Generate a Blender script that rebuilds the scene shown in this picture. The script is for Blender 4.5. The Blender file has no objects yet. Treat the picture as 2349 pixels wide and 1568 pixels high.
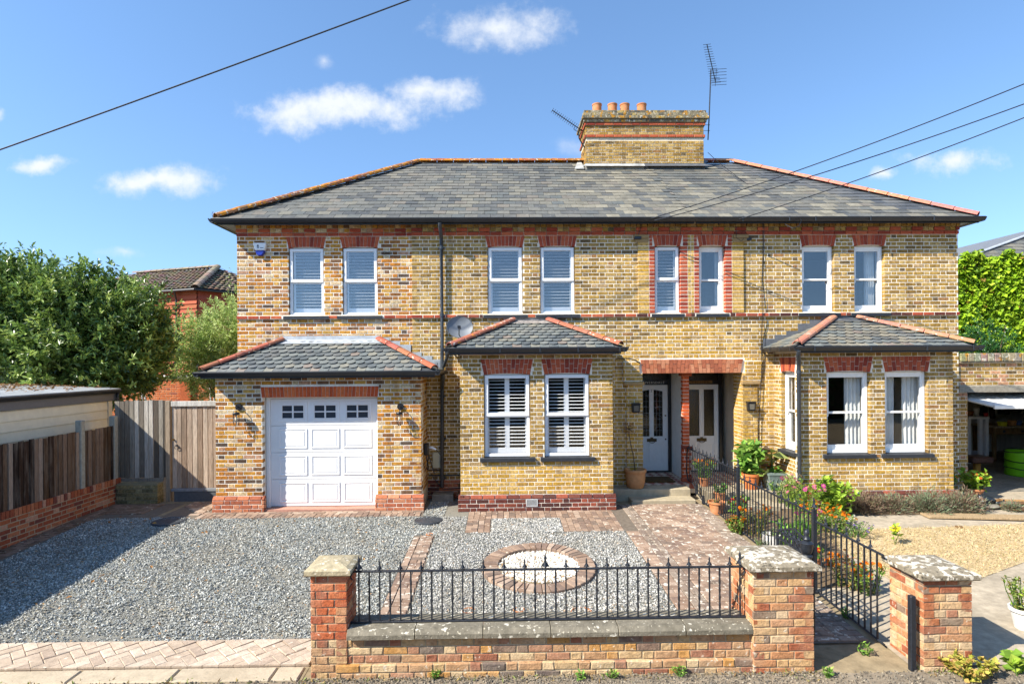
import bpy, math, random
import numpy as np
from mathutils import Matrix, Vector
rnd = random.Random(11)
RNG = np.random.default_rng(7)
rad = math.radians
S = bpy.context.scene
COL = S.collection

# ------------------------------------------------------------------ camera, sky, sun, exposure
FPX, CX, CY, ZC = 1304.0, 1174.0, 832.0, 2.70        # photo measured on a 2348 px wide frame
YAW, ROLL = rad(-1.0), rad(0.4)
cam_d = bpy.data.cameras.new('camera'); cam = bpy.data.objects.new('camera', cam_d); COL.objects.link(cam)
cam.location = (0, 0, ZC); cam.rotation_euler = (rad(90), ROLL, YAW)
cam_d.sensor_width = 36.0; cam_d.lens = FPX / 2348.0 * 36.0
cam_d.shift_y = (CY - 784.0) / 2348.0; cam_d.clip_end = 2000; cam_d.clip_start = 0.05
S.camera = cam
SUNV = Vector((1.85, 1.0, -1.75)).normalized()       # direction the light travels
SUN_EL = math.asin(-SUNV.z)
w = bpy.data.worlds.new('World'); S.world = w; w.use_nodes = True

def build_world():
    nt = w.node_tree; N = nt.nodes; L = nt.links
    for n in list(N): N.remove(n)
    out = N.new('ShaderNodeOutputWorld'); bg = N.new('ShaderNodeBackground'); bg.inputs['Strength'].default_value = 0.15
    sky = N.new('ShaderNodeTexSky'); sky.sky_type = 'NISHITA'; sky.sun_disc = False
    sky.sun_elevation = SUN_EL; sky.sun_rotation = math.atan2(-SUNV.x, -SUNV.y)
    sky.air_density = 1.0; sky.dust_density = 0.1; sky.ozone_density = 1.4; sky.altitude = 60
    tc = N.new('ShaderNodeTexCoord'); sep = N.new('ShaderNodeSeparateXYZ'); L.new(tc.outputs['Generated'], sep.inputs[0])
    def m(op, a, b=None, c=None):
        n = N.new('ShaderNodeMath'); n.operation = op
        for i, x in enumerate((a, b, c)):
            if x is None: continue
            if isinstance(x, (int, float)): n.inputs[i].default_value = x
            else: L.new(x, n.inputs[i])
        return n.outputs[0]
    zs = m('ADD', m('MULTIPLY', m('MAXIMUM', sep.outputs[2], 0.0), 0.84), 0.15); sv = N.new('ShaderNodeCombineXYZ'); L.new(sep.outputs[0], sv.inputs[0]); L.new(sep.outputs[1], sv.inputs[1]); L.new(zs, sv.inputs[2]); L.new(sv.outputs[0], sky.inputs['Vector'])
    ay = m('MAXIMUM', m('ABSOLUTE', sep.outputs[1]), 0.02)
    u = m('DIVIDE', sep.outputs[0], ay); v = m('DIVIDE', sep.outputs[2], ay)
    cv = N.new('ShaderNodeCombineXYZ'); L.new(u, cv.inputs[0]); L.new(v, cv.inputs[1])
    def nz_(scale, detail, off=0.0, rough=.55):
        n = N.new('ShaderNodeTexNoise'); n.inputs['Scale'].default_value = scale; n.inputs['Detail'].default_value = detail; n.inputs['Roughness'].default_value = rough
        ad = N.new('ShaderNodeVectorMath'); ad.inputs[1].default_value = (off, off*1.7, off*.3); L.new(cv.outputs[0], ad.inputs[0]); L.new(ad.outputs[0], n.inputs['Vector']); return m('SUBTRACT', n.outputs['Fac'], 0.5)
    nz = m('ADD', m('MULTIPLY', nz_(9., 10., 0., .62), .75), m('MULTIPLY', nz_(34., 8., 5., .65), .35)); wu = m('MULTIPLY', nz_(6., 8., 3.), 0.16); wv = m('MULTIPLY', nz_(9., 8., 7.), 0.075)
    uw = m('ADD', u, wu); vw = m('ADD', v, wv)
    dens = None
    for (px, py, ax, by, k) in [(780, 245, 225, 56, 1.25), (980, 220, 115, 50, 1.1), (680, 258, 130, 58, 1.15), (1150, 65, 185, 68, 1.0),
                                (370, 408, 140, 48, 1.25), (325, 415, 85, 40, 1.1), (115, 366, 78, 27, 1.1), (2195, 380, 110, 42, 1.25), (2053, 402, 42, 22, 1.1),
                                (0, 262, 30, 28, .9), (278, 574, 55, 20, .6), (750, 148, 45, 24, .55), (1310, 345, 55, 30, .4)]:
        uu = (px - 1151.0) / FPX; vv = (832.0 - py + (px - 1151) * 0.007) / FPX
        du = m('DIVIDE', m('SUBTRACT', uw, uu), ax / FPX); dv = m('DIVIDE', m('SUBTRACT', vw, vv), by / FPX)
        e = m('SUBTRACT', 1.0, m('SQRT', m('ADD', m('MULTIPLY', du, du), m('MULTIPLY', dv, dv))))
        e = m('MULTIPLY', m('MAXIMUM', m('ADD', m('MULTIPLY', e, 1.05), m('MULTIPLY', nz, 2.3)), 0.0), k)
        dens = e if dens is None else m('MAXIMUM', dens, e)
    mr = N.new('ShaderNodeMapRange'); mr.interpolation_type = 'SMOOTHSTEP'
    mr.inputs['From Min'].default_value = 0.0; mr.inputs['From Max'].default_value = 1.15; mr.inputs['To Max'].default_value = 0.95
    L.new(dens, mr.inputs['Value'])
    hs = N.new('ShaderNodeHueSaturation'); hs.inputs['Saturation'].default_value = 1.12; hs.inputs['Value'].default_value = 0.97
    L.new(sky.outputs[0], hs.inputs['Color'])
    mix = N.new('ShaderNodeMix'); mix.data_type = 'RGBA'; mix.inputs['B'].default_value = (3.35, 3.5, 3.7, 1)
    L.new(mr.outputs[0], mix.inputs['Factor']); L.new(hs.outputs[0], mix.inputs['A'])
    L.new(mix.outputs['Result'], bg.inputs['Color']); L.new(bg.outputs[0], out.inputs['Surface'])
build_world()
sun_d = bpy.data.lights.new('sun', 'SUN'); sun_d.energy = 5.0; sun_d.angle = rad(0.53); sun_d.color = (1.0, 0.93, 0.82)
sun = bpy.data.objects.new('sun', sun_d); COL.objects.link(sun); sun.location = (-9, -5, 12)
sun.rotation_euler = SUNV.to_track_quat('-Z', 'Y').to_euler()
S.view_settings.view_transform = 'Standard'; S.view_settings.look = 'None'; S.view_settings.gamma = 1.0
S.view_settings.exposure = 0.98; S.view_settings.use_curve_mapping = False
S.cycles.max_bounces = 8; S.cycles.diffuse_bounces = 3; S.cycles.glossy_bounces = 3; S.cycles.transparent_max_bounces = 12
S.cycles.use_denoising = True; S.cycles.caustics_reflective = False; S.cycles.caustics_refractive = False
S.cycles.sample_clamp_indirect = 6.0

# ------------------------------------------------------------------ photo pixel -> direction
_r = ROLL
_R = (np.array([[math.cos(YAW), -math.sin(YAW), 0], [math.sin(YAW), math.cos(YAW), 0], [0, 0, 1]])
      @ np.array([[math.cos(_r), 0, math.sin(_r)], [0, 1, 0], [-math.sin(_r), 0, math.cos(_r)]]) @ np.array([[1, 0, 0], [0, 0, -1], [0, 1, 0]], float))
def ray(px, py): return _R @ np.array([(px - CX) / FPX, (CY - py) / FPX, -1.0])
def P(px, py, Y):
    d = ray(px, py); t = Y / d[1]; return (d[0] * t, ZC + d[2] * t)
def gz(y):
    """front gardens fall gently from the houses to the street"""
    return float(np.interp(y, [5.2, 10.2], [-0.19, 0.0]))
def G(px, py):
    d = ray(px, py); Y = 8.0
    for _ in range(60): Y = d[1] * (gz(Y) - ZC) / d[2]
    return (d[0] * Y / d[1], Y)

# ------------------------------------------------------------------ materials
MATS = {}
def lin(h):
    h = h.lstrip('#'); o = []
    for i in (0, 2, 4):
        c = int(h[i:i+2], 16) / 255.0; o.append(c / 12.92 if c <= 0.04045 else ((c + 0.055) / 1.055) ** 2.4)
    return tuple(o)
def mat(name, base=(.5, .5, .5), attr=False, rough=.8, spec=.3, metal=0., var=.25, vscale=18., var2=0., v2scale=1.2, v2col=None,
        bump=.0, bscale=60., streak=0., spots=None, stretch=None, trans=0., coat=0., emit=None):
    """base colour (or per-piece colour attribute) x fine noise, broad stain, optional lichen spots, bump"""
    if name in MATS: return MATS[name]
    mt = bpy.data.materials.new(name); mt.use_nodes = True; nt = mt.node_tree; N = nt.nodes; L = nt.links
    b = N['Principled BSDF']; b.inputs['Roughness'].default_value = rough; b.inputs['Metallic'].default_value = metal
    b.inputs['Specular IOR Level'].default_value = spec; b.inputs['Coat Weight'].default_value = coat
    geo = N.new('ShaderNodeNewGeometry'); vec = geo.outputs['Position']
    if stretch:
        mp = N.new('ShaderNodeMapping'); mp.inputs['Scale'].default_value = stretch; L.new(vec, mp.inputs['Vector']); vec = mp.outputs[0]
    if attr:
        a = N.new('ShaderNodeAttribute'); a.attribute_name = 'Col'; col = a.outputs['Color']
    else:
        c = N.new('ShaderNodeRGB'); c.outputs[0].default_value = (*base, 1); col = c.outputs[0]
    def noise(scale, detail=5., rough_=.6):
        n = N.new('ShaderNodeTexNoise'); n.inputs['Scale'].default_value = scale; n.inputs['Detail'].default_value = detail
        n.inputs['Roughness'].default_value = rough_; L.new(vec, n.inputs['Vector']); return n.outputs['Fac']
    def rng_(val, a0, a1, b0, b1):
        r = N.new('ShaderNodeMapRange'); L.new(val, r.inputs['Value'])
        for k, x in zip(('From Min', 'From Max', 'To Min', 'To Max'), (a0, a1, b0, b1)): r.inputs[k].default_value = x
        return r.outputs[0]
    if var:
        mx = N.new('ShaderNodeMix'); mx.data_type = 'RGBA'; mx.blend_type = 'MULTIPLY'; mx.inputs['Factor'].default_value = 1.0
        L.new(col, mx.inputs['A']); L.new(rng_(noise(vscale), .3, .7, 1 - var, 1 + var), mx.inputs['B']); col = mx.outputs['Result']
    if var2:
        mx = N.new('ShaderNodeMix'); mx.data_type = 'RGBA'; L.new(rng_(noise(v2scale, 4.), .45, .72, 0, var2), mx.inputs['Factor'])
        L.new(col, mx.inputs['A']); mx.inputs['B'].default_value = (*(v2col or tuple(x * .45 for x in base)), 1); col = mx.outputs['Result']
    if streak:       # run-off and soot: long soft vertical marks
        mp2 = N.new('ShaderNodeMapping'); mp2.inputs['Scale'].default_value = (3.2, 3.2, .45); L.new(geo.outputs['Position'], mp2.inputs['Vector'])
        n = N.new('ShaderNodeTexNoise'); n.inputs['Scale'].default_value = 1.6; n.inputs['Detail'].default_value = 6.; n.inputs['Roughness'].default_value = .6; L.new(mp2.outputs[0], n.inputs['Vector'])
        mx = N.new('ShaderNodeMix'); mx.data_type = 'RGBA'; mx.blend_type = 'MULTIPLY'; L.new(rng_(n.outputs['Fac'], .48, .75, 0, streak), mx.inputs['Factor']); L.new(col, mx.inputs['A']); mx.inputs['B'].default_value = (.42, .39, .36, 1); col = mx.outputs['Result']
    for (sc, thr, scol, amt) in (spots or []):
        mx = N.new('ShaderNodeMix'); mx.data_type = 'RGBA'; L.new(rng_(noise(sc, 3., .5), thr, thr + .03, 0, amt), mx.inputs['Factor'])
        L.new(col, mx.inputs['A']); mx.inputs['B'].default_value = (*scol, 1); col = mx.outputs['Result']
    L.new(col, b.inputs['Base Color'])
    if bump:
        bp = N.new('ShaderNodeBump'); bp.inputs['Strength'].default_value = bump; bp.inputs['Distance'].default_value = .012
        L.new(noise(bscale, 6.), bp.inputs['Height']); L.new(bp.outputs[0], b.inputs['Normal'])
    if trans:
        tr = N.new('ShaderNodeBsdfTranslucent'); L.new(col, tr.inputs['Color']); ms = N.new('ShaderNodeMixShader'); ms.inputs[0].default_value = trans
        o = N['Material Output']; L.new(b.outputs[0], ms.inputs[1]); L.new(tr.outputs[0], ms.inputs[2]); L.new(ms.outputs[0], o.inputs['Surface'])
    MATS[name] = mt; return mt
def glass_mat(name, tint=(1, 1, 1), gl=2.2, rough=0.0, bump=0.):
    if name in MATS: return MATS[name]
    mt = bpy.data.materials.new(name); mt.use_nodes = True; N = mt.node_tree.nodes; L = mt.node_tree.links
    for n in list(N): N.remove(n)
    o = N.new('ShaderNodeOutputMaterial'); t = N.new('ShaderNodeBsdfTransparent'); t.inputs[0].default_value = (*tint, 1)
    g = N.new('ShaderNodeBsdfGlossy'); g.inputs['Roughness'].default_value = rough
    ge0 = N.new('ShaderNodeNewGeometry'); dp = N.new('ShaderNodeVectorMath'); dp.operation = 'DOT_PRODUCT'; L.new(ge0.outputs['Incoming'], dp.inputs[0]); L.new(ge0.outputs['Normal'], dp.inputs[1])
    def mm(op, x, y):
        n = N.new('ShaderNodeMath'); n.operation = op; n.use_clamp = op == 'MULTIPLY'
        for i, q in enumerate((x, y)):
            if q is None: continue
            if isinstance(q, (int, float)): n.inputs[i].default_value = q
            else: L.new(q, n.inputs[i])
        return n.outputs[0]
    sch = mm('ADD', mm('MULTIPLY', mm('POWER', mm('SUBTRACT', 1.0, mm('ABSOLUTE', dp.outputs['Value'], None)), 5.0), .96), .04)   # reflectance of one face
    refl = mm('MULTIPLY', sch, gl)
    nz = N.new('ShaderNodeTexNoise'); nz.inputs['Scale'].default_value = 2.5 if not bump else 30; bp = N.new('ShaderNodeBump')
    bp.inputs['Strength'].default_value = bump; bp.inputs['Distance'].default_value = .02
    ge = N.new('ShaderNodeNewGeometry'); L.new(ge.outputs['Position'], nz.inputs['Vector']); L.new(nz.outputs['Fac'], bp.inputs['Height'])
    if bump: L.new(bp.outputs[0], g.inputs['Normal'])
    mx = N.new('ShaderNodeMixShader'); L.new(refl, mx.inputs[0]); L.new(t.outputs[0], mx.inputs[1]); L.new(g.outputs[0], mx.inputs[2]); L.new(mx.outputs[0], o.inputs[0])
    MATS[name] = mt; return mt

# ------------------------------------------------------------------ mesh helpers
PW = {}
def np_mesh(name, V, F, C=None, tris=None, smooth=False):
    """V (n,3); F list of index tuples or (m,k) array; C per-face colours"""
    me = bpy.data.meshes.new(name); V = np.asarray(V, np.float32).reshape(-1, 3)
    if isinstance(F, np.ndarray):
        m, k = F.shape; loops = F.ravel(); tot = np.full(m, k, np.int32)
    else:
        tot = np.array([len(f) for f in F], np.int32); loops = np.fromiter((i for f in F for i in f), np.int32, int(tot.sum()))
    start = np.concatenate(([0], np.cumsum(tot)[:-1])).astype(np.int32)
    me.vertices.add(len(V)); me.vertices.foreach_set('co', V.ravel())
    me.loops.add(len(loops)); me.loops.foreach_set('vertex_index', loops.astype(np.int32))
    me.polygons.add(len(tot)); me.polygons.foreach_set('loop_start', start); me.polygons.foreach_set('loop_total', tot)
    me.polygons.foreach_set('use_smooth', np.full(len(tot), bool(smooth)))
    me.update(calc_edges=True)
    if C is not None:
        C = np.asarray(C, np.float32)
        if C.shape[1] == 3: C = np.concatenate([C, np.ones((len(C), 1), np.float32)], 1)
        at = me.attributes.new('Col', 'FLOAT_COLOR', 'FACE'); at.data.foreach_set('color', C.ravel())
    return me
def tag(o, label=None, cat=None, group=None, kind=None):
    if label: o['label'] = label
    if cat: o['category'] = cat
    if group: o['group'] = group
    if kind: o['kind'] = kind
    return o
def link(name, me, m, parent=None, M=None):
    o = bpy.data.objects.new(name, me); COL.objects.link(o)
    if me is not None and m is not None and not me.materials: me.materials.append(m)
    M = Matrix.Identity(4) if M is None else M
    o.matrix_basis = M; PW[o.name] = M.copy()
    if parent is not None:
        o.parent = parent; o.matrix_parent_inverse = PW[parent.name].inverted()
    return o
def empty(name, loc, label=None, cat=None, group=None, parent=None, kind=None):
    o = link(name, None, None, parent, Matrix.Translation(loc)); o.empty_display_size = .2
    return tag(o, label, cat, group, kind)
def ident(n): return np.eye(4)
class MB:
    """collects polygons with a colour each; build() links them as one mesh object"""
    def __init__(s): s.v = []; s.f = []; s.c = []
    def add(s, V, F, col=(.5, .5, .5)):
        n = len(s.v); s.v.extend([tuple(p) for p in V])
        for f in F: s.f.append(tuple(i + n for i in f)); s.c.append(col)
        return s
    def box(s, x0, x1, y0, y1, z0, z1, col=(.5, .5, .5), M=None):
        V = [(x, y, z) for z in (z0, z1) for y in (y0, y1) for x in (x0, x1)]
        if M is not None: V = [tuple(M @ Vector(p)) for p in V]
        return s.add(V, [(0, 2, 3, 1), (4, 5, 7, 6), (0, 1, 5, 4), (2, 6, 7, 3), (0, 4, 6, 2), (1, 3, 7, 5)], col)
    def bbox(s, x0, x1, y0, y1, z0, z1, b=.004, col=(.5, .5, .5), M=None):
        """box with all edges chamfered"""
        cx, cy, cz = (x0+x1)/2, (y0+y1)/2, (z0+z1)/2; hx, hy, hz = abs(x1-x0)/2, abs(y1-y0)/2, abs(z1-z0)/2
        b = min(b, hx*.45, hy*.45, hz*.45); V = []; idx = {}
        for sx in (-1, 1):
            for sy in (-1, 1):
                for sz in (-1, 1):
                    for a in range(3):
                        h = [hx, hy, hz]; q = [h[i] - (b if i != a else 0) for i in range(3)]
                        idx[(sx, sy, sz, a)] = len(V); V.append((cx + sx*q[0], cy + sy*q[1], cz + sz*q[2]))
        F = []
        for a in range(3):
            o1, o2 = (a+1) % 3, (a+2) % 3
            for sg in (-1, 1):
                q = []
                for (p, r_) in ((-1, -1), (1, -1), (1, 1), (-1, 1)):
                    t = [0, 0, 0]; t[a] = sg; t[o1] = p; t[o2] = r_; q.append(idx[(*t, a)])
                F.append(tuple(q if sg > 0 else q[::-1]))
            for p in (-1, 1):
                for r_ in (-1, 1):
                    t0 = [0, 0, 0]; t0[o1] = p; t0[o2] = r_; t0[a] = -1; t1 = list(t0); t1[a] = 1
                    q = [idx[(*t0, o1)], idx[(*t1, o1)], idx[(*t1, o2)], idx[(*t0, o2)]]
                    F.append(tuple(q if p*r_ < 0 else q[::-1]))
        for sx in (-1, 1):
            for sy in (-1, 1):
                for sz in (-1, 1):
                    q = [idx[(sx, sy, sz, a)] for a in range(3)]; F.append(tuple(q if sx*sy*sz > 0 else q[::-1]))
        if M is not None: V = [tuple(M @ Vector(p)) for p in V]
        return s.add(V, F, col)
    def tube(s, pts, r, n=8, col=(.5, .5, .5), cap=True):
        pts = [Vector(p) for p in pts]; rs = r if isinstance(r, (list, tuple)) else [r]*len(pts); V = []; F = []
        up = Vector((0, 0, 1))
        for i, p in enumerate(pts):
            t = (pts[min(i+1, len(pts)-1)] - pts[max(i-1, 0)]); t = t.normalized() if t.length > 1e-9 else up
            a = t.cross(up); a = a.normalized() if a.length > 1e-3 else Vector((1, 0, 0)); b = a.cross(t)
            for k in range(n):
                q = 2*math.pi*k/n; V.append(tuple(p + (a*math.cos(q) + b*math.sin(q))*rs[i]))
        for i in range(len(pts)-1):
            for k in range(n): F.append((i*n+k, i*n+(k+1) % n, (i+1)*n+(k+1) % n, (i+1)*n+k))
        if cap: F.append(tuple(range(n))[::-1]); F.append(tuple((len(pts)-1)*n+k for k in range(n)))
        return s.add(V, F, col)
    def lathe(s, prof, c, n=20, col=(.5, .5, .5)):
        V = [(c[0]+r*math.cos(2*math.pi*k/n), c[1]+r*math.sin(2*math.pi*k/n), c[2]+z) for r, z in prof for k in range(n)]
        F = [(i*n+k, i*n+(k+1) % n, (i+1)*n+(k+1) % n, (i+1)*n+k) for i in range(len(prof)-1) for k in range(n)]
        F.append(tuple(range(n))[::-1]); F.append(tuple((len(prof)-1)*n+k for k in range(n)))
        return s.add(V, F, col)
    def prism(s, poly, fr, d0, d1, bev=0., col=(.5, .5, .5)):
        """poly [(a,b)] mapped by fr(a,b,depth) and extruded d0..d1; front face at d0, optional bevel there"""
        n = len(poly); cx = sum(p[0] for p in poly)/n; cy = sum(p[1] for p in poly)/n; V = []; F = []
        if bev:
            for a, b in poly:
                l = math.hypot(a-cx, b-cy) or 1; k = max(0., 1-bev*1.4/l); V.append(fr(cx+(a-cx)*k, cy+(b-cy)*k, d0))
            V += [fr(a, b, d0+(bev if d1 > d0 else -bev)) for a, b in poly]; V += [fr(a, b, d1) for a, b in poly]; R = 3
        else:
            V += [fr(a, b, d0) for a, b in poly]; V += [fr(a, b, d1) for a, b in poly]; R = 2
        F.append(tuple(range(n)))
        for r_ in range(R-1):
            for k in range(n): F.append((r_*n+(k+1) % n, r_*n+k, (r_+1)*n+k, (r_+1)*n+(k+1) % n))
        F.append(tuple((R-1)*n+k for k in range(n))[::-1])
        return s.add(V, F, col)
    def build(s, name, m, parent=None, smooth=False, origin=True, label=None, cat=None, group=None, kind=None, auto=None):
        V = np.array(s.v, np.float64); o0 = np.zeros(3)
        if origin and len(V):
            o0 = (V.min(0)+V.max(0))/2; o0[2] = V[:, 2].min()
        me = np_mesh(name, V-o0, s.f, s.c, smooth=smooth)
        if smooth and auto:
            me.set_sharp_from_angle(angle=rad(auto))
        o = link(name, me, m, parent, Matrix.Translation(o0))
        return tag(o, label, cat, group, kind)
def copy_tree(o, M, parent=None):
    """copy a thing and its parts (shared meshes), moved by M"""
    c = o.copy(); COL.objects.link(c); W = M @ PW[o.name]; PW[c.name] = W.copy(); c.matrix_basis = W
    if parent is not None: c.parent = parent; c.matrix_parent_inverse = PW[parent.name].inverted()
    for ch in list(o.children): copy_tree(ch, M, c)
    return c

# ------------------------------------------------------------------ countable pieces (bricks, slates, pavers ...)
TPL = {}; TME = {}
def tpl_block(L, H, D, bev, var, jit):
    """block: x 0..L, z 0..H, front face at y=0, back y=D; slightly uneven face"""
    r_ = random.Random(hash((round(L*1000), round(H*1000), var)) & 0xffff); j = lambda s: r_.uniform(-s, s)
    V = []
    for (x, z) in ((0, 0), (L, 0), (L, H), (0, H)): V.append((x+j(jit*.4), D, z+j(jit*.3)))
    for (x, z) in ((0, 0), (L, 0), (L, H), (0, H)): V.append((x+j(jit*.5), bev*.9+j(jit*.3), z+j(jit*.35)))
    for (x, z) in ((bev, bev), (L-bev, bev), (L-bev, H-bev), (bev, H-bev)): V.append((x+j(jit), j(jit*.55), z+j(jit*.5)))
    F = [(8, 9, 10, 11)]
    for a, b in ((0, 4), (4, 8)):
        for k in range(4): F.append((a+k, a+(k+1) % 4, b+(k+1) % 4, b+k))
    return np.array(V), np.array(F)
class Pieces:
    def __init__(s, kind='block', bev=.0035, jit=.0028, nvar=6): s.it = []; s.uq = []; s.k = kind; s.bev = bev; s.jit = jit; s.nvar = nvar
    def add(s, L, H, D, M, col, N=None):
        """M 4x4 numpy placing the template; N outward normal"""
        L = max(.01, round(L/.0025)*.0025); s.it.append((('b', L, H, D, s.bev, s.jit, rnd.randrange(s.nvar), col), M, L*H, N))
    def addt(s, key, M, col, area, N): s.it.append(((*key, col), M, area, N))
    def uniq(s, V, F, col): s.uq.append((np.asarray(V, float), F, col))
    def tpl(s, key):
        if key not in TPL:
            TPL[key] = tpl_block(*key[1:5], key[6], key[5]) if key[0] == 'b' else TPLF[key[0]](*key[1:-1])
        return TPL[key]
    def finish(s, parent, name, rest, m, limit=300, ok=None):
        cp = np.array([0, 0, ZC]); sc = []
        for i, (key, M, area, N) in enumerate(s.it):
            p = M[:3, 3]; d = cp-p; l = np.linalg.norm(d); f = max(0.0, float(np.dot(N, d/l))) if N is not None else 1.
            q = _R.T @ (p-cp); vis = q[2] < -.3 and abs(q[0]/-q[2]) < .93 and -.6 < q[1]/-q[2] < .66
            if ok is not None and vis: vis = ok(p)
            sc.append((area*f/(l*l)) if vis else 0.)
        order = np.argsort(-np.array(sc)) if s.it else []
        pick = [i for i in order[:limit] if sc[i] > 0]; ps = set(pick)
        for i in pick:
            key, M, _, _ = s.it[i]; tk = (key, m.name)
            if tk not in TME:
                V, F = s.tpl(key); TME[tk] = np_mesh(name, V, [tuple(f) for f in F], np.tile(key[-1], (len(F), 1)))
            link(name, TME[tk], m, parent, Matrix(M.tolist()))
        groups = {}
        for i, (key, M, _, _) in enumerate(s.it):
            if i not in ps: groups.setdefault(key, []).append(M)
        Vs, Fs, Cs, n = [], [], [], 0
        for key, Ms in groups.items():
            V, F = s.tpl(key); Ms = np.array(Ms); W = np.einsum('kij,vj->kvi', Ms[:, :3, :3], V) + Ms[:, None, :3, 3]
            Vs.append(W.reshape(-1, 3)); k = len(Ms)
            for q in range(k):
                Fs += [tuple(x + n + q*len(V) for x in f) for f in F]
            Cs.append(np.tile(key[-1], (len(F)*k, 1))); n += k*len(V)
        for V, F, c in s.uq:
            Vs.append(V); Fs += [tuple(x+n for x in f) for f in F]; Cs.append(np.tile(c, (len(F), 1))); n += len(V)
        if Vs:
            me = np_mesh(rest, np.concatenate(Vs), Fs, np.concatenate(Cs)); o = link(rest, me, m, parent); tag(o, kind='stuff')
TPLF = {}
def frame(O, x, y, z):
    M = np.eye(4); M[:3, 0] = x; M[:3, 1] = y; M[:3, 2] = z; M[:3, 3] = O; return M
Z3 = np.array([0, 0, 1.])
def pick(pal): 
    t = rnd.random()*sum(p[1] for p in pal)
    for c, wt in pal:
        t -= wt
        if t <= 0: return c
    return pal[-1][0]
def minus(iv, cuts):
    out = [iv]
    for a, b in cuts:
        nx = []
        for p, q in out:
            if b <= p or a >= q: nx.append((p, q)); continue
            if a > p: nx.append((p, a))
            if b < q: nx.append((b, q))
        out = nx
    return out
def brick_wall(pcs, O, n, W, z0, z1, holes, pal, L=.212, H=.062, J=.013, D=.10, phase=0, bond='flemish', palf=None):
    """brick face on the plane through O (u=0) with outward normal n; holes are (u0,u1,za,zb) left free"""
    n = np.array(n, float); u = np.cross(-n, Z3); O = np.array(O, float); hd = (L-J)/2; c = H+J
    k0 = int(round(z0/c)); k = k0
    while k*c < z1-.02:
        za = k*c+J/2; zb = min(za+H, z1-J/2)
        cuts = [(a-0.0, b+0.0) for (a, b, p, q) in holes if q > za+.012 and p < zb-.012]
        x = -(0 if (k+phase) % 2 == 0 else (L*.75 + J)) - .0
        seq = 0
        while x < W:
            if bond == 'flemish': ln = L if seq % 2 == 0 else hd
            elif bond == 'header': ln = hd
            elif bond == 'english': ln = L if (k % 2 == 0) else hd
            else: ln = L
            for (a, b) in minus((max(x, 0), min(x+ln, W)), [(p-0.0, q) for p, q in cuts]):
                if b-a > .028:
                    pp = palf(a, za) if palf else pal
                    pcs.add(b-a, round(zb-za, 4), D, frame(O+u*a+Z3*(za-O[2]) + n*rnd.uniform(-.0015, .002), u, -n, Z3), pick(pp), n)
            x += ln+J; seq += 1
        k += 1
def wall_core(mb, O, n, W, z0, z1, holes, T=.22, rec=.004, col=(.55, .5, .42), ex=.006):
    """mortar body behind the bricks, cut round real openings"""
    n = np.array(n, float); u = np.cross(-n, Z3); O = np.array(O, float)
    hs = [(a-ex, b+ex, p-ex, q+ex) for a, b, p, q in holes]
    us = sorted({0., W} | {min(max(x, 0), W) for h in hs for x in h[:2]}); zs = sorted({z0, z1} | {min(max(x, z0), z1) for h in hs for x in h[2:]})
    for i in range(len(us)-1):
        run = None
        cells = []
        for j in range(len(zs)-1):
            um, zm = (us[i]+us[i+1])/2, (zs[j]+zs[j+1])/2
            inh = any(a < um < b and p < zm < q for a, b, p, q in hs)
            if not inh:
                if cells and abs(cells[-1][1]-zs[j]) < 1e-9: cells[-1][1] = zs[j+1]
                else: cells.append([zs[j], zs[j+1]])
        for p, q in cells:
            M = Matrix([[u[0], -n[0], 0, O[0]], [u[1], -n[1], 0, O[1]], [0, 0, 1, 0], [0, 0, 0, 1]])
            mb.box(us[i], us[i+1], rec, T, p, q, col, M)
# ------------------------------------------------------------------ palettes and shared materials
def pal(s): return [(lin(a), w_) for a, w_ in s]
OLD = pal([('#b4924f', 5), ('#a5833f', 4), ('#bd9d60', 4), ('#94753d', 3), ('#ac8b52', 4), ('#8a7045', 2), ('#c2a468', 3), ('#a07648', 1.2), ('#6f5d41', .8), ('#b79a70', 1.5)])
OLDY = pal([('#c49f55', 5), ('#b8913f', 4), ('#c8a765', 4), ('#a88444', 3), ('#bd9a5c', 3), ('#a58a60', 1)])
NEW = pal([('#c48c38', 4), ('#b8782f', 3), ('#cba978', 3), ('#8f6036', 2.2), ('#ab733a', 3), ('#cdb38e', 2), ('#775840', 1.3), ('#5c4c40', .9), ('#c99d50', 3), ('#b98f72', 1.4), ('#d2bb92', 1.3)])
RED = pal([('#a24a32', 4), ('#ae5638', 4), ('#913f2c', 2), ('#86382a', 1.5), ('#b4603f', 2)])
ORA = pal([('#c25a2e', 4), ('#b54f28', 3), ('#cc6a3a', 2)])
PLI = pal([('#5e3028', 4), ('#7c4030', 3), ('#4b2d28', 3), ('#904c38', 2), ('#6a3d32', 3)])
PLO = pal([('#b06c4c', 4), ('#a46045', 3), ('#b97e5e', 3), ('#98583f', 2)])
SLA = pal([('#7b7d7c', 5), ('#868683', 4), ('#6d7073', 4), ('#908e86', 3), ('#62666b', 2), ('#8b8680', 2), ('#757a7c', 3)])
SLW = pal([('#9a968a', 4), ('#8d8a80', 4), ('#7d7d7a', 3), ('#a5a092', 2), ('#6f7375', 1.5)])
SLD = pal([('#5f656d', 3), ('#6b7076', 3), ('#787b7e', 2)])
FIS = pal([('#70787a', 4), ('#7d8382', 4), ('#636b70', 3), ('#8b8b82', 2), ('#8a7f78', 1), ('#596166', 1.5)])
def sc(pl, k, g=1., b=1.): return [((c[0]*k, c[1]*k*g, c[2]*k*b), w_) for c, w_ in pl]
OLD, OLDY, NEW = sc(OLD, .86, .985, .93), sc(OLDY, .98, .985, .93), sc(NEW, .9, 1., 1.0)
SLA, SLW, SLD, FIS = sc(SLA, .62, .99, .92), sc(SLW, .64, .99, .93), sc(SLD, .62, 1, .97), sc(FIS, .80, .99, .95)
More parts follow.
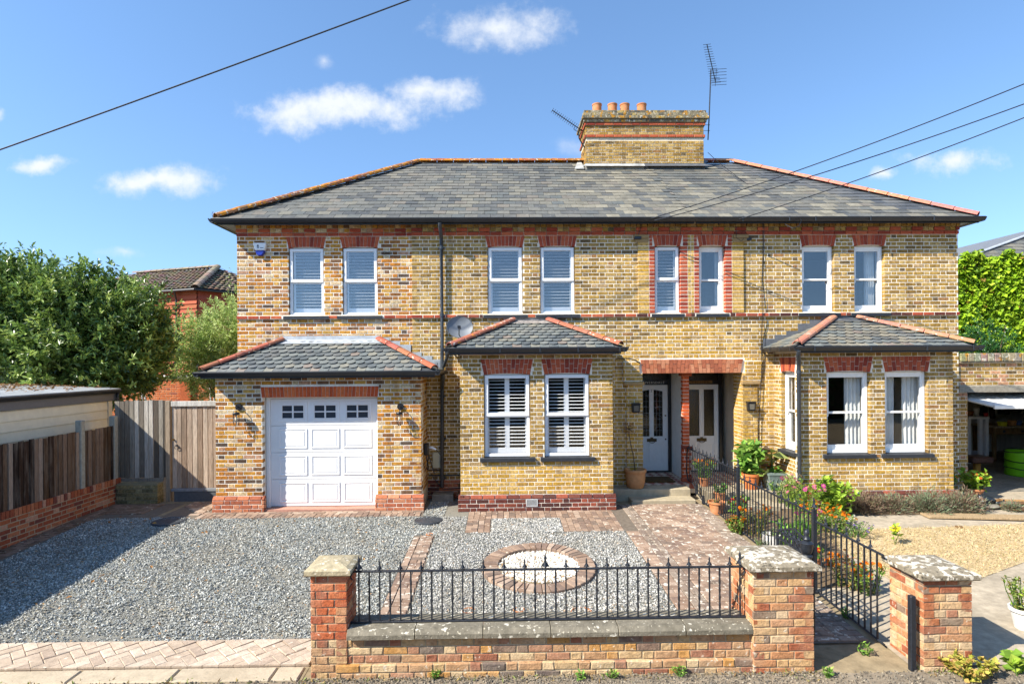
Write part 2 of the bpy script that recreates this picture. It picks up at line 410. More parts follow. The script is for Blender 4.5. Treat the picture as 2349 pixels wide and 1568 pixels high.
m_brick = mat('stock_brick', attr=True, rough=.9, spec=.2, var=.42, vscale=24, var2=.22, v2scale=.9, v2col=(.20, .15, .09), streak=.55, bump=.5, bscale=75, spots=[(52, .635, (.05, .04, .03), .6), (30, .66, lin('#d9c79c'), .45)])
m_brickc = mat('clean_brick', attr=True, rough=.9, spec=.2, var=.24, vscale=30, bump=.4, bscale=80, spots=[(60, .68, (.06, .04, .03), .5)])
m_red = mat('red_brick', attr=True, rough=.85, spec=.25, var=.25, vscale=22, var2=.2, v2scale=1.3, v2col=(.16, .06, .04), bump=.35, bscale=70)
m_mort = mat('lime_mortar', attr=True, rough=.95, spec=.1, var=.12, vscale=40, var2=.25, v2scale=1.1, v2col=(.33, .29, .23), streak=.5, bump=.4, bscale=90)
MORT = lin('#ece4d2'); MORTD = lin('#d8cdb6'); MORTN = lin('#eae5d8')
m_slate = mat('roof_slate', attr=True, rough=.75, spec=.2, var=.16, vscale=14, var2=.35, v2scale=.8, v2col=(.22, .20, .16), streak=.35, bump=.25, bscale=60,
              spots=[(22, .70, (.55, .53, .46), .5)])
m_fish = mat('fish_slate', attr=True, rough=.55, spec=.4, var=.18, vscale=12, var2=.3, v2scale=2.2, v2col=(.33, .30, .25), bump=.25, bscale=55)
m_ridge = mat('lichened_tile', attr=True, rough=.9, spec=.2, var=.25, vscale=20, bump=.5, bscale=60,
              spots=[(9, .50, lin('#b97a1e'), .85), (16, .60, lin('#c9c3b0'), .8), (14, .63, lin('#6b5c4a'), .7)])
m_hipt = mat('terracotta_tile', attr=True, rough=.8, spec=.25, var=.2, vscale=20, bump=.3, bscale=60, spots=[(13, .665, lin('#d6cfbe'), .8)])
m_hipl = mat('terracotta_tile_lichen', attr=True, rough=.8, spec=.25, var=.2, vscale=20, bump=.3, bscale=60, spots=[(13, .62, lin('#d6cfbe'), .8), (6, .63, lin('#d8861c'), .9)])
m_white = mat('white_upvc', lin('#e0e1e1'), rough=.35, spec=.4, var=.03, vscale=3)
m_wpaint = mat('white_gloss_paint', lin('#e9e9e5'), rough=.45, spec=.4, var=.06, vscale=9, var2=.15, v2scale=5, v2col=(.55, .53, .48))
m_shut = mat('white_shutter', lin('#eceeee'), rough=.5, spec=.3, var=.0)
m_black = mat('black_gloss', lin('#1c1e22'), rough=.32, spec=.5, var=.15, vscale=8)
m_gut = mat('black_gutter', lin('#23262b'), rough=.38, spec=.5, var=.15, vscale=4, var2=.2, v2scale=3, v2col=(.07, .07, .065))
m_grey = mat('grey_gutter', lin('#55585a'), rough=.5, spec=.4, var=.2, vscale=6)
m_sill = mat('black_sill', lin('#2b2e33'), rough=.55, spec=.4, var=.25, vscale=14, bump=.2, bscale=40)
m_lead = mat('lead_sheet', lin('#a3a9ae'), rough=.45, spec=.4, var=.22, vscale=9, var2=.3, v2scale=4, v2col=(.62, .62, .60))
m_leadd = mat('dark_lead', lin('#5c5f63'), rough=.5, spec=.4, var=.25, vscale=9)
m_soff = mat('soffit_board', lin('#8d8f90'), rough=.6, spec=.3, var=.1, vscale=6)
m_room = mat('room_dark', lin('#2b2926'), rough=.9, spec=.1, var=.15, vscale=2)
m_glass = glass_mat('window_glass', gl=1.5); m_glassu = glass_mat('boosted_upper_glass', gl=3.2)  # same uncoated glass: reflection boosted upstairs for bluer sky, lowered in other panes
m_glasst = glass_mat('obscured_glass', tint=(.14, .13, .11), gl=2.2, rough=.12, bump=.5)
m_curt = mat('curtain_cloth', lin('#d9dcd8'), rough=.9, spec=.1, var=.08, vscale=6)
m_conc = mat('weathered_concrete', lin('#8b8578'), rough=.92, spec=.15, var=.25, vscale=14, var2=.5, v2scale=1.6, v2col=lin('#5f584c'), bump=.5, bscale=45)
m_step = mat('stone_step', lin('#a89c83'), rough=.9, spec=.15, var=.14, vscale=12, var2=.4, v2scale=2.2, v2col=lin('#7f745f'), bump=.3, bscale=50)
m_cast = mat('painted_iron', lin('#20242b'), rough=.42, spec=.5, var=.35, vscale=30, bump=.3, bscale=60)
m_terra = mat('terracotta_pot', lin('#b4754a'), rough=.85, spec=.2, var=.15, vscale=14, var2=.35, v2scale=5, v2col=lin('#caa585'), bump=.2, bscale=50)
m_wood = mat('bare_wood', attr=True, rough=.85, spec=.15, var=.35, vscale=9, stretch=(6, 6, .8), bump=.4, bscale=14)

def wmat(O, n):
    n = np.array(n, float); u = np.cross(-n, Z3)
    return Matrix([[u[0], -n[0], 0, O[0]], [u[1], -n[1], 0, O[1]], [u[2], -n[2], 1, O[2]], [0, 0, 0, 1]])
FRONT = (0, -1, 0)
def rect_frame(mb, x0, x1, z0, z1, w_, y0, y1, M, wb=None, wt=None, col=(.8, .8, .8), b=.005):
    wb = w_ if wb is None else wb; wt = w_ if wt is None else wt
    mb.bbox(x0, x0+w_, y0, y1, z0, z1, b, col, M); mb.bbox(x1-w_, x1, y0, y1, z0, z1, b, col, M)
    mb.bbox(x0+w_-.001, x1-w_+.001, y0+.0015, y1, z0, z0+wb, b, col, M); mb.bbox(x0+w_-.001, x1-w_+.001, y0+.0015, y1, z1-wt, z1, b, col, M)
def pane(parent, x0, x1, z0, z1, y, M, m=None, name='pane'):
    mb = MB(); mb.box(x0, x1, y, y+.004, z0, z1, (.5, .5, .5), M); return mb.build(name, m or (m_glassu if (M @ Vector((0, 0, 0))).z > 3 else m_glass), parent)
LOUV = {}
def louvers(parent, x0, x1, z0, z1, y, M, sp=.064, tilt=12):
    wdt = round(x1-x0, 3); n = max(1, int((z1-z0)/sp)); off = ((z1-z0)-n*sp)/2 + sp/2
    if wdt not in LOUV:
        mb = MB(); c, s_ = math.cos(rad(tilt)), math.sin(rad(tilt))
        prof = [(-.03, 0), (-.015, .0045), (.015, .0045), (.03, 0), (.015, -.0045), (-.015, -.0045)]
        prof = [(a*c - b*s_, a*s_ + b*c) for a, b in prof]
        mb.prism([(a, b) for a, b in prof], lambda a, b, d: (d, a, b), 0, wdt, col=(.8, .8, .8)); LOUV[wdt] = np_mesh('louver', np.array(mb.v), mb.f, mb.c)
    for i in range(n): link('louver', LOUV[wdt], m_shut, parent, M @ Matrix.Translation((x0, y, z0+off+i*sp)))
def sill(parent, x0, x1, zt, Y, n=FRONT, h=.075, pr=.055, ext=.10, O=None, dep=.13):
    M = wmat(O or (0, Y, 0), n); mb = MB()
    mb.prism([(-pr, zt-h), (-pr, zt-.018), (-pr+.01, zt-.010), (dep, zt+.004), (dep, zt-h)][::-1], lambda a, b, d: tuple(M @ Vector((d, a, b))), x0-ext, x1+ext, col=(.1, .1, .1))
    return mb.build('sill', m_sill, parent)
def upvc_window(house, X0, X1, z0, z1, Y, split=.5, two=False, sext=.10):
    """white casement imitating a sash, plantation shutter behind it"""
    W, H = X1-X0, z1-z0; M = wmat((X0, Y+.05, z0), FRONT); mb = MB(); zs = H*(1-split)
    rect_frame(mb, 0, W, 0, H, .045, 0, .06, M); mb.bbox(.044, W-.044, .002, .06, zs-.022, zs+.022, .004, (.8, .8, .8), M)
    win = mb.build('window', m_white, house)
    mb = MB(); rect_frame(mb, .012, W-.012, zs-.012, H-.014, .058, -.022, .018, M, wb=.062); mb.build('sash', m_white, win)
    mb = MB(); rect_frame(mb, .043, W-.043, .042, zs-.021, .016, .006, .03, M); mb.build('glazing_bead', m_white, win)
    pane(win, .06, W-.06, zs+.03, H-.06, .0, M); pane(win, .05, W-.05, .05, zs-.025, .02, M)
    mb = MB(); rect_frame(mb, .05, W-.05, .05, H-.03, .035, .085, .11, M, wb=.10); mb.bbox(.084, W-.084, .0865, .11, zs-.03, zs+.01, .003, (.8,)*3, M)
    if two: mb.bbox(W/2-.045, W/2+.045, .0865, .11, .149, zs-.031, .003, (.8,)*3, M); mb.bbox(W/2-.045, W/2+.045, .0865, .11, zs+.011, H-.066, .003, (.8,)*3, M)
    mb.build('shutter_frame', m_shut, win)
    cols = [(.086, W/2-.046), (W/2+.046, W-.086)] if two else [(.086, W-.086)]
    for a, b in cols: louvers(win, a, b, .155, zs-.035, .098, M); louvers(win, a, b, zs+.014, H-.07, .098, M)
    sill(win, X0, X1, z0-.004, Y, ext=sext)
    return win
def curtain(parent, x0, x1, z0, z1, y, M, seed=1, flare=.0):
    r_ = random.Random(seed); n = 26; V = []; F = []; ph = r_.random()*6
    for j in range(9):
        t = j/8; z = z1+(z0-z1)*t
        for i in range(n):
            s_ = i/(n-1); k = 1+flare*(t-.4)
            V.append(tuple(M @ Vector((x0+(x1-x0)*s_*k, y+.028*math.sin(s_*24+ph+.5*math.sin(t*3)) + .008*math.sin(s_*51+t*4), z))))
    for j in range(8):
        for i in range(n-1): F.append((j*n+i, j*n+i+1, (j+1)*n+i+1, (j+1)*n+i))
    mb = MB(); mb.add(V, F, (.7, .7, .7)); return mb.build('curtain', m_curt, parent, smooth=True)
def sash_window(house, X0, X1, z0, z1, Y, n=FRONT, O=None, rec=.075, curt=None, thick=.05, sext=.10):
    W, H = X1-X0, z1-z0; M = wmat(O or (X0, Y+rec, z0), n)
    mb = MB(); rect_frame(mb, 0, W, 0, H, thick, 0, .12, M, wb=.055, wt=.07); win = mb.build('window', m_wpaint, house)
    zm = H*.5; a, b = thick-.006, W-thick+.006
    mb = MB(); rect_frame(mb, a, b, zm-.02, H-.055, .035, .012, .045, M, wb=.04, wt=.045); mb.build('sash', m_wpaint, win)
    mb = MB(); rect_frame(mb, a, b, .05, zm+.018, .035, .05, .085, M, wb=.10, wt=.035); mb.build('sash', m_wpaint, win)
    for x in (a+.004, b-.034):
        mb = MB(); mb.prism([(0, 0), (.03, 0), (.03, -.02), (.018, -.055), (.006, -.055)], lambda p, q, d: tuple(M @ Vector((x+p, d, zm-.018+q))), .014, .042, .002, (.8,)*3); mb.build('sash_horn', m_wpaint, win)
    mb = MB(); mb.bbox(W/2-.025, W/2+.025, .052, .078, zm+.018, zm+.034, .003, (.6, .5, .2), M); mb.build('sash_catch', mat('brass', lin('#a98b4a'), rough=.35, metal=.9, var=.1), win)
    pane(win, a+.03, b-.03, zm+.01, H-.09, .026, M); pane(win, a+.03, b-.03, .14, zm-.01, .066, M)
    for (c0, c1, sd) in (curt or []): curtain(win, W*c0, W*c1, .03, H-.02, .19, M, sd)
    if O is None: sill(win, X0, X1, z0-.004, Y, ext=sext, dep=rec+.05)
    return win

def arch(parent, xb0, xb1, spl, z0, z1, Y, pl, two=False, camber=.015, n=None, pr=.004, nrm=FRONT, O=(0, 0, 0), name='arch_brick', D=.10):
    """flat gauged arch of tapered bricks"""
    W = xb1-xb0; n = n or max(3, int(round((W+spl)/.078))); J = .0035; M = wmat((O[0], O[1] if nrm != FRONT else Y, 0), nrm) if nrm == FRONT else wmat(O, nrm)
    fr = lambda a, b, d: tuple(M @ Vector((a, d, b)))
    zb = lambda x: z0 + camber*(1-(2*(x-xb0)/W-1)**2)
    lb = lambda t: xb0+W*t
    lt = lambda t: xb0-spl+(W+2*spl)*t
    for i in range(n):
        t0, t1 = i/n, (i+1)/n
        cuts = [0, 1]
        if two: cuts = [0, .34, 1] if i % 2 else [0, .66, 1]
        for c0, c1 in zip(cuts[:-1], cuts[1:]):
            def pt(t, c, sx): 
                a = lb(t)+(lt(t)-lb(t))*c; zz = zb(min(max(lb(t), xb0), xb1)); return (a+sx*J, zz+(z1-zz)*c)
            q = [pt(t0, c0, 1), pt(t1, c0, -1), pt(t1, c1, -1), pt(t0, c1, 1)]
            if c0 > 0: q[0] = (q[0][0], q[0][1]+J); q[1] = (q[1][0], q[1][1]+J)
            if c1 < 1: q[2] = (q[2][0], q[2][1]-J); q[3] = (q[3][0], q[3][1]-J)
            d = -pr+rnd.uniform(-.001, .001)
            mb = MB(); mb.prism(q, fr, d, D, .003, pick(pl)); mb.build(name, m_red, parent)

# roof slates -------------------------------------------------------
def tpl_fish(L, E, D):
    pts = [(L*.5+.5*L*math.cos(a), E*.42 + E*.56*math.sin(a)) for a in [rad(x) for x in (180, 212, 242, 270, 298, 328, 360)]] + [(L, E*1.25), (0, E*1.25)]
    n = len(pts); V = [(x, 0, z) for x, z in pts] + [(x, D, z) for x, z in pts]
    F = [tuple(range(n))] + [((k+1) % n, k, n+k, n+(k+1) % n) for k in range(n)]
    return np.array(V), F
TPLF['fish'] = tpl_fish
def slate_slope(pcs, O, u, s, n, L, wid, gauge, uL, uR, pl, fish=False, d0=0., wtop=1.0, lift=.014, palf=None, sag=0.):
    """rows of slates up a slope; uL/uR give the left and right edge at slope distance d"""
    O, u, s, n = (np.array(x, float) for x in (O, u, s, n)); r_ = 0; d = d0
    sag_ = lambda p, t: -sag*math.sin(math.pi*min(max(t/L, 0), 1))*(.55+.45*math.sin(p*.9+1))
    zt = s-n*(lift/gauge)*.8; zt /= np.linalg.norm(zt); yn = -np.cross(zt, u) if np.dot(-np.cross(zt, u), -n) > 0 else np.cross(zt, u)
    while d < L-.03:
        g = min(gauge, L-d); a = uL(d); x = math.floor(a/wid)*wid - (wid/2 if r_ % 2 else 0)
        while x < uR(d):
            a0, b0 = x+.002, x+wid-.002; lo, lo2, hi, hi2 = uL(d), uL(d+g), uR(d), uR(d+g)
            if b0 > lo+.01 and a0 < hi-.01:
                full = a0 >= max(lo, lo2) and b0 <= min(hi, hi2); c = pick(palf(x, d) if palf else pl); j = rnd.uniform(0, .004); k = rnd.uniform(-.006, .006)
                if full:
                    k -= rnd.uniform(.02, .05) if rnd.random() < .006 else 0; M = frame(O+u*a0+s*(d+k)+n*(lift+j+sag_(a0, d)), u, yn, zt)
                    if fish: pcs.addt(('fish', wid-.004, gauge, .008), M, c, wid*gauge, n)
                    else: pcs.add(b0-a0, round(g+.035, 3), .007, M, c, n)
                else:
                    q = [(min(max(a0, lo), hi), d), (max(min(b0, hi), lo), d), (max(min(b0, hi2), lo2), d+g+.02), (min(max(a0, lo2), hi2), d+g+.02)]
                    V = [O+u*p+s*t+n*(lift*(1-(t-d)/gauge)+.002+j+sag_(p, t)) for p, t in q]; V += [v_-n*.007 for v_ in V]
                    pcs.uniq(V, [(0, 1, 2, 3), (1, 0, 4, 5), (2, 1, 5, 6), (3, 2, 6, 7), (0, 3, 7, 4)], c)
            x += wid
        r_ += 1; d += gauge
def hip_tiles(parent, A, B, m, col, r=.095, ln=.42, name='hip_tile', jl=.012, flat=.75):
    A, B = Vector(A), Vector(B); t = (B-A); T = t.length; t.normalize(); side = t.cross(Vector((0, 0, 1))).normalized(); up = side.cross(t).normalized(); n = max(1, int(round(T/ln)))
    for i in range(n):
        a, b = A+t*(T*i/n+jl/2), A+t*(T*(i+1)/n-jl/2); mb = MB(); V = []; K = 7
        for q, (p, rr) in enumerate(((a, r*1.04), (b, r*.97))):
            for k in range(K):
                g = math.pi*k/(K-1); V.append(tuple(p+side*rr*math.cos(g)+up*rr*flat*math.sin(g)))
            for k in range(K):
                g = math.pi*k/(K-1); V.append(tuple(p+side*(rr-.014)*math.cos(g)+up*(rr-.014)*flat*math.sin(g)))
        F = []
        for k in range(K-1):
            F.append((k, k+1, 2*K+k+1, 2*K+k)); F.append((K+k+1, K+k, 3*K+k, 3*K+k+1)); F.append((k+1, k, K+k, K+k+1)); F.append((2*K+k, 2*K+k+1, 3*K+k+1, 3*K+k))
        mb.add(V, F, tuple(x*rnd.uniform(.85, 1.12) for x in col)); mb.build(name, m, parent)
def gutter(parent, pts, m, h=.085, w_=.10, name='gutter', clips=None):
    """gutter trough swept along level straight runs; pts are the front top lip"""
    for A, B, out in pts:
        A, B, out = Vector(A), Vector(B), Vector(out); t = (B-A).normalized(); mb = MB()
        prof = [(0, 0), (.004, -.012), (-.012, -h*.55), (-.04, -h), (-w_+.012, -h), (-w_, -h*.6), (-w_, -.004), (-w_+.008, -.004), (-w_+.008, -h*.5), (-.05, -h+.012), (-.018, -h*.5), (-.008, 0)]
        V = [tuple(A+out*a+Vector((0, 0, b))) for a, b in prof]+[tuple(B+out*a+Vector((0, 0, b))) for a, b in prof]; n = len(prof)
        F = [(k, (k+1) % n, n+(k+1) % n, n+k) for k in range(n)]+[tuple(range(n))[::-1], tuple(range(n, 2*n))]
        mb.add(V, F, (.05,)*3)
        for c in (clips or []):
            p = A+(B-A)*c; mb.bbox(-.012, .012, -.006, .004, -h-.004, .006, .003, (.05,)*3, Matrix.Translation(p) @ Matrix([[t.x, -out.x, 0, 0], [t.y, -out.y, 0, 0], [0, 0, 1, 0], [0, 0, 0, 1]]))
        mb.build(name, m, parent)
def flash_steps(parent, pts, m, t=.006):
    for (x0, x1, z0, z1, Y) in pts:
        mb = MB(); mb.prism([(x0, z0), (x1, z0), (x1, z1), (x0, z1)], lambda a, b, d: (a, Y+d, b), -t, .0, .001); mb.build('flashing', m, parent)
# ------------------------------------------------------------------ ground
PX = 3.81                                  # party line between the two houses
m_earth = mat('dusty_earth', lin('#8f8066'), rough=.95, spec=.1, var=.25, vscale=9, var2=.5, v2scale=.7, v2col=lin('#6b6150'), bump=.5, bscale=30)
mb = MB(); ys = [-300, -60, 0, 3.0, 5.2, 10.2, 12, 30, 120, 600]
for a, b in zip(ys[:-1], ys[1:]): mb.add([(-500, a, gz(a)-.012), (500, a, gz(a)-.012), (500, b, gz(b)-.012), (-500, b, gz(b)-.012)], [(0, 1, 2, 3)])
tag(mb.build('ground', m_earth, origin=False), kind='structure')

# ------------------------------------------------------------------ the pair of houses
HL = empty('brick_house', (-1, 11.4, 0), 'yellow brick house with a white garage door and plantation shutters in its windows', 'house')
HR = empty('brick_house', (6.5, 11.4, 0), 'yellow brick house with old white sash windows and curtains beside the open workshop', 'house')
YM, YB, YG = 11.4, 10.38, 10.5
XL0, XOLD, XR1 = -5.27, -1.79, 9.28
ZW0, ZW1 = 3.675, 5.025
WL = [(-4.25, -3.55), (-3.18, -2.48), (-.275, .425), (.775, 1.475)]; W5 = (3.08, 3.595); W6 = (3.98, 4.50); WR = [(6.08, 6.74), (7.15, 7.77)]
BL, BR = (-.77, 2.02), (5.50, 8.34); BLW = [(-.335, .51), (.77, 1.60)]; BRW = [(5.98, 6.79), (7.07, 7.87)]
GX0, GX1, GD0, GD1, GDT = -5.25, -1.50, -4.40, -2.30, 2.10
PO0, PO1, POT = 2.82, 4.84, 2.47

def main_front(H, X0, X1, wins, panel, hidden, palette, Y, core, pcs, pr, wing=False):
    hb = [(a-X0, b-X0, 3.6, ZW1) for a, b in wins] + [(a-.035-X0, b+.035-X0, ZW1, 5.25) for a, b in wins]
    hb += [(0, X1-X0, 3.6, 3.675)]
    if panel: hb.append((panel[0]-X0, panel[1]-X0, 3.6, 5.25))
    hb += [(a-X0, b-X0, p, q) for a, b, p, q in hidden]
    def pf(a, z):       # brighter bricks where an older porch gable once covered the wall
        return OLDY if (palette is OLD and z < 3.52-.42*abs(X0+a-3.75) and abs(X0+a-3.75) < 1.75) else palette
    brick_wall(pcs, (X0, Y, 0), FRONT, X1-X0, 0, 5.25, hb, palette, palf=pf)
    # string course, frieze
    cut = [(a-.10-X0, b+.10-X0, 3.5, 3.7) for a, b in wins+([W5] if panel and X0 < 0 else []) + ([W6] if panel and X0 > 0 else [])]
    q = .0 if wing else .012
    brick_wall(pr, (X0, Y-.035-q, 0), FRONT, X1-X0, 3.6, 3.675, cut, RED if wing else PLI+RED, bond='s')
    brick_wall(pr, (X0, Y-.018-q, 0), FRONT, X1-X0, 5.25, 5.325, [], RED, bond='s')
    x = X0
    while x < X1-.05:
        e = min(x+.215, X1); z = 5.33
        pr.add(e-x, .065, .16, frame(np.array([x, Y-.045-q, z]), np.array([1., 0, 0]), np.array([0, 1., 0]), Z3), pick(RED), np.array(FRONT)); x = e+.01
        for _ in range(2):
            if x < X1-.04: e = min(x+.1025, X1); pcs.add(e-x, .065, .16, frame(np.array([x, Y-.03-q, z]), np.array([1., 0, 0]), np.array([0, 1., 0]), Z3), pick(palette), np.array(FRONT)); x = e+.01
    brick_wall(pcs, (X0, Y-.05-q, 0), FRONT, X1-X0, 5.40, 5.475, [], palette, bond='header', D=.16)
    core.box(X0, X1, Y-.02, Y+.1, 5.33, 5.47, MORTD); core.prism([(Y-.03-q, 3.605), (Y-.03-q, 3.665), (Y+.05, 3.70), (Y+.05, 3.605)], lambda a, b, d: (d, a, b), X0, X1, col=MORT)

# --- left house body
pcs, prd, core = Pieces(), Pieces(bev=.005, jit=.003), MB()
garh = (-5.15, -1.58, 0, 2.5); bayh = (-.68, 1.93, 0, 2.85)
main_front(HL, XL0, XOLD, WL[:2], None, [garh], NEW, YM+.03, core, pcs, prd, True)
LW = HL
porch_b = (2.49, PO1+.3, 0, POT+.01); porch_a = (2.76, 4.90, POT-.01, 2.755)
main_front(HL, XOLD, PX, WL[2:], (2.74, 4.88), [bayh, porch_b, porch_a, (-1.9, -1.52, 0, 2.5)], OLD, YM, core, pcs, prd)
wall_core(core, (XL0, YM+.03, 0), FRONT, XOLD-XL0, 0, 5.5, [(a-XL0, b-XL0, ZW0, ZW1) for a, b in WL[:2]], col=MORTN)
wall_core(core, (XOLD, YM, 0), FRONT, PX-XOLD, 0, 5.5, [(a-XOLD, b-XOLD, ZW0, ZW1) for a, b in WL[2:]+[W5]] + [(-.55-XOLD, 1.8-XOLD, .3, 2.8), (PO0-XOLD, PX+1-XOLD, .0, POT)], col=MORT)
core.box(XL0, XL0+.22, YM+.26, 18.1, 0, 5.5, lin('#a38452')); core.box(XL0+.23, PX, 17.9, 18.1, 0, 5.5, lin('#a38452'))
# end brick of the older house standing slightly proud of the wing
brick_wall(pcs, (XOLD, YM+.03, 0), (-1, 0, 0), .03, 2.5, 5.25, [], OLD)
# projecting panel with red dressed windows (shared between the houses)
def panel_side(pc, pr_, sgn):
    n = np.array(FRONT, float); x_ = np.array([1., 0, 0]); y_ = np.array([0, 1., 0])
    if sgn < 0: strips = [(2.74, 2.965, 'y'), (2.965, 3.08, 'r'), (3.595, 3.745, 'r'), (3.745, PX, 'y')]
    else: strips = [(PX, 3.872, 'y'), (3.872, 3.98, 'r'), (4.50, 4.64, 'r'), (4.64, 4.88, 'y')]
    for a, b, k in strips:
        for c in range(49, 70):
            z = c*.075+.005; hi = c >= 67
            if hi and k == 'r': continue
            o = .03 if (k == 'r' and c % 2) else 0
            (pr_ if k == 'r' else pc).add(b-a-.008, .065, .1, frame(np.array([a+.004, YM-.035, z]), x_, y_, Z3), pick(RED if k == 'r' else OLDY), n)
    core_ = core if sgn < 0 else core2
    zc0, zc1 = 3.68, 5.25; Wn = W5 if sgn < 0 else W6; A, B = (2.745, PX) if sgn < 0 else (PX, 4.875)
    wall_core(core_, (A, YM-.035, 0), FRONT, B-A, zc0, zc1, [(Wn[0]-A, Wn[1]-A, 3.68, ZW1)], T=.04, col=MORT)
    cx = (2.70, 2.95) if sgn < 0 else (4.66, 4.92)     # corbel heads
    for i, (z, e) in enumerate(((5.10, .02), (5.175, .045))): core_.bbox(cx[0]-(e if sgn < 0 else 0), cx[1]+(e if sgn > 0 else 0), YM-.05-e*.6, YM-.03, z, z+.07, .006, lin('#9a8058'))
panel_side(pcs, prd, -1)
# --- garage of the left house
gh = [(GD0-GX0, GD1-GX0, 0, GDT+.0)]
gb = gh + [(GD0-.03-GX0, GD1+.03-GX0, GDT, 2.295), (0, GX1-GX0, 2.475, 2.6)]
brick_wall(pcs, (GX0, YG, 0), FRONT, GX1-GX0, .30, 2.475, gb, NEW)
wall_core(core, (GX0, YG, 0), FRONT, GX1-GX0, 0, 2.56, gh, col=MORTN)
brick_wall(prd, (GX0, YG, 0), FRONT, GX1-GX0, 2.475, 2.55, [], ORA, bond='s')
sw = YM-YG
brick_wall(pcs, (GX1, YG, 0), (1, 0, 0), sw, .30, 2.55, [], NEW, phase=1)
wall_core(core, (GX1, YG+.222, 0), (1, 0, 0), sw-.222, 0, 2.56, [], col=MORTD)
core.box(GX0, GX0+.2, YG+.224, YM+.02, 0, 2.5, lin('#a38452'))
def plinth(pr_, X0, X1, Y, zt, pl, nrm=FRONT, O=None, courses=3, pr0=.045):
    W = X1-X0; O = O or (X0, Y, 0); n = np.array(nrm, float); u = np.cross(-n, Z3); OO = np.array(O, float)+n*pr0-u*pr0
    brick_wall(pr_, (OO[0], OO[1], 0), nrm, W+2*pr0, 0, courses*.075, [], pl, bond='flemish')
    k = 0; x = 0; zt0 = courses*.075          # splayed plinth course
    M0 = OO
    while x < W+2*pr0-.03:
        e = min(x+.215, W+2*pr0); p0 = M0+u*(x+.004); p1 = M0+u*(e-.004); c = pick(pl)
        V = []
        for p in (p0, p1): V += [p+Z3*(zt0+.006), p-n*(pr0-.004)+Z3*(zt0+.07), p-n*(pr0+.05)+Z3*(zt0+.07), p-n*(pr0+.05)+Z3*(zt0+.006), p+Z3*(zt0+.02)]
        pr_.uniq(V, [(0, 5, 9, 4), (4, 9, 6, 1), (1, 6, 7, 2), (0, 4, 1, 2, 3), (5, 8, 7, 6, 9), (0, 3, 8, 5)], c); x = e+.008
    return zt0
for a, b in ((GX0, GD0-.01), (GD1+.01, GX1)): plinth(prd, a, b, YG, 0, PLO, pr0=.05)
core.box(GX0-.045, GD0-.0, YG-.043, YG+.05, -.02, .24, MORT); core.box(GD1+.0, GX1+.04, YG-.043, YG+.05, -.02, .24, MORT)
# --- left bay
def bay(pc, pr_, core_, X0, X1, wins, side=None, pl=OLD, vent=None):
    zt = 2.88
    h = [(a-X0, b-X0, .975, 2.49) for a, b in wins]
    hb = [(a-X0, b-X0, .90 if False else .975, 2.49) for a, b in wins] + [(a-.045-X0, b+.045-X0, 2.49, 2.775) for a, b in wins]
    hb += [(a-.09-X0, b+.09-X0, .905, .985) for a, b in wins]
    brick_wall(pc, (X0, YB, 0), FRONT, X1-X0, .30, 2.85, hb, pl, palf=lambda a, z: OLDY if z < .9 else pl)
    wall_core(core_, (X0, YB, 0), FRONT, X1-X0, 0, 2.93, h, col=MORT)
    brick_wall(pr_, (X0, YB-.005, 0), FRONT, X1-X0, 2.85, 2.925, [], ORA, bond='s')
    plinth(pr_, X0, X1, YB, 0, PLI); core_.box(X0-.04, X1+.04, YB-.038, YB+.05, -.02, .228, MORT)
    d = YM-YB
    for n, O, hs in (((-1, 0, 0), (X0, YM, 0), side), ((1, 0, 0), (X1, YB, 0), None)):
        sh = [(hs[0], hs[1], .975, 2.49)] if hs else []
        brick_wall(pc, O, n, d, .30, 2.85, sh + ([(hs[0]-.04, hs[1]+.04, 2.49, 2.775)] if hs else []), pl, phase=1)
        O2 = (O[0], O[1]-.0 if n[0] < 0 else O[1]+.222, 0); wall_core(core_, O2, n, d-.222, 0, 2.93, sh, col=MORT)
        plinth(pr_, 0, d, 0, 0, PLI, n, O, pr0=.04)
bay(pcs, prd, core, *BL, BLW)
# plinth brick of the recess between garage and bay
brick_wall(prd, (GX1, YM-.02, 0), FRONT, BL[0]-GX1, 0, .375, [], PLO+PLI, bond='english')
# --- porch piers, left half
for (a, b) in ((2.49, PO0),):
    brick_wall(pcs, (a, YM-.03, 0), FRONT, b-a, .225, POT, [], OLDY)
    core.box(a+.004, b-.004, YM-.022, YM, .2, POT, MORT); core.bbox(a-.05, b+.03, YM-.07, YM-.0, 2.235, 2.30, .008, lin('#a5895c'))
    brick_wall(pcs, (a-.06, YM-.035, 0), FRONT, b-a+.0, 2.325, 2.70, [], OLDY); core.box(a-.055, b-.065, YM-.03, YM-.001, 2.31, 2.72, MORT)
wall_l = core.build('wall', m_mort, HL, origin=False)
okL = lambda p: not (p[0] > 2.05 and p[2] < .5 and p[1] > 11)
pcs.finish(wall_l, 'brick', 'brickwork', m_brick, 230, okL)
prd.finish(wall_l, 'red_brick', 'red_brickwork', m_red, 120, okL)

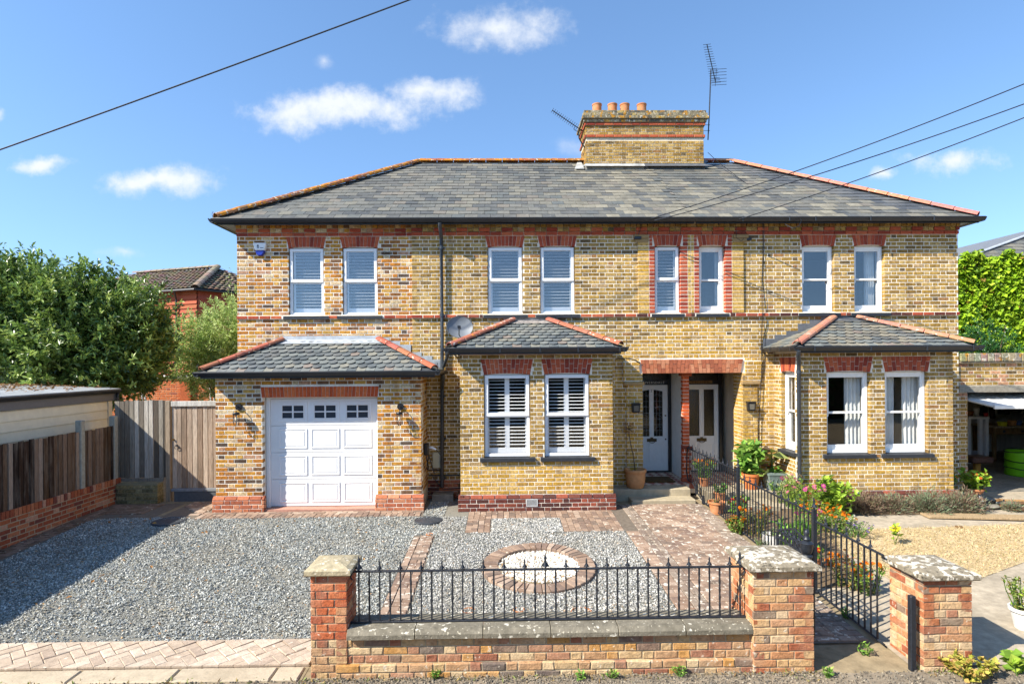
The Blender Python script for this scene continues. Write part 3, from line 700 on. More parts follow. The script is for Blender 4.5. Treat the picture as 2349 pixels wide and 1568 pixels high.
# --- right house body
pcs, prd, core2 = Pieces(), Pieces(bev=.005, jit=.003), MB(); core = core
bayr = (5.60, 8.25, 0, 2.85)
main_front(HR, PX, XR1, WR, (2.74, 4.88), [bayr, (PX-.5, PO1+.3, 0, POT+.01), porch_a], OLD, YM, core2, pcs, prd)
wall_core(core2, (PX, YM, 0), FRONT, XR1-PX, 0, 5.5, [(a-PX, b-PX, ZW0, ZW1) for a, b in WR+[W6]] + [(5.75-PX, 8.1-PX, .3, 2.8), (-.5, PO1-PX, 0, POT)], col=MORT)
core2.box(XR1-.22, XR1, YM+.23, 18.1, 0, 5.5, lin('#a38452')); core2.box(PX, XR1-.23, 17.9, 18.1, 0, 5.5, lin('#a38452'))
panel_side(pcs, prd, 1)
side_r = (.28, .80)
bay(pcs, prd, core2, *BR, BRW, side=side_r)
brick_wall(pcs, (PO1, YM-.03, 0), FRONT, .30, .225, POT, [], OLDY)
brick_wall(pcs, (PO1, YM+.43, 0), (-1, 0, 0), .46, .225, POT, [], OLDY)
core2.box(PO1+.005, PO1+.296, YM-.022, YM, .2, POT, MORT); core2.bbox(PO1-.02, PO1+.35, YM-.07, YM-.0, 2.235, 2.30, .008, lin('#a5895c'))
brick_wall(pcs, (PO1+.06, YM-.035, 0), FRONT, .33, 2.325, 2.70, [], OLDY); core2.box(PO1+.065, PO1+.385, YM-.03, YM-.001, 2.31, 2.72, MORT)
core2.box(PO1+.007, PO1+.2, YM+.222, YM+.425, .2, POT, MORT)
wall_r = core2.build('wall', m_mort, HR, origin=False)
pcs.finish(wall_r, 'brick', 'brickwork', m_brick, 280)
prd.finish(wall_r, 'red_brick', 'red_brickwork', m_red, 120)

# --- arches
for a, b in WL[:2]: arch(wall_l, a, b, .05, ZW1, 5.245, YM+.03, RED)
for a, b in WL[2:]: arch(wall_l, a, b, .05, ZW1, 5.245, YM, RED)
arch(wall_l, W5[0], W5[1], .05, ZW1, 5.245, YM-.035, RED); arch(wall_r, W6[0], W6[1], .05, ZW1, 5.245, YM-.035, RED)
for wl_, xs in ((wall_l, ((2.97, 3.03), (3.65, 3.745))), (wall_r, ((3.875, 3.93), (4.555, 4.64)))):
    for a, b in xs:
        for z in (5.03, 5.105, 5.18):
            mb = MB(); mb.bbox(a, b, YM-.04, YM+.05, z, z+.066, .004, pick(RED)); mb.build('red_brick', m_red, wl_)
for a, b in WR: arch(wall_r, a, b, .05, ZW1, 5.245, YM, RED)
for a, b in BLW: arch(wall_l, a, b, .06, 2.49, 2.77, YB, RED, two=True, camber=.02)
for a, b in BRW: arch(wall_r, a, b, .06, 2.49, 2.77, YB, RED, two=True, camber=.02)
arch(wall_r, side_r[0], side_r[1], .05, 2.49, 2.77, 0, RED, camber=.015, nrm=(-1, 0, 0), O=(BR[0], YM, 0))
arch(wall_l, GD0-.01, GD1+.01, .02, GDT, 2.29, YG, ORA, n=31, camber=.0)
arch(wall_l, 2.83, PX, .05, POT, 2.745, YM-.02, PLO, two=True, camber=.0, n=13); arch(wall_r, PX, 4.81, .05, POT, 2.745, YM-.02, PLO, two=True, camber=.0, n=13)

# --- windows
for a, b in WL: upvc_window(HL, a+.006, b-.006, ZW0+.002, ZW1-.002, YM+(.03 if b < XOLD else 0))
upvc_window(HL, W5[0]+.006, W5[1]-.006, ZW0+.002, ZW1-.002, YM-.0, sext=.08)
for a, b in BLW: upvc_window(HL, a+.006, b-.006, .985, 2.488, YB, two=True, sext=.085)
sash_window(HR, W6[0]+.006, W6[1]-.006, ZW0+.002, ZW1-.002, YM, curt=[(.80, 1.0, 5)], sext=.08)
sash_window(HR, WR[0][0]+.006, WR[0][1]-.006, ZW0+.002, ZW1-.002, YM, curt=[(0, .12, 2)])
sash_window(HR, WR[1][0]+.006, WR[1][1]-.006, ZW0+.002, ZW1-.002, YM, curt=[(.62, .92, 3)])
sash_window(HR, BRW[0][0]+.006, BRW[0][1]-.006, .985, 2.488, YB, curt=[(.62, .98, 4), (0, .06, 9)], sext=.085)
sash_window(HR, BRW[1][0]+.006, BRW[1][1]-.006, .985, 2.488, YB, curt=[(.60, .98, 6), (.10, .42, 8)], sext=.085)
sw_ = sash_window(HR, 0, side_r[1]-side_r[0]-.012, .985, 2.488, 0, n=(-1, 0, 0), O=(BR[0]+.075, YM-side_r[0]-.006, .985), curt=[(.35, .9, 7)])
sill(sw_, side_r[0], side_r[1], .981, 0, n=(-1, 0, 0), O=(BR[0], YM, 0), ext=.06)
# --- interiors: floors, ceilings and partitions behind the windows
for H, x0, x1 in ((HL, XL0+.25, PX-.06), (HR, PX+.06, XR1-.25)):
    mb = MB()
    mb.box(x0, x1, 13.2, 17.8, .10, .16, (.3,)*3); mb.box(x0, x1, YM+.24, 17.8, 2.86, 3.02, (.3,)*3); mb.box(x0, x1, YM+.24, 17.8, 5.36, 5.42, (.3,)*3)
    mb.box(x0, x1, 14.6, 14.7, .16, 5.3, (.3,)*3)
    for xx in ([-1.72, 2.45] if H is HL else [5.05]): mb.box(xx, xx+.08, YM+.26, 14.55, .2, 5.3, (.3,)*3)
    bx = BL if H is HL else BR; mb.box(bx[0]+.23, bx[1]-.23, YB+.24, 13.15, .10, .14, (.3,)*3); mb.box(bx[0]+.23, bx[1]-.23, YB+.24, YM+.2, 2.80, 2.84, (.3,)*3)
    mb.build('interior', m_room, H)

# ------------------------------------------------------------------ main roof
EZ, RZ, YE, YR = 5.53, 7.86, 11.12, 14.69
EXL, EXR, RXL, RXR = -5.56, 9.50, -2.10, 6.02
YK = 2*YR-YE; SL = math.hypot(YR-YE, RZ-EZ); sv = ((0, (YR-YE)/SL, (RZ-EZ)/SL)); nv = (0, -(RZ-EZ)/SL, (YR-YE)/SL)
def deck(name, H, poly, m):
    mb = MB()
    for p in poly: mb.add(p, [tuple(range(len(p)))], (.2, .2, .2))
    return mb.build(name, m, H)
m_deck = mat('roof_felt', lin('#4c4c4a'), rough=.9)
rl = deck('roof', HL, [[(EXL, YE, EZ-.05), (PX, YE, EZ-.05), (PX, YR, RZ-.05), (RXL, YR, RZ-.05)], [(EXL, YE, EZ-.05), (RXL, YR, RZ-.05), (EXL, YK, EZ-.05)],
    [(EXL, YK, EZ-.05), (RXL, YR, RZ-.05), (PX, YR, RZ-.05), (PX, YK, EZ-.05)]], m_slate)
rr = deck('roof', HR, [[(PX, YE, EZ-.05), (EXR, YE, EZ-.05), (RXR, YR, RZ-.05), (PX, YR, RZ-.05)], [(EXR, YE, EZ-.05), (EXR, YK, EZ-.05), (RXR, YR, RZ-.05)],
    [(PX, YK, EZ-.05), (PX, YR, RZ-.05), (RXR, YR, RZ-.05), (EXR, YK, EZ-.05)]], m_slate)
def pf_l(x, d): 
    X = x+EXL; f = min(max((X-1.2)/.5, 0), 1); return SLW if rnd.random() < f*.75 else SLA
def pf_r(x, d):
    X = x+PX; edge = RXR+(EXR-RXR)*(1-d/SL)
    if edge-X < 1.1 and d > .4: return SLD
    return SLW if rnd.random() < .45 else SLA
sp = Pieces(bev=.0025, jit=.003)
slate_slope(sp, (EXL, YE, EZ), (1, 0, 0), sv, nv, SL, .255, .218, lambda d: (RXL-EXL)*d/SL, lambda d: PX-EXL, SLA, palf=pf_l, sag=.035)
ll = math.hypot(RXL-EXL, RZ-EZ); s2 = ((RXL-EXL)/ll, 0, (RZ-EZ)/ll); n2 = (-(RZ-EZ)/ll, 0, (RXL-EXL)/ll)
slate_slope(sp, (EXL, YK, EZ), (0, -1, 0), s2, n2, ll, .255, .218, lambda d: (YK-YR)*d/ll, lambda d: (YK-YE)-(YR-YE)*d/ll, SLA)
sp.finish(rl, 'slate', 'slating', m_slate, 300)
sp = Pieces(bev=.0025, jit=.003)
slate_slope(sp, (PX, YE, EZ), (1, 0, 0), sv, nv, SL, .255, .218, lambda d: 0, lambda d: (EXR-PX)-(EXR-RXR)*d/SL, SLA, palf=pf_r, sag=.035)
lr = math.hypot(EXR-RXR, RZ-EZ)
slate_slope(sp, (EXR, YE, EZ), (0, 1, 0), (-(EXR-RXR)/lr, 0, (RZ-EZ)/lr), ((RZ-EZ)/lr, 0, (EXR-RXR)/lr), lr, .255, .218, lambda d: (YR-YE)*d/lr, lambda d: (YK-YE)-(YK-YR)*d/lr, SLA)
sp.finish(rr, 'slate', 'slating', m_slate, 300)
TERR = lin('#a0614a'); TERR2 = lin('#b87a64')
hip_tiles(rl, (EXL+.02, YE+.02, EZ+.03), (RXL, YR, RZ+.03), m_ridge, lin('#8a5a3e'), r=.115); hip_tiles(rl, (RXL+.03, YR, RZ+.03), (2.15, YR, RZ+.03), m_ridge, lin('#96603c'), r=.11, name='ridge_tile')
hip_tiles(rl, (RXL, YR, RZ+.02), (EXL+.02, YK, EZ+.03), m_ridge, lin('#8a5a3e'), r=.115)
hip_tiles(rr, (EXR-.02, YE+.02, EZ+.03), (RXR, YR, RZ+.03), m_hipt, TERR2, r=.105); hip_tiles(rr, (5.12, YR, RZ+.03), (RXR-.03, YR, RZ+.03), m_hipt, TERR2, r=.105, name='ridge_tile')
for H, a, b in ((HL, EXL, PX-.002), (HR, PX+.002, EXR)):
    mb = MB(); mb.box(a+.02, b-.02 if H is HR else b, YE+.03, YM+.02, 5.47, 5.485, (.3,)*3)
    xs = EXL+.03 if H is HL else EXR-.05; mb.box(xs, xs+.02, YE+.05, YK, 5.44, 5.52, (.3,)*3)
    if H is HL: mb.box(EXL+.05, XL0-.002, YE+.05, YK, 5.455, 5.468, (.3,)*3)
    else: mb.box(XR1+.002, EXR-.055, YE+.05, YK, 5.455, 5.468, (.3,)*3)
    mb.build('soffit', m_soff, H)
    mb = MB(); mb.box(a+.03, b, YE+.025, YE+.045, 5.42, 5.515, (.1,)*3); mb.build('fascia', m_black, H)
gutter(HL, [((EXL-.03, YE-.085, 5.528), (PX, YE-.085, 5.528), (0, -1, 0)), ((EXL-.09, YE-.06, 5.528), (EXL-.09, YK, 5.528), (-1, 0, 0))], m_gut)
gutter(HR, [((PX+.002, YE-.085, 5.528), (EXR+.05, YE-.085, 5.528), (0, -1, 0)), ((EXR+.09, YE-.06, 5.528), (EXR+.09, YK, 5.528), (1, 0, 0))], m_gut, clips=[.16, .32, .41, .6, .82])

# --- chimney on the ridge
CHX0, CHX1, CHY = 2.14, 5.11, 14.22
core = MB(); core.box(CHX0+.007, CHX1-.007, CHY+.007, CHY+.89, 7.2, 8.95, MORTD)
pcs = Pieces(); prd = Pieces(bev=.005)
brick_wall(pcs, (CHX0, CHY, 0), FRONT, CHX1-CHX0, 7.65, 8.625, [(0, 9, 8.295, 8.38)], OLD)
brick_wall(pcs, (CHX0, CHY+.9, 0), (-1, 0, 0), .9, 7.2, 8.625, [(0, 9, 8.295, 8.38)], OLD, phase=1)
brick_wall(pcs, (CHX1, CHY, 0), (1, 0, 0), .9, 7.2, 8.625, [(0, 9, 8.295, 8.38)], OLD, phase=1)
CAPP = pal([('#7d7560', 4), ('#6c6656', 3), ('#948a70', 3), ('#5d5a50', 2), ('#a08d5c', 2)])
for z, e, pl_, pp in ((8.30, .03, RED, prd), (8.60, .035, RED, prd), (8.675, .06, CAPP, pcs), (8.75, .10, CAPP, pcs), (8.825, .08, CAPP, pcs), (8.90, .05, CAPP, pcs)):
    z = round(z/.075)*.075
    brick_wall(pp, (CHX0-e, CHY-e, 0), FRONT, CHX1-CHX0+2*e, z, z+.075, [], pl_, bond='s' if pl_ is RED else 'flemish', D=.16)
    brick_wall(pp, (CHX0-e, CHY+.9+e, 0), (-1, 0, 0), .9+2*e-.1, z, z+.075, [], pl_, D=.16); brick_wall(pp, (CHX1+e, CHY-e+.1, 0), (1, 0, 0), .9+2*e-.1, z, z+.075, [], pl_, D=.16)
    core.box(CHX0-e+.008, CHX1+e-.008, CHY-e+.008, CHY+.9+e-.01, z+.002, z+.073, lin('#8b8168'))
chim = core.build('chimney', m_mort, HL)
m_cap = mat('lichen_brick', attr=True, rough=.95, spec=.1, var=.3, vscale=22, bump=.6, bscale=60, spots=[(7, .56, lin('#b5801f'), .8), (15, .60, lin('#c4bfae'), .8), (19, .63, (.03, .03, .03), .7)])
low = Pieces(); top = Pieces(); 
for it in pcs.it: (top if it[1][2, 3] > 8.66 else low).it.append(it)
low.finish(chim, 'brick', 'brickwork', m_brick, 70); top.finish(chim, 'cap_brick', 'cap_brickwork', m_cap, 40); prd.finish(chim, 'red_brick', 'red_brickwork', m_red, 25)
for x in (2.50, 2.90, 3.22, 3.66):
    mb = MB(); mb.lathe([(.12, 0), (.125, .03), (.118, .05), (.118, .36), (.128, .37), (.128, .40), (.10, .40), (.10, .15)], (x, 14.67, 8.96), 20, lin('#c07a4c')); mb.build('chimney_pot', m_terra, chim, smooth=True, auto=40)
hip_tiles(chim, (3.92, 14.5, 8.985), (3.92, 14.95, 8.985), m_cap, lin('#7d6a50'), r=.12, name='flue_cap'); hip_tiles(chim, (4.28, 14.5, 8.985), (4.28, 14.95, 8.985), m_cap, lin('#7d6a50'), r=.12, name='flue_cap'); hip_tiles(chim, (4.62, 14.5, 8.985), (4.62, 14.95, 8.985), m_cap, lin('#7d6a50'), r=.12, name='flue_cap')
mb = MB()
for k in range(5):
    a = math.pi*k/5; mb.tube([(4.95+.13*math.cos(t)*math.cos(a), 14.6+.13*math.cos(t)*math.sin(a), 8.96+.15*math.sin(t)) for t in [math.pi*i/10 for i in range(11)]], .005, 5)
mb.build('wire_guard', m_cast, chim)
mb = MB(); mb.prism([(CHX0-.30, 14.1), (CHX0-.12, 14.8), (CHX0-.06, 14.8), (CHX0-.06, 14.1)], lambda a, b, d: (a, b, EZ+(b-YE)*(RZ-EZ)/(YR-YE)+.03+d), .0, .01); 
mb.box(CHX0-.02, 3.6, CHY-.012, CHY+.01, 7.50, 7.68, (.6,)*3); mb.add([(CHX0-.12, CHY-.13, 7.575), (3.6, CHY-.13, 7.575), (3.6, CHY-.01, 7.66), (CHX0-.02, CHY-.01, 7.66)], [(0, 1, 2, 3)]); mb.build('flashing', mat('mortar_flashing', lin('#a9a9a4'), rough=.8, var=.3, vscale=7, var2=.6, v2scale=5, v2col=lin('#55565a')), chim)
mb = MB(); mb.box(3.605, CHX1+.02, CHY-.012, CHY+.01, 7.50, 7.68, (.3,)*3); mb.add([(3.605, CHY-.13, 7.575), (CHX1+.2, CHY-.13, 7.575), (CHX1+.02, CHY-.01, 7.66), (3.605, CHY-.01, 7.66)], [(0, 1, 2, 3)])
mb.add([(CHX1+.01, CHY, 7.66), (CHX1+.25, CHY+.35, 7.86), (CHX1+.01, CHY+.4, 8.0)], [(0, 1, 2)]); mb.build('flashing', m_leadd, chim)

# --- low hipped roofs of garage and bays
def low_roof(H, name, eL, eR, Ye, ze, tL, tR, zt, wid, gauge, hm, hcol, palette=FIS, sideL=False, topflash=None):
    Yw = YM-.0; L_ = math.hypot(Yw-Ye, zt-ze); s_ = (0, (Yw-Ye)/L_, (zt-ze)/L_); n_ = (0, -(zt-ze)/L_, (Yw-Ye)/L_)
    mb = MB(); mb.add([(eL, Ye, ze-.012), (eR, Ye, ze-.012), (tR, Yw, zt-.012), (tL, Yw, zt-.012)], [(0, 1, 2, 3)], lin('#3f4346')); mb.add([(eL, Ye, ze-.012), (tL, Yw, zt-.012), (eL, Yw, ze-.012)], [(0, 1, 2)], lin('#3f4346'))
    mb.add([(eR, Ye, ze-.012), (eR, Yw, ze-.012), (tR, Yw, zt-.012)], [(0, 1, 2)], lin('#3f4346')); mb.add([(eL, Ye, ze-.015), (eL, Yw, ze-.015), (eR, Yw, ze-.015), (eR, Ye, ze-.015)], [(0, 1, 2, 3)], lin('#3f4346'))
    R = mb.build(name, m_fish, H); pc = Pieces(bev=.002, jit=.002)
    slate_slope(pc, (eL, Ye, ze), (1, 0, 0), s_, n_, L_, wid, gauge, lambda d: (tL-eL)*d/L_, lambda d: (eR-eL)-(eR-tR)*d/L_, palette, d0=-.01, lift=.010)
    pc2 = Pieces(); first = [it for it in pc.it if False]
    fish = Pieces()
    slate_slope(fish, (eL, Ye, ze), (1, 0, 0), s_, n_, L_, wid, gauge, lambda d: (tL-eL)*d/L_, lambda d: (eR-eL)-(eR-tR)*d/L_, palette, fish=True, d0=gauge*.72, lift=.026)
    for it in pc.it:
        dd = np.dot(it[1][:3, 3]-np.array([eL, Ye, ze]), np.array(s_))
        if dd < gauge*.6: fish.it.append(it)
    fish.uq += pc.uq[:0]
    la = math.hypot(tL-eL, zt-ze); lb_ = math.hypot(eR-tR, zt-ze)
    slate_slope(fish, (eL, Yw, ze), (0, -1, 0), ((tL-eL)/la, 0, (zt-ze)/la), (-(zt-ze)/la, 0, (tL-eL)/la), la, wid, gauge, lambda d: 0, lambda d: (Yw-Ye)*(1-d/la), palette, fish=True, lift=.014)
    slate_slope(fish, (eR, Ye, ze), (0, 1, 0), (-(eR-tR)/lb_, 0, (zt-ze)/lb_), ((zt-ze)/lb_, 0, (eR-tR)/lb_), lb_, wid, gauge, lambda d: (Yw-Ye)*d/lb_, lambda d: (Yw-Ye), palette, fish=True, lift=.014)
    fish.finish(R, 'slate', 'slating', m_fish, 95)
    hip_tiles(R, (eL+.03, Ye+.03, ze+.035), (tL+.0, Yw-.02, zt+.03), hm, hcol, r=.085, ln=.36); hip_tiles(R, (eR-.03, Ye+.03, ze+.035), (tR, Yw-.02, zt+.03), hm, hcol, r=.085, ln=.36)
    d1 = .19; t = 1-d1/L_; mb = MB()
    q = lambda k, off: (tL+(eL-tL)*k+.03, Yw+(Ye-Yw)*k, zt+(ze-zt)*k+off); q2 = lambda k, off: (tR+(eR-tR)*k-.03, Yw+(Ye-Yw)*k, zt+(ze-zt)*k+off)
    mb.add([q(d1/L_, .03), q2(d1/L_, .03), q2(0, .032), q(0, .032)], [(0, 1, 2, 3)], (.6,)*3); mb.box(tL-.02, tR+.02, Yw-.008, Yw-.001, zt, zt+.10, (.6,)*3)
    mb.build('flashing', topflash or m_lead, R)
    for sgn, e, t_ in ((-1, eL, tL), (1, eR, tR)):       # stepped lead up each side
        n = 6
        for i in range(n):
            a = t_+(e-t_)*(i)/n; b = t_+(e-t_)*(i+1)/n; z_ = zt+(ze-zt)*(i+.3)/n
            flash_steps(R, [(min(a, b), max(a, b)+.0, zt+(ze-zt)*(i+1)/n-.02, round((z_+.10)/.075)*.075, YM-.003-.001*(i % 2))], topflash or m_lead)
    mb = MB(); mb.box(eL+.03, eR-.03, Ye+.03, Ye+.05, ze-.12, ze-.03, (.1,)*3); mb.build('fascia', m_black, R)
    return R
rg = low_roof(HL, 'garage_roof', -5.42, -1.18, 10.22, 2.575, -4.34, -2.46, 3.165, .165, .16, m_hipt, TERR)
gutter(rg, [((-5.46, 10.16, 2.575), (-1.12, 10.16, 2.575), (0, -1, 0)), ((-1.10, 10.17, 2.575), (-1.10, 11.35, 2.575), (1, 0, 0)), ((-5.49, 10.17, 2.575), (-5.49, 11.4, 2.575), (-1, 0, 0))], m_gut)
rb = low_roof(HL, 'bay_roof', -.97, 2.16, 10.10, 2.975, .24, .92, 3.53, .165, .155, m_hipl, TERR, topflash=mat('stained_lead', lin('#9b938c'), rough=.6, var=.4, vscale=12))
gutter(rb, [((-1.0, 10.04, 2.972), (2.22, 10.04, 2.972), (0, -1, 0)), ((-1.04, 10.05, 2.972), (-1.04, 11.36, 2.972), (-1, 0, 0)), ((2.25, 10.05, 2.972), (2.25, 11.36, 2.972), (1, 0, 0))], m_gut, clips=[.3, .52, .73, .96])
rs = low_roof(HR, 'bay_roof', 5.27, 8.57, 10.10, 2.965, 6.70, 7.17, 3.54, .165, .155, m_hipt, TERR2, palette=SLW+FIS, topflash=m_leadd)
gutter(rs, [((5.24, 10.04, 2.96), (8.62, 10.04, 2.96), (0, -1, 0)), ((5.20, 10.05, 2.96), (5.20, 11.36, 2.96), (-1, 0, 0)), ((8.66, 10.05, 2.96), (8.66, 11.36, 2.96), (1, 0, 0))], m_gut, clips=[.1, .4, .7, .95])
for R_, x, y, z in ((rg, -5.40, 10.2, 2.60), (rg, -1.17, 10.25, 2.6), (rb, -.98, 10.08, 3.0), (rb, 2.2, 10.1, 3.0), (rs, 5.28, 10.1, 3.0), (rs, 8.58, 10.1, 3.0), (rl, EXL-.02, YE, EZ+.02)):
    mb = MB(); mb.tube([(x, y, z)]+[(x+.01, y-.03-.03*math.sin(t), z+.03+.05*t/3-.02*math.cos(t)) for t in (0, .8, 1.6, 2.4, 3.2, 4)], .005, 6); mb.build('hip_iron', m_cast, R_)
# ------------------------------------------------------------------ garage door
I4 = Matrix.Identity(4)
gd = None; YD = YG+.20
mb = MB(); mb.bbox(GD0+.002, GD0+.07, YD-.05, YD+.05, .02, GDT-.002, .006, (.8,)*3); mb.bbox(GD1-.05, GD1-.002, YD-.03, YD+.05, .02, GDT-.002, .006, (.8,)*3)
mb.bbox(GD0+.069, GD1-.049, YD-.028, YD+.05, GDT-.035, GDT-.002, .006, (.8,)*3)
gd = mb.build('garage_door', m_white, HL)
gx0, gx1 = GD0+.07, GD1-.05; gz0, gz1 = .055, GDT-.036; sh = (gz1-gz0)/4
for r_ in range(4):
    za, zb = gz0+r_*sh, gz0+(r_+1)*sh-.006; mb = MB(); mb.bbox(gx0, gx1, YD, YD+.04, za, zb, .004, (.8,)*3); sec = mb.build('door_section', m_white, gd)
    for c in range(3):
        a = gx0+.15+c*(gx1-gx0-.18)/3*1.0; wd = .535; b = a+wd; z0_, z1_ = za+.065, zb-.055
        if r_ < 3:
            mb = MB(); fr = lambda p, q, d: (p, d, q)
            for (i0, d0, i1, d1) in ((0, YD-.0005, .010, YD-.012), (.010, YD-.012, .022, YD-.012), (.022, YD-.012, .045, YD-.001), (.045, YD-.001, .06, YD-.008)):
                o = [(a+i0, z0_+i0), (b-i0, z0_+i0), (b-i0, z1_-i0), (a+i0, z1_-i0)]; n_ = [(a+i1, z0_+i1), (b-i1, z0_+i1), (b-i1, z1_-i1), (a+i1, z1_-i1)]
                for k in range(4): mb.add([fr(*o[k], d0), fr(*o[(k+1) % 4], d0), fr(*n_[(k+1) % 4], d1), fr(*n_[k], d1)], [(0, 1, 2, 3)], (.8,)*3)
            mb.add([fr(a+.06, z0_+.06, YD-.008), fr(b-.06, z0_+.06, YD-.008), fr(b-.06, z1_-.06, YD-.008), fr(a+.06, z1_-.06, YD-.008)], [(0, 1, 2, 3)], (.8,)*3)
            mb.build('raised_panel', m_white, sec)
        else:
            mb = MB(); rect_frame(mb, a, b, z0_, z1_, .05, YD-.012, YD+.002, I4); rect_frame(mb, a+.05, b-.05, z0_+.05, z1_-.05, .022, YD-.02, YD+.001, I4)
            mb.bbox((a+b)/2-.014, (a+b)/2+.014, YD-.018, YD+.001, z0_+.073, z1_-.073, .003, (.8,)*3); mb.bbox(a+.073, b-.073, YD-.017, YD+.001, (z0_+z1_)/2-.012, (z0_+z1_)/2+.012, .003, (.8,)*3); mb.build('window_frame', m_white, sec)
            for px_ in ((a+.073, (a+b)/2-.014), ((a+b)/2+.014, b-.073)):
                for pz_ in ((z0_+.073, (z0_+z1_)/2-.012), ((z0_+z1_)/2+.012, z1_-.073)):
                    mb = MB(); mb.box(px_[0], px_[1], YD-.004, YD-.001, pz_[0], pz_[1]); mb.build('pane', mat('smoked_pane', lin('#3b4149'), rough=.08, spec=.6, var=0), sec)
mb = MB(); mb.box(GD0, GD1, YG-.02, YD+.06, .0, .045, lin('#b98a78')); mb.build('threshold', m_mort, gd)

# ------------------------------------------------------------------ porch: floor, walls, doors, steps
YDR = 12.75; FZ = .225
for H, a, b in ((HL, 2.50, PX), (HR, PX, 5.14)):
    mb = MB(); x_in0 = 2.82 if H is HL else 3.9; x_in1 = 3.77 if H is HL else 5.03
    if H is HL: mb.box(2.66, 2.80, YM+.225, YDR+.2, FZ, 2.75, lin('#d8cbb0'))
    else: mb.add([(PO1+.21, YM+.22, FZ), (PO1+.21, YM+.45, FZ), (5.03, YDR+.2, FZ), (5.3, YDR+.2, FZ), (5.3, YM+.22, FZ)]+[(PO1+.21, YM+.22, 2.75), (PO1+.21, YM+.45, 2.75), (5.03, YDR+.2, 2.75), (5.3, YDR+.2, 2.75), (5.3, YM+.22, 2.75)], [(0, 1, 6, 5), (1, 2, 7, 6), (2, 3, 8, 7), (3, 4, 9, 8), (4, 0, 5, 9)], lin('#d8cbb0'))
    mb.box(2.60 if H is HL else PX, PX if H is HL else 5.3, YM+.221, YDR+.2, 2.62, 2.70, lin('#dcd8cc'))
    mb.box(2.82 if H is HL else PX, PX if H is HL else 5.03, YDR+.06, YDR+.16, 2.45, 2.619, lin('#dcd8cc'))
    mb.build('porch_lining', m_mort, H)
mb = MB(); mb.box(3.79, PX-.001, 11.87, YDR+.05, FZ, 2.61, (.8,)*3); mb.build('porch_partition', m_wpaint, HL)
mb = MB(); mb.box(PX+.001, 3.885, 11.87, YDR+.05, FZ, 2.61, (.8,)*3); mb.build('porch_partition', mat('cream_render', lin('#b09c7c'), rough=.9, var=.1), HR)
pc = Pieces(bev=.005, jit=.002); brick_wall(pc, (3.745, 11.74, 0), FRONT, .135, .30, 2.46, [], ORA, L=.135, bond='s'); brick_wall(pc, (3.745, 11.88, 0), (-1, 0, 0), .14, .30, 2.46, [], ORA, L=.14, bond='s'); brick_wall(pc, (3.88, 11.74, 0), (1, 0, 0), .14, .30, 2.46, [], ORA, L=.14, bond='s')
brick_wall(pc, (3.72, 11.70, 0), FRONT, .19, .225, .90, [], ORA); brick_wall(pc, (3.72, 11.75, 0), (-1, 0, 0), .05, .225, .9, [], ORA)
mb = MB(); mb.box(3.75, 3.875, 11.747, 11.869, FZ, 2.61, MORT); mb.bbox(3.70, 3.92, 11.69, 11.88, 2.40, 2.47, .01, lin('#9c4f33')); mb.box(3.727, 3.905, 11.707, 11.746, FZ, .90, MORT); mb.bbox(3.70, 3.93, 11.67, 11.75, .90, .95, .012, lin('#7a3b2c')); mb.bbox(3.69, 3.94, 11.65, 11.75, FZ, .30, .01, lin('#a9573a'))
col_ = mb.build('porch_column', m_red, HL); pc.finish(col_, 'brick', 'brickwork', m_red, 60)
m_tile = None
def chequer(name):
    mt = bpy.data.materials.new(name); mt.use_nodes = True; N = mt.node_tree.nodes; L = mt.node_tree.links; b = N['Principled BSDF']; b.inputs['Roughness'].default_value = .5
    g = N.new('ShaderNodeNewGeometry'); mp = N.new('ShaderNodeMapping'); mp.inputs['Rotation'].default_value = (0, 0, rad(45)); L.new(g.outputs['Position'], mp.inputs[0])
    c = N.new('ShaderNodeTexChecker'); c.inputs['Scale'].default_value = 7.2; c.inputs['Color1'].default_value = (*lin('#8c4534'), 1); c.inputs['Color2'].default_value = (*lin('#c7b8a2'), 1); L.new(mp.outputs[0], c.inputs[0]); L.new(c.outputs[0], b.inputs['Base Color']); return mt
m_tile = chequer('chequer_tiles')
for H, a, b in ((HL, 2.82, PX-.001), (HR, PX+.001, 5.02)):
    mb = MB(); mb.box(a, b, 11.42, YDR+.1, .05, FZ); mb.build('porch_floor', m_tile, H)
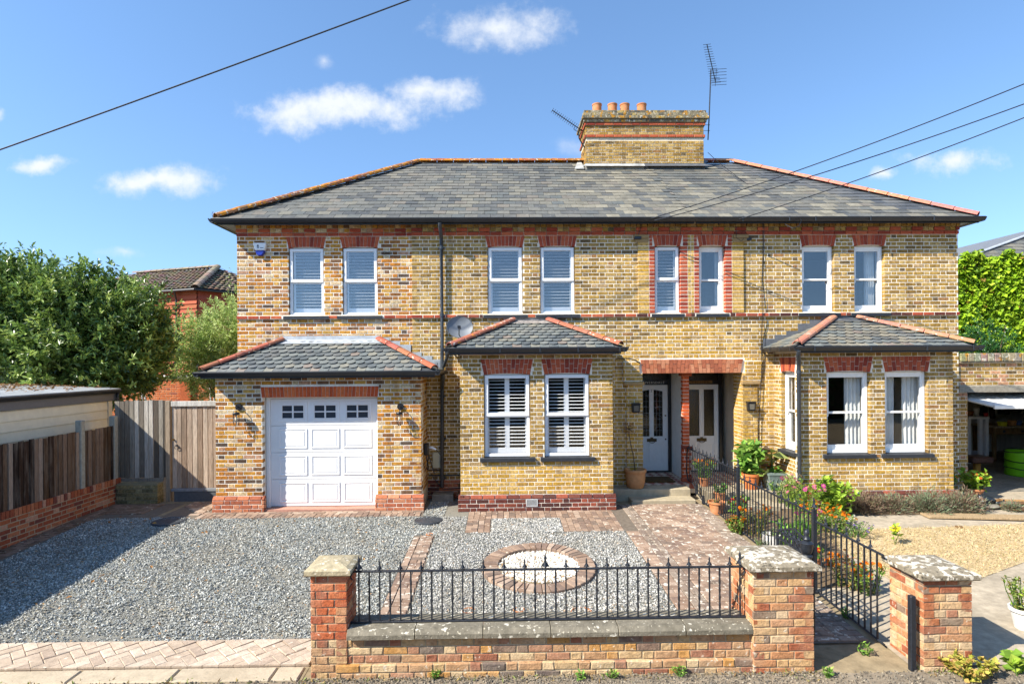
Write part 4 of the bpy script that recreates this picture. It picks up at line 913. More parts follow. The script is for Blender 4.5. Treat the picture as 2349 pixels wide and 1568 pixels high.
def front_door(H, x0, W, h, leaded, name_text, tcol, plaque=None, num=None):
    z0 = FZ+.03; z1 = z0+h; M = wmat((x0, YDR, 0), FRONT); fr = lambda a, b, d: tuple(M @ Vector((a, d, b)))
    mb = MB(); e = .075; top = 2.46
    mb.bbox(-e, -.003, -.05, .06, FZ, top, .006, (.1,)*3, M); mb.bbox(W+.003, W+e, -.05, .06, FZ, top, .006, (.1,)*3, M); mb.bbox(-.003, W+.003, -.045, .06, z1+.004, z1+.10, .006, (.1,)*3, M); mb.bbox(-.003, W+.003, -.05, .06, FZ, z0-.003, .006, (.1,)*3, M); mb.bbox(-.003, W+.003, -.045, .06, top-.02, top, .003, (.1,)*3, M)
    f_ = mb.build('door_frame', m_black, H)
    pane(f_, -.003, W+.003, z1+.10, top-.02, .0, M, m_glasst, 'fanlight')
    gz0_ = z0+h*.40; gz1_ = z1-.11; sw = .115 if leaded else .10; mid = .10; gw = (W-2*sw-mid)/2
    m_dp = mat('door_paint', lin('#eeeee9'), rough=.4, spec=.4, var=.03); mb = MB(); t0, t1 = 0, .045
    mb.bbox(0, sw, t0, t1, z0, z1, .004, (.8,)*3, M); mb.bbox(W-sw, W, t0, t1, z0, z1, .004, (.8,)*3, M); mb.bbox(sw+gw, sw+gw+mid, t0+.001, t1, z0+.2, z1-.1, .003, (.8,)*3, M)
    mb.bbox(sw-.001, W-sw+.001, t0+.0015, t1, gz1_-.0, z1, .003, (.8,)*3, M); mb.bbox(sw-.001, W-sw+.001, t0+.0015, t1, gz0_-.17, gz0_, .003, (.8,)*3, M); mb.bbox(sw-.001, W-sw+.001, t0+.0015, t1, z0, z0+.2, .003, (.8,)*3, M); mb.box(sw-.01, W-sw+.01, t0+.018, t1, z0+.19, gz0_-.16, (.8,)*3, M)
    d = mb.build('front_door', m_dp, H)
    for i in (0, 1):
        a = sw+i*(gw+mid); b = a+gw
        pane(d, a, b, gz0_, gz1_, .02, M, m_glasst if not leaded else mat('dark_leaded_glass', lin('#23251f'), rough=.06, spec=.6, var=.3, vscale=4))
        mb = MB(); rect_frame(mb, a, b, z0+.2, gz0_-.17, .03, .004, .02, M); mb.build('door_panel', m_dp, d)
        if leaded:
            mb = MB()
            for k in range(1, 8): z = gz0_+(gz1_-gz0_)*k/8; mb.box(a, b, .016, .019, z-.0025, z+.0025, (.6,)*3, M)
            for k in (1, 2): x = a+(b-a)*k/3; mb.box(x-.0025, x+.0025, .0155, .0195, gz0_, gz1_, (.6,)*3, M)
            for q, (zz, s_) in enumerate(((.16, 1), (.86, -1), (.6, 1), (.42, -1))):
                zc = gz0_+(gz1_-gz0_)*zz; mb.tube([tuple(M @ Vector((a+.02+(b-a)*.7*t if s_ > 0 else b-.02-(b-a)*.7*t, .014, zc+.07*math.sin(t*2.2)-.02))) for t in (0, .25, .5, .75, 1)], .003, 5)
            mb.build('leading', mat('lead_came', lin('#8d9296'), rough=.5, var=.1), d)
            mb = MB(); mb.prism([(a, gz1_+.001), (b, gz1_+.001), (b if i else a, gz1_-.035)], fr, -.001, .03, 0, (.8,)*3) if True else None; mb.build('door_panel', m_dp, d)
        else:
            mb = MB(); rect_frame(mb, a-.022, b+.022, gz0_-.022, gz1_+.022, .024, -.012, .004, M); mb.build('door_moulding', m_dp, d)
    lz = gz0_-.085; m_brass = mat('aged_brass', lin('#5d5138'), rough=.4, metal=.7, var=.2)
    mb = MB(); mb.bbox(W/2-.11, W/2+.11, -.014, .004, lz-.035, lz+.035, .008, (.2,)*3, M); mb.bbox(W/2-.085, W/2+.085, -.022, -.012, lz-.02, lz+.012, .004, (.1,)*3, M); mb.tube([tuple(M @ Vector((W/2+.07*math.cos(t), -.03, lz-.01-.05*math.sin(t)))) for t in [math.pi*i/8 for i in range(9)]], .006, 6); mb.bbox(W/2-.03, W/2+.03, -.012, .003, lz+.03, lz+.06, .01, (.2,)*3, M); mb.build('letterbox', m_brass, d)
    if leaded:
        for zz in (lz+.02, lz+.55):
            mb = MB(); mb.tube([tuple(M @ Vector((W-.055, -.012, zz))), tuple(M @ Vector((W-.055, .004, zz)))], .018, 12); mb.build('lock', m_brass, d)
    def text(parent, s_, size, x, z, y, m, nm):
        cu = bpy.data.curves.new(nm, 'FONT'); cu.body = s_; cu.size = size; cu.extrude = .0015; cu.align_x = 'CENTER'; cu.space_character = 1.25
        o = bpy.data.objects.new(nm, cu); COL.objects.link(o); bpy.context.view_layer.update()
        me = bpy.data.meshes.new_from_object(o.evaluated_get(bpy.context.evaluated_depsgraph_get())); bpy.data.objects.remove(o)
        link(nm, me, m, parent, M @ Matrix.Translation((x, y, z)) @ Matrix.Rotation(rad(90), 4, 'X'))
    if plaque:
        mb = MB(); mb.bbox(W*.08, W*.80, -.058, -.046, z1+.03, z1+.09, .004, lin('#8a6a45'), M); pq = mb.build('name_plaque', m_wood, f_)
        text(pq, name_text, .058, W*.44, z1+.04, -.060, mat('carved_letters', lin('#33241a'), var=0), 'lettering')
    else: text(f_, name_text, .075, W*.55, z1+.028, -.047, mat('white_letters', lin('#e8e8e4'), var=0), 'lettering')
    if num: text(d, num, .085, W/2, gz1_-.05, -.002, mat('number_paint', lin('#55554e'), var=0), 'number')
front_door(HL, 2.99, .735, 1.93, True, 'RIVERSDALE', None, num='2')
front_door(HR, 4.10, .775, 1.93, False, 'MYRTLEDENE', None, plaque=True)
mb = MB(); mb.bbox(3.74, 3.775, YDR-.075, YDR-.045, 1.58, 1.72, .005, (.1,)*3); mb.build('door_bell', m_black, HL)
# steps
def slab(H, a, b, y0, y1, z0, z1, name='step', b_=.012, m=None, yaw=0):
    mb = MB(); mb.bbox(a, b, y0, y1, z0, z1, b_, (.5,)*3); return mb.build(name, m or m_step, H)
slab(HL, 2.44, 3.66, 10.72, 11.12, -.05, .085); slab(HL, 2.08, 3.67, 11.05, 11.45, -.05, FZ-.004)
slab(HR, 3.90, 5.45, 10.75, 11.42, -.05, FZ-.004); slab(HR, 3.92, 5.0, 10.15, 10.74, -.08, .10)
for H, px_, py_ in ((HL, 1457.7, 933.8), (HR, 1722, 930)):      # small dark lantern on each pier
    x, z = P(px_, py_, 11.33); mb = MB(); M = Matrix.Translation((x, 0, z))
    mb.bbox(-.085, .085, 11.26, 11.372, .055, .085, .006, (.1,)*3, M); mb.prism([(-.08, .055), (.08, .055), (.07, -.10), (-.07, -.10)], lambda a, b, d: (x+a, d, z+b), 11.28, 11.37, .006, (.1,)*3); o = mb.build('wall_lantern', m_black, H)
    mb = MB(); mb.prism([(-.05, .04), (.05, .04), (.045, -.07), (-.045, -.07)], lambda a, b, d: (x+a, d, z+b), 11.273, 11.279); mb.build('lens', mat('lantern_lens', lin('#6b675c'), rough=.2, var=.1), o)

# ------------------------------------------------------------------ pipes, boxes and fittings on the walls
def pipe(H, pts, r, m, name='downpipe', n=12, sm=True):
    mb = MB(); mb.tube(pts, r, n, (.1,)*3); return mb.build(name, m, H, smooth=sm, auto=50)
m_pipe = mat('grey_black_pipe', lin('#34393f'), rough=.35, spec=.5, var=.12, vscale=5)
xd = P(1013, 700, 11.33)[0]
dp = pipe(HL, [(xd, YE-.05, 5.43), (xd, YE-.04, 5.36), (xd, 11.25, 5.25), (xd, 11.33, 5.17), (xd, 11.33, 3.2), (xd-.01, 11.33, 1.5), (xd-.02, 11.33, .24)], .036, m_pipe)
for z in (5.0, 3.66, 2.05, 1.2, .42):
    mb = MB(); mb.tube([(xd, 11.33, z-.03), (xd, 11.33, z+.03)], .043, 12); mb.box(xd-.065, xd+.065, 11.37, 11.40, z-.012, z+.012); mb.build('pipe_clip', m_pipe, dp)
pipe(HL, [(-1.06, 10.98, 2.89), (-1.06, 11.0, 2.82), (-1.10, 11.1, 2.74), (xd+.03, 11.3, 2.64)], .034, m_pipe); pipe(HL, [(-1.13, 10.9, 2.49), (-1.13, 10.95, 2.40), (-1.17, 11.2, 2.30), (xd, 11.32, 2.2)], .034, m_pipe)
xr_ = P(1833, 900, 10.28)[0]; 
dpr = pipe(HR, [(xr_-.13, 10.05, 2.88), (xr_-.12, 10.08, 2.80), (xr_-.02, 10.25, 2.68), (xr_, 10.30, 2.58), (xr_, 10.30, .05)], .036, m_pipe)
for z in (2.5, .98):
    mb = MB(); mb.tube([(xr_, 10.30, z-.03), (xr_, 10.30, z+.03)], .043, 12); mb.build('pipe_clip', m_pipe, dpr)
slab(HL, xd-.2, xd+.22, 11.12, 11.38, -.02, .14, 'drain_kerb', .01, m_conc)
x, z = P(1219.9, 1152.5, 10.33); mb = MB(); rect_frame(mb, x-.105, x+.105, z-.065, z+.065, .014, 10.322, 10.34, I4)
for k in range(8): mb.box(x-.09, x+.09, 10.325, 10.333, z-.048+k*.0125, z-.043+k*.0125)
o = mb.build('air_vent', mat('vent_aluminium', lin('#b9bcbc'), rough=.4, var=.1), HL); mb = MB(); mb.box(x-.095, x+.095, 10.3335, 10.338, z-.055, z+.055); mb.build('vent_back', m_black, o)
x, z = P(2060, 1132, 10.33); mb = MB(); mb.bbox(7.30, 7.50, 10.325, 10.36, .13, .20, .005, lin('#8c4a36'))
for k in range(6): mb.box(7.315+k*.03, 7.33+k*.03, 10.322, 10.3255, .145, .19, (.03,)*3)
mb.build('air_brick', m_red, HR)
# coach lamps either side of the garage door
def coach_lamp(H, px_, py_):
    x, z = P(px_, py_, YG-.02); y = YG; mb = MB(); mb.tube([(x, y-.03, z), (x, y, z)], .06, 20)
    r_ = mb.build('coach_lamp', m_black, H)
    mb = MB(); mb.tube([(x, y-.03, z), (x, y-.09, z+.005), (x, y-.12, z-.02), (x, y-.12, z-.09)], .009, 8); mb.build('lamp_arm', m_black, r_)
    mb = MB(); mb.lathe([(.012, 0), (.05, -.005), (.06, -.02), (.06, -.05), (.05, -.05)], (x, y-.12, z-.085), 18); mb.build('lamp_cap', m_black, r_)
    mb = MB()
    for k in range(3):
        a = math.pi*k/3; R_ = .052; zb = z-.135
        mb.tube([(x+R_*math.cos(a)*c, y-.12+R_*math.sin(a)*c, zz) for c, zz in ((1, zb), (1, zb-.13), (.9, zb-.17), (.5, zb-.195), (0, zb-.2), (-.5, zb-.195), (-.9, zb-.17), (-1, zb-.13), (-1, zb))], .004, 6)
    mb.build('lamp_cage', m_black, r_)
    mb = MB(); mb.lathe([(.042, 0), (.042, -.14), (.03, -.165), (.0, -.17)], (x, y-.12, z-.135), 16); mb.build('lamp_glass', glass_mat('lamp_glass', gl=1.5), r_, smooth=True)
    mb = MB(); mb.lathe([(.012, 0), (.013, -.03), (.02, -.06), (.022, -.085), (.012, -.11), (.0, -.115)], (x, y-.12, z-.135), 12); mb.build('bulb', mat('frosted_bulb', lin('#d8c9a8'), rough=.3, var=0), r_, smooth=True)
coach_lamp(HL, 547.3, 933); coach_lamp(HL, 918, 932)
# burglar alarm box
x, z = P(596, 572, YM-.02); y = YM+.03
mb = MB(); mb.prism([(-.115, .13), (.115, .13), (.125, .10), (.095, -.02), (-.095, -.02), (-.125, .10)], lambda a, b, d: (x+a, d, z+b), y-.075, y, .012, (.8,)*3); o = mb.build('alarm_box', m_white, HL)
mb = MB(); mb.prism([(-.094, -.022), (.094, -.022), (.06, -.10), (.03, -.125), (-.03, -.125), (-.06, -.10)], lambda a, b, d: (x+a, d, z+b), y-.07, y, .01, lin('#1d2c8a')); mb.build('strobe_lens', mat('blue_lens', lin('#1f2f95'), rough=.2, spec=.5, var=0), o)
mb = MB(); mb.lathe([(.018, 0), (.018, .001)], (0, 0, 0), 12); mb.v = [(x-.03+v_[0], y-.0765, z+.07+v_[1]) for v_ in mb.v]; mb.prism([(-.055, .045), (-.005, .045), (-.015, .02), (-.045, .02)], lambda a, b, d: (x+a, d, z+b), y-.0775, y-.0755); mb.box(x+.01, x+.08, y-.0768, y-.0755, z+.02, z+.035); mb.build('emblem', mat('emblem_grey', lin('#6d7480'), var=0), o)
# charging point on the garage flank
mb = MB(); mb.bbox(GX1+.002, GX1+.10, 10.78, 10.93, .96, 1.19, .02, (.1,)*3); ch = mb.build('charging_point', m_black, HL)
mb = MB(); mb.tube([(GX1+.10, 10.85, 1.10), (GX1+.16, 10.83, 1.105), (GX1+.24, 10.8, 1.07)], [.02, .022, .016], 10); mb.build('plug', m_white, ch)
mb = MB(); L0 = []
for k in range(40):
    t = k/39; a = 2*math.pi*3*t; L0.append((GX1+.07+.02*math.sin(a*2), 10.86+.06*math.sin(a), .86+.17*math.cos(a)-.02*t))
mb.tube([(GX1+.24, 10.8, 1.07), (GX1+.36, 10.8, .92), (GX1+.34, 10.82, .72), (GX1+.2, 10.84, .60)]+L0, .009, 6); mb.build('cable', m_black, ch)
mb = MB(); mb.bbox(GX1+.10, GX1+.29, 11.36, 11.40, .62, .93, .006, (.8,)*3); mb.build('meter_box', mat('meter_cream', lin('#b9bba6'), rough=.5, var=.1), HL)
pipe(HL, [(GX1+.02, 11.37, .47), (BL[0]-.03, 11.37, .47)], .014, m_black, 'waste_pipe'); pipe(HL, [(GX1+.02, 11.37, .58), (xd, 11.37, .58)], .011, m_black, 'waste_pipe')
pipe(HL, [(GX1+.1, 11.36, .45), (GX1+.25, 11.33, .27), (xd, 11.32, .2), (BL[0]-.05, 11.35, .22)], .008, m_black, 'cable')
# satellite dish
xs, zs_ = P(1055, 750, 11.15); dc = Vector((xs, 11.1, zs_)); ax = Vector((.12, -1, .30)).normalized()
mb = MB(); V = []; F = []; K, R_ = 28, 6; sx_ = ax.cross(Vector((0, 0, 1))).normalized(); sy_ = sx_.cross(ax).normalized()
for r_ in range(R_+1):
    q = r_/R_
    for k in range(K):
        a = 2*math.pi*k/K; V.append(tuple(dc+sx_*(.255*q*math.cos(a))+sy_*(.225*q*math.sin(a))-ax*(.07*(1-q*q))))
for r_ in range(R_):
    for k in range(K): F.append((r_*K+k, r_*K+(k+1) % K, (r_+1)*K+(k+1) % K, (r_+1)*K+k))
mb.add(V, F, (.3,)*3); di = mb.build('dish_reflector', mat('dish_mesh', lin('#6d7277'), rough=.5, spec=.4, var=.15, vscale=5), None, smooth=True)
dish = empty('satellite_dish', (xs+.15, 11.38, zs_-.1), 'round dark grey satellite dish on the wall beside the downpipe', 'satellite dish'); di.parent = dish; di.matrix_parent_inverse = PW[dish.name].inverted()
mb = MB(); mb.tube([tuple(dc+sx_*(.255*math.cos(2*math.pi*k/32))+sy_*(.225*math.sin(2*math.pi*k/32))) for k in range(33)], .006, 6); mb.build('dish_rim', m_grey, dish)
mb = MB(); mb.tube([tuple(dc-sy_*.2), tuple(dc+ax*.18-sy_*.22+sx_*.03), tuple(dc+ax*.30-sy_*.14+sx_*.03)], .011, 8); mb.build('feed_arm', m_grey, dish)
mb = MB(); mb.bbox(-.03, .03, -.05, .04, -.025, .03, .008, (.2,)*3, Matrix.Translation(dc+ax*.31-sy_*.12+sx_*.03)); mb.build('receiver_head', m_black, dish)
mb = MB(); mb.tube([tuple(dc-ax*.07), (xs+.15, 11.30, zs_-.1), (xs+.15, 11.40, zs_-.1)], .018, 8); mb.bbox(xs+.10, xs+.2, 11.385, 11.40, zs_-.2, zs_, .003); mb.build('bracket', m_cast, dish)
# television aerials on the chimney
def aerial(name, label, base, path, boomA, boomB, nel, el, side, extra=None):
    T = empty(name, base, label, 'aerial'); mb = MB(); mb.tube(path, .016, 8); mb.build('mast', m_cast, T)
    A, B = Vector(boomA), Vector(boomB); mb = MB(); mb.tube([A, B], .011, 6); mb.build('boom', m_cast, T); s_ = Vector(side).normalized()
    for k in range(nel):
        p = A+(B-A)*(k/(nel-1)); mb = MB(); h = el*(.7+.3*k/nel); mb.tube([p-s_*h, p+s_*h], .0055, 5); mb.build('element', m_cast, T)
    for a, b in (extra or []): mb = MB(); mb.tube([a, b], .006, 5); mb.build('element', m_cast, T)
    return T
def A3(px_, py_, Y): x, z = P(px_, py_, Y); return (x, Y, z)
YA = 14.4
aerial('tv_aerial', 'tilted yagi aerial on a bent arm at the left end of the chimney', A3(1342, 357, 14.5), [A3(1342, 357, 14.5), A3(1341, 340, 14.45), A3(1328, 318, YA), A3(1326, 303, YA)], A3(1266.5, 253.6, 13.9), A3(1336, 301, 14.5), 17, .10, (.35, -.8, .35),
       [(A3(1330, 297, 14.5), A3(1338, 300, 14.5)), (A3(1318, 290, 14.3), A3(1316, 298, 14.3)), (A3(1316, 298, 14.3), A3(1328, 304, 14.3))])
aerial('tv_aerial', 'tall television mast with a steep yagi aerial at the right end of the chimney', A3(1623.4, 320, 14.3), [A3(1623.4, 321, 14.3), A3(1626, 270, 14.3), A3(1629, 190, 14.3), A3(1630, 160, 14.3)], A3(1621, 102.6, 13.8), A3(1641, 190, 14.4), 17, .13, (1, -.1, .05),
       [(A3(1632, y, 14.3), A3(1666, y-2, 14.3)) for y in (160, 167, 174, 182, 189, 196)] + [(A3(1643, 160, 14.3), A3(1640, 198, 14.3)), (A3(1609, 287, 14.3), A3(1628, 287, 14.3)), (A3(1609, 300, 14.3), A3(1628, 300, 14.3)), (A3(1609, 287, 14.3), A3(1609, 300, 14.3))])
# overhead wires
def wire(label, a, b, sag, r=.009, n=24):
    a, b = Vector(a), Vector(b); mb = MB(); mb.tube([a+(b-a)*(k/n)-Vector((0, 0, 1))*sag*4*(k/n)*(1-k/n) for k in range(n+1)], r, 5); mb.build('overhead_wire', m_cast, None, label=label, cat='cable', group='overhead wires')
wire('thick overhead cable crossing the open sky beside the roof', A3(-60, 365, 9), A3(1020, -30, 9), .02, .012)
wire('overhead wire running down to the bracket under the eaves above the porch', A3(1470, 508, 11.15), A3(2400, 172, 8.0), .10)
wire('overhead wire running down to the gutter, middle one of three', A3(1500, 506, 11.0), A3(2400, 220, 8.2), .10)
wire('lowest of three overhead wires, ending at the gutter over the sash windows', A3(1685, 506, 11.1), A3(2400, 250, 8.4), .06)
def cable(H, pts, r=.006): mb = MB(); mb.tube(pts, r, 5); return mb.build('cable', m_black, H)
cx_ = lambda px_, py_, Y=11.33: A3(px_, py_, Y)
cable(HR, [cx_(1749, 512), cx_(1750, 560, 11.39), cx_(1747, 640, 11.39), cx_(1748, 725, 11.33), cx_(1746, 790, 11.39), cx_(1746, 860, 11.36), cx_(1741, 960, 11.36), cx_(1739, 1060, 11.37)], .007)
cable(HR, [cx_(1752, 512), cx_(1752, 600, 11.39), cx_(1751, 728, 11.33), cx_(1755, 770, 11.39), cx_(1752, 850, 11.39), cx_(1743, 880, 11.37)], .006)
cable(HR, [cx_(1623, 350, 14.2), cx_(1650, 375, 14.1), cx_(1750, 450, 12.6), cx_(1815, 490, 11.3), cx_(1838, 505, 11.0), cx_(1832, 518, 10.98), cx_(1818, 524, 11.0), cx_(1800, 514, 11.1)], .007)
cable(HL, [cx_(1463, 505, 11.2), cx_(1470, 520), cx_(1462, 545, 11.33), cx_(1456, 548, 11.33)], .007); mb = MB(); x, z = P(1462, 546, 11.34); mb.bbox(x-.07, x+.07, 11.30, 11.37, z-.03, z+.03, .008); mb.build('junction_box', m_black, HL)
cable(HR, [cx_(1690, 510, 11.2), cx_(1688, 545, 11.33), cx_(1700, 553, 11.34), cx_(1707, 545, 11.34)], .006)
mb = MB(); x, z = P(1715, 548, 11.36); mb.bbox(x-.03, x+.07, 11.335, 11.39, z-.03, z+.03, .006); mb.build('junction_box', m_cast, HR)
cable(HL, [cx_(1412, 822, 11.3), cx_(1440, 822, 11.37), cx_(1455, 825, 11.36), cx_(1468, 832, 11.35)], .010)
# ------------------------------------------------------------------ foliage helpers
def leaf_mesh(C, D, size, aspect=.42, fold=.25, cols=None, curl=.0):
    """one folded leaf per centre: C (n,3) base points, D (n,3) directions; returns V,F,Col"""
    n = len(C); D = D/np.linalg.norm(D, axis=1, keepdims=True)
    up = RNG.normal(size=(n, 3))*.55+np.array([0, 0, 1.0]); s_ = np.cross(D, up); s_ /= np.linalg.norm(s_, axis=1, keepdims=True)+1e-9; nn = np.cross(s_, D)
    L_ = size[:, None]; w_ = L_*aspect
    a = C; m_ = C+D*L_*.5; t = C+D*L_-nn*L_*curl
    l = m_-s_*w_*.5+nn*w_*fold; r_ = m_+s_*w_*.5+nn*w_*fold
    V = np.stack([a, r_, t, l], 1).reshape(-1, 3); b = np.arange(n)[:, None]*4
    F = np.concatenate([b+np.array([[0, 1, 2]]), b+np.array([[0, 2, 3]])], 1).reshape(-1, 3)
    return V, F, np.repeat(cols, 2, 0)
def pcols(n, pl, j=.15):
    P_ = np.array([p[0] for p in pl]); w_ = np.array([p[1] for p in pl], float); c = P_[RNG.choice(len(P_), n, p=w_/w_.sum())]
    return np.clip(c*RNG.uniform(1-j, 1+j, (n, 1)), 0, 1)
def np_obj(name, V, F, C, m, parent=None, kind=None, base=True):
    V = np.asarray(V, float); o0 = np.zeros(3)
    if base: o0 = (V.min(0)+V.max(0))/2; o0[2] = V[:, 2].min()
    o = link(name, np_mesh(name, V-o0, F, C), m, parent, Matrix.Translation(o0)); return tag(o, kind=kind)
m_leaf = mat('glossy_leaf', attr=True, rough=.34, spec=.6, var=.0, trans=.28)
m_leafm = mat('matt_leaf', attr=True, rough=.6, spec=.3, var=.0, trans=.30)
m_petal = mat('petal', attr=True, rough=.6, spec=.2, var=.0, trans=.35)
m_bark = mat('bark', lin('#5b4b3b'), rough=.95, spec=.1, var=.35, vscale=20, bump=.7, bscale=30)
LAUR = pal([('#6c8440', 4), ('#586f34', 4), ('#82974c', 3), ('#44572a', 2.5), ('#9dae5e', 1.6)]); OLIV = pal([('#98a866', 4), ('#869856', 3), ('#abb67a', 3), ('#74874a', 2)])
IVY = pal([('#8fae22', 4), ('#7da01e', 4), ('#a2bd2e', 3), ('#66881c', 2), ('#b3c440', 1)]); YEW = pal([('#2f5a2a', 4), ('#3b6a34', 3), ('#4b7a3a', 2)])
def bright(pl, k): return [(tuple(min(1, x*k) for x in c), w_) for c, w_ in pl]
LAUR = bright(LAUR, 1.30); OLIV = bright(OLIV, 1.45)
def tree(name, label, base, blobs, n, size, pl, trunk_r, m=None, aspect=.42, up=.55, spikes=0, limbs=6, shell=.35):
    """tapered trunk with limbs; crown of leaves spread through several lobes in sprays"""
    T = empty(name, base, label, 'tree'); B = np.array(blobs, float); vol = B[:, 3]*B[:, 4]*B[:, 5]; pr_ = vol**.67; pr_ /= pr_.sum()
    mb = MB(); b = Vector(base); top = Vector((B[:, :3]*pr_[:, None]).sum(0)); mb.tube([b, b+(top-b)*.3+Vector((.05, 0, 0)), b+(top-b)*.6, top], [trunk_r, trunk_r*.8, trunk_r*.6, trunk_r*.3], 9)
    for k in range(limbs):
        q = B[RNG.integers(len(B))]; e = Vector(q[:3])+Vector(RNG.normal(size=3)*q[3:]*.4); s0 = b+(top-b)*(.3+.5*k/limbs); mb.tube([s0, s0+(e-s0)*.5+Vector((0, 0, .15)), e], [trunk_r*.45, trunk_r*.3, trunk_r*.1], 6)
    mb.build('trunk', m_bark, T, smooth=True)
    ns = n//14; bi = RNG.choice(len(B), ns, p=pr_); d = RNG.normal(size=(ns, 3)); d /= np.linalg.norm(d, axis=1, keepdims=True); rr = (shell+(1-shell)*RNG.random(ns)**.5)
    dent = 1+.16*np.sin(d[:, 0]*7+bi)+.14*np.sin(d[:, 2]*9+d[:, 1]*6+bi*2); c = B[bi, :3]+d*B[bi, 3:]*(rr*dent)[:, None]
    if spikes:
        hi = RNG.choice(np.where(d[:, 2] > .45)[0], spikes); sp = []
        for i in hi:
            p0 = B[bi[i], :3]+d[i]*B[bi[i], 3:]; h = RNG.uniform(.25, .75); k = int(h/.035)
            sp.append(p0+np.stack([RNG.normal(0, .02, k), RNG.normal(0, .02, k), np.linspace(0, h, k)], 1))
        spc = np.concatenate(sp)
    out = d+np.array([0, 0, up]); tip = out/np.linalg.norm(out, axis=1, keepdims=True)
    m14 = 14; t_ = RNG.random((ns, m14)); base_ = c[:, None]+tip[:, None]*(t_*size*2.4)[..., None]-tip[:, None]*size*1.2
    dirs = tip[:, None]*.55+RNG.normal(size=(ns, m14, 3))*.62; C_ = base_.reshape(-1, 3); D_ = dirs.reshape(-1, 3); sz = size*RNG.uniform(.65, 1.25, len(C_))
    cl = np.repeat(pcols(ns, pl, .25), m14, 0)*RNG.uniform(.85, 1.15, (ns*m14, 1))
    if spikes: C_ = np.concatenate([C_, spc]); q = RNG.normal(size=(len(spc), 3))*[1, 1, .3]+[0, 0, .6]; D_ = np.concatenate([D_, q]); sz = np.concatenate([sz, size*RNG.uniform(.5, .9, len(spc))]); cl = np.concatenate([cl, pcols(len(spc), pl)])
    V, F, K = leaf_mesh(C_, D_, sz, aspect, .22, cl); np_obj('crown', V, F, K, m or m_leaf, T); return T

# ------------------------------------------------------------------ left boundary: brick wall, fence, shed, gate
XF = -7.55
RW = empty('brick_wall', (XF-.1, 9, -.05), 'low red brick boundary wall under the dark brown board fence', 'wall')
REDW = pal([('#a8603f', 4), ('#9a5238', 3), ('#b5714f', 3), ('#8a4a36', 2), ('#b98a70', 1.5), ('#7a463a', 1)])
pcs = Pieces(bev=.004, jit=.004); core = MB()
brick_wall(pcs, (XF, 5.6, 0), (1, 0, 0), 5.75, -.225, .375, [], REDW)
wall_core(core, (XF, 5.6, 0), (1, 0, 0), 5.75, -.25, .385, [], T=.215, col=lin('#b5a68a'))
y = 5.6
while y < 11.3: pcs.add(.066, .115, .215, frame(np.array([XF+.012, y, .385]), np.array([0, 1., 0]), np.array([-1., 0, 0]), Z3), pick(REDW), np.array([1., 0, 0])); y += .077
core.box(XF-.21, XF-.002, 5.6, 11.35, .385, .488, lin('#b5a68a'))
brick_wall(pcs, (XF+.22, 7.95, 0), (1, 0, 0), .34, -.225, .42, [], REDW); brick_wall(pcs, (XF, 7.95, 0), FRONT, .22, -.225, .42, [], REDW)
core.box(XF, XF+.214, 7.957, 8.284, -.25, .415, lin('#b5a68a'))
w_ = core.build('wall_core', m_mort, RW); pcs.finish(w_, 'brick', 'brickwork', m_brickc, 300)
FN = empty('board_fence', (XF-.08, 9.5, .5), 'dark brown weathered board fence with concrete posts on the low red wall', 'fence')
DKW = pal([('#54402f', 4), ('#3d2e25', 4), ('#65503f', 3), ('#7d6858', 2), ('#978677', 1.2), ('#2f2520', 1.5)])
m_dkw = mat('brown_stained_board', attr=True, rough=.9, spec=.1, var=.35, vscale=10, stretch=(8, 8, 1), var2=.45, v2scale=2.4, v2col=lin('#8d8378'), bump=.5, bscale=14)
for y0, y1 in ((5.7, 7.62), (7.74, 8.44), (8.55, 10.31), (10.43, 11.2)):
    y = y0
    while y < y1-.02:
        wd = min(rnd.uniform(.085, .115), y1-y); mb = MB(); dz = rnd.uniform(-.012, .012); t = rnd.uniform(0, .008)
        mb.prism([(y, 0), (y+wd+.012, .012), (y+wd+.012, .020), (y, .018)], lambda a, b, d: (XF-.02-b+t, a, d), .49, 1.52+dz, col=pick(DKW)); mb.build('board', m_dkw, FN); y += wd
    for z in (.7, 1.32): mb = MB(); mb.box(XF-.1, XF-.045, y0, y1, z, z+.05, pick(DKW)); mb.build('rail', m_dkw, FN)
m_cpost = mat('concrete_post', lin('#a4a092'), rough=.9, spec=.15, var=.15, vscale=18, var2=.3, v2scale=3, v2col=lin('#7d7866'), bump=.4, bscale=50)
for y in (7.68, 8.495, 10.37, 11.25):
    mb = MB(); mb.bbox(XF-.11, XF+.005, y-.052, y+.052, .40, 1.72, .012, (.5,)*3); mb.build('post', m_cpost, FN)
GF = empty('board_fence', (-7.15, 11.42, .45), 'grey weathered upright boards beside the side gate on a brick stub', 'fence')
GRW = pal([('#8f887c', 4), ('#736b60', 3), ('#a39c90', 3), ('#5c544a', 2), ('#b3aca0', 2)])
m_grw = mat('silvered_board', attr=True, rough=.9, spec=.1, var=.3, vscale=10, stretch=(8, 8, .7), var2=.5, v2scale=1.8, v2col=lin('#5c554a'), bump=.5, bscale=14)
def boards(T, x0, x1, Y, z0, z1, pl, m, wd0, over=.01, dz=.01):
    x = x0
    while x < x1-.015:
        wd = min(wd0*rnd.uniform(.92, 1.08), x1-x); mb = MB(); e = rnd.uniform(0, .006)
        mb.prism([(x+.009, 0), (x+wd-.009, 0), (x+wd-.003, .007), (x+wd-.003, .02), (x+.003, .02), (x+.003, .007)], lambda a, b, d: (a, Y+b+e, d), z0+rnd.uniform(-dz, dz), z1+rnd.uniform(-dz, dz), col=pick(pl)); mb.build('board', m, T); x += wd
boards(GF, -7.70, -6.70, 11.42, .47, 2.0, GRW, m_grw, .095); 
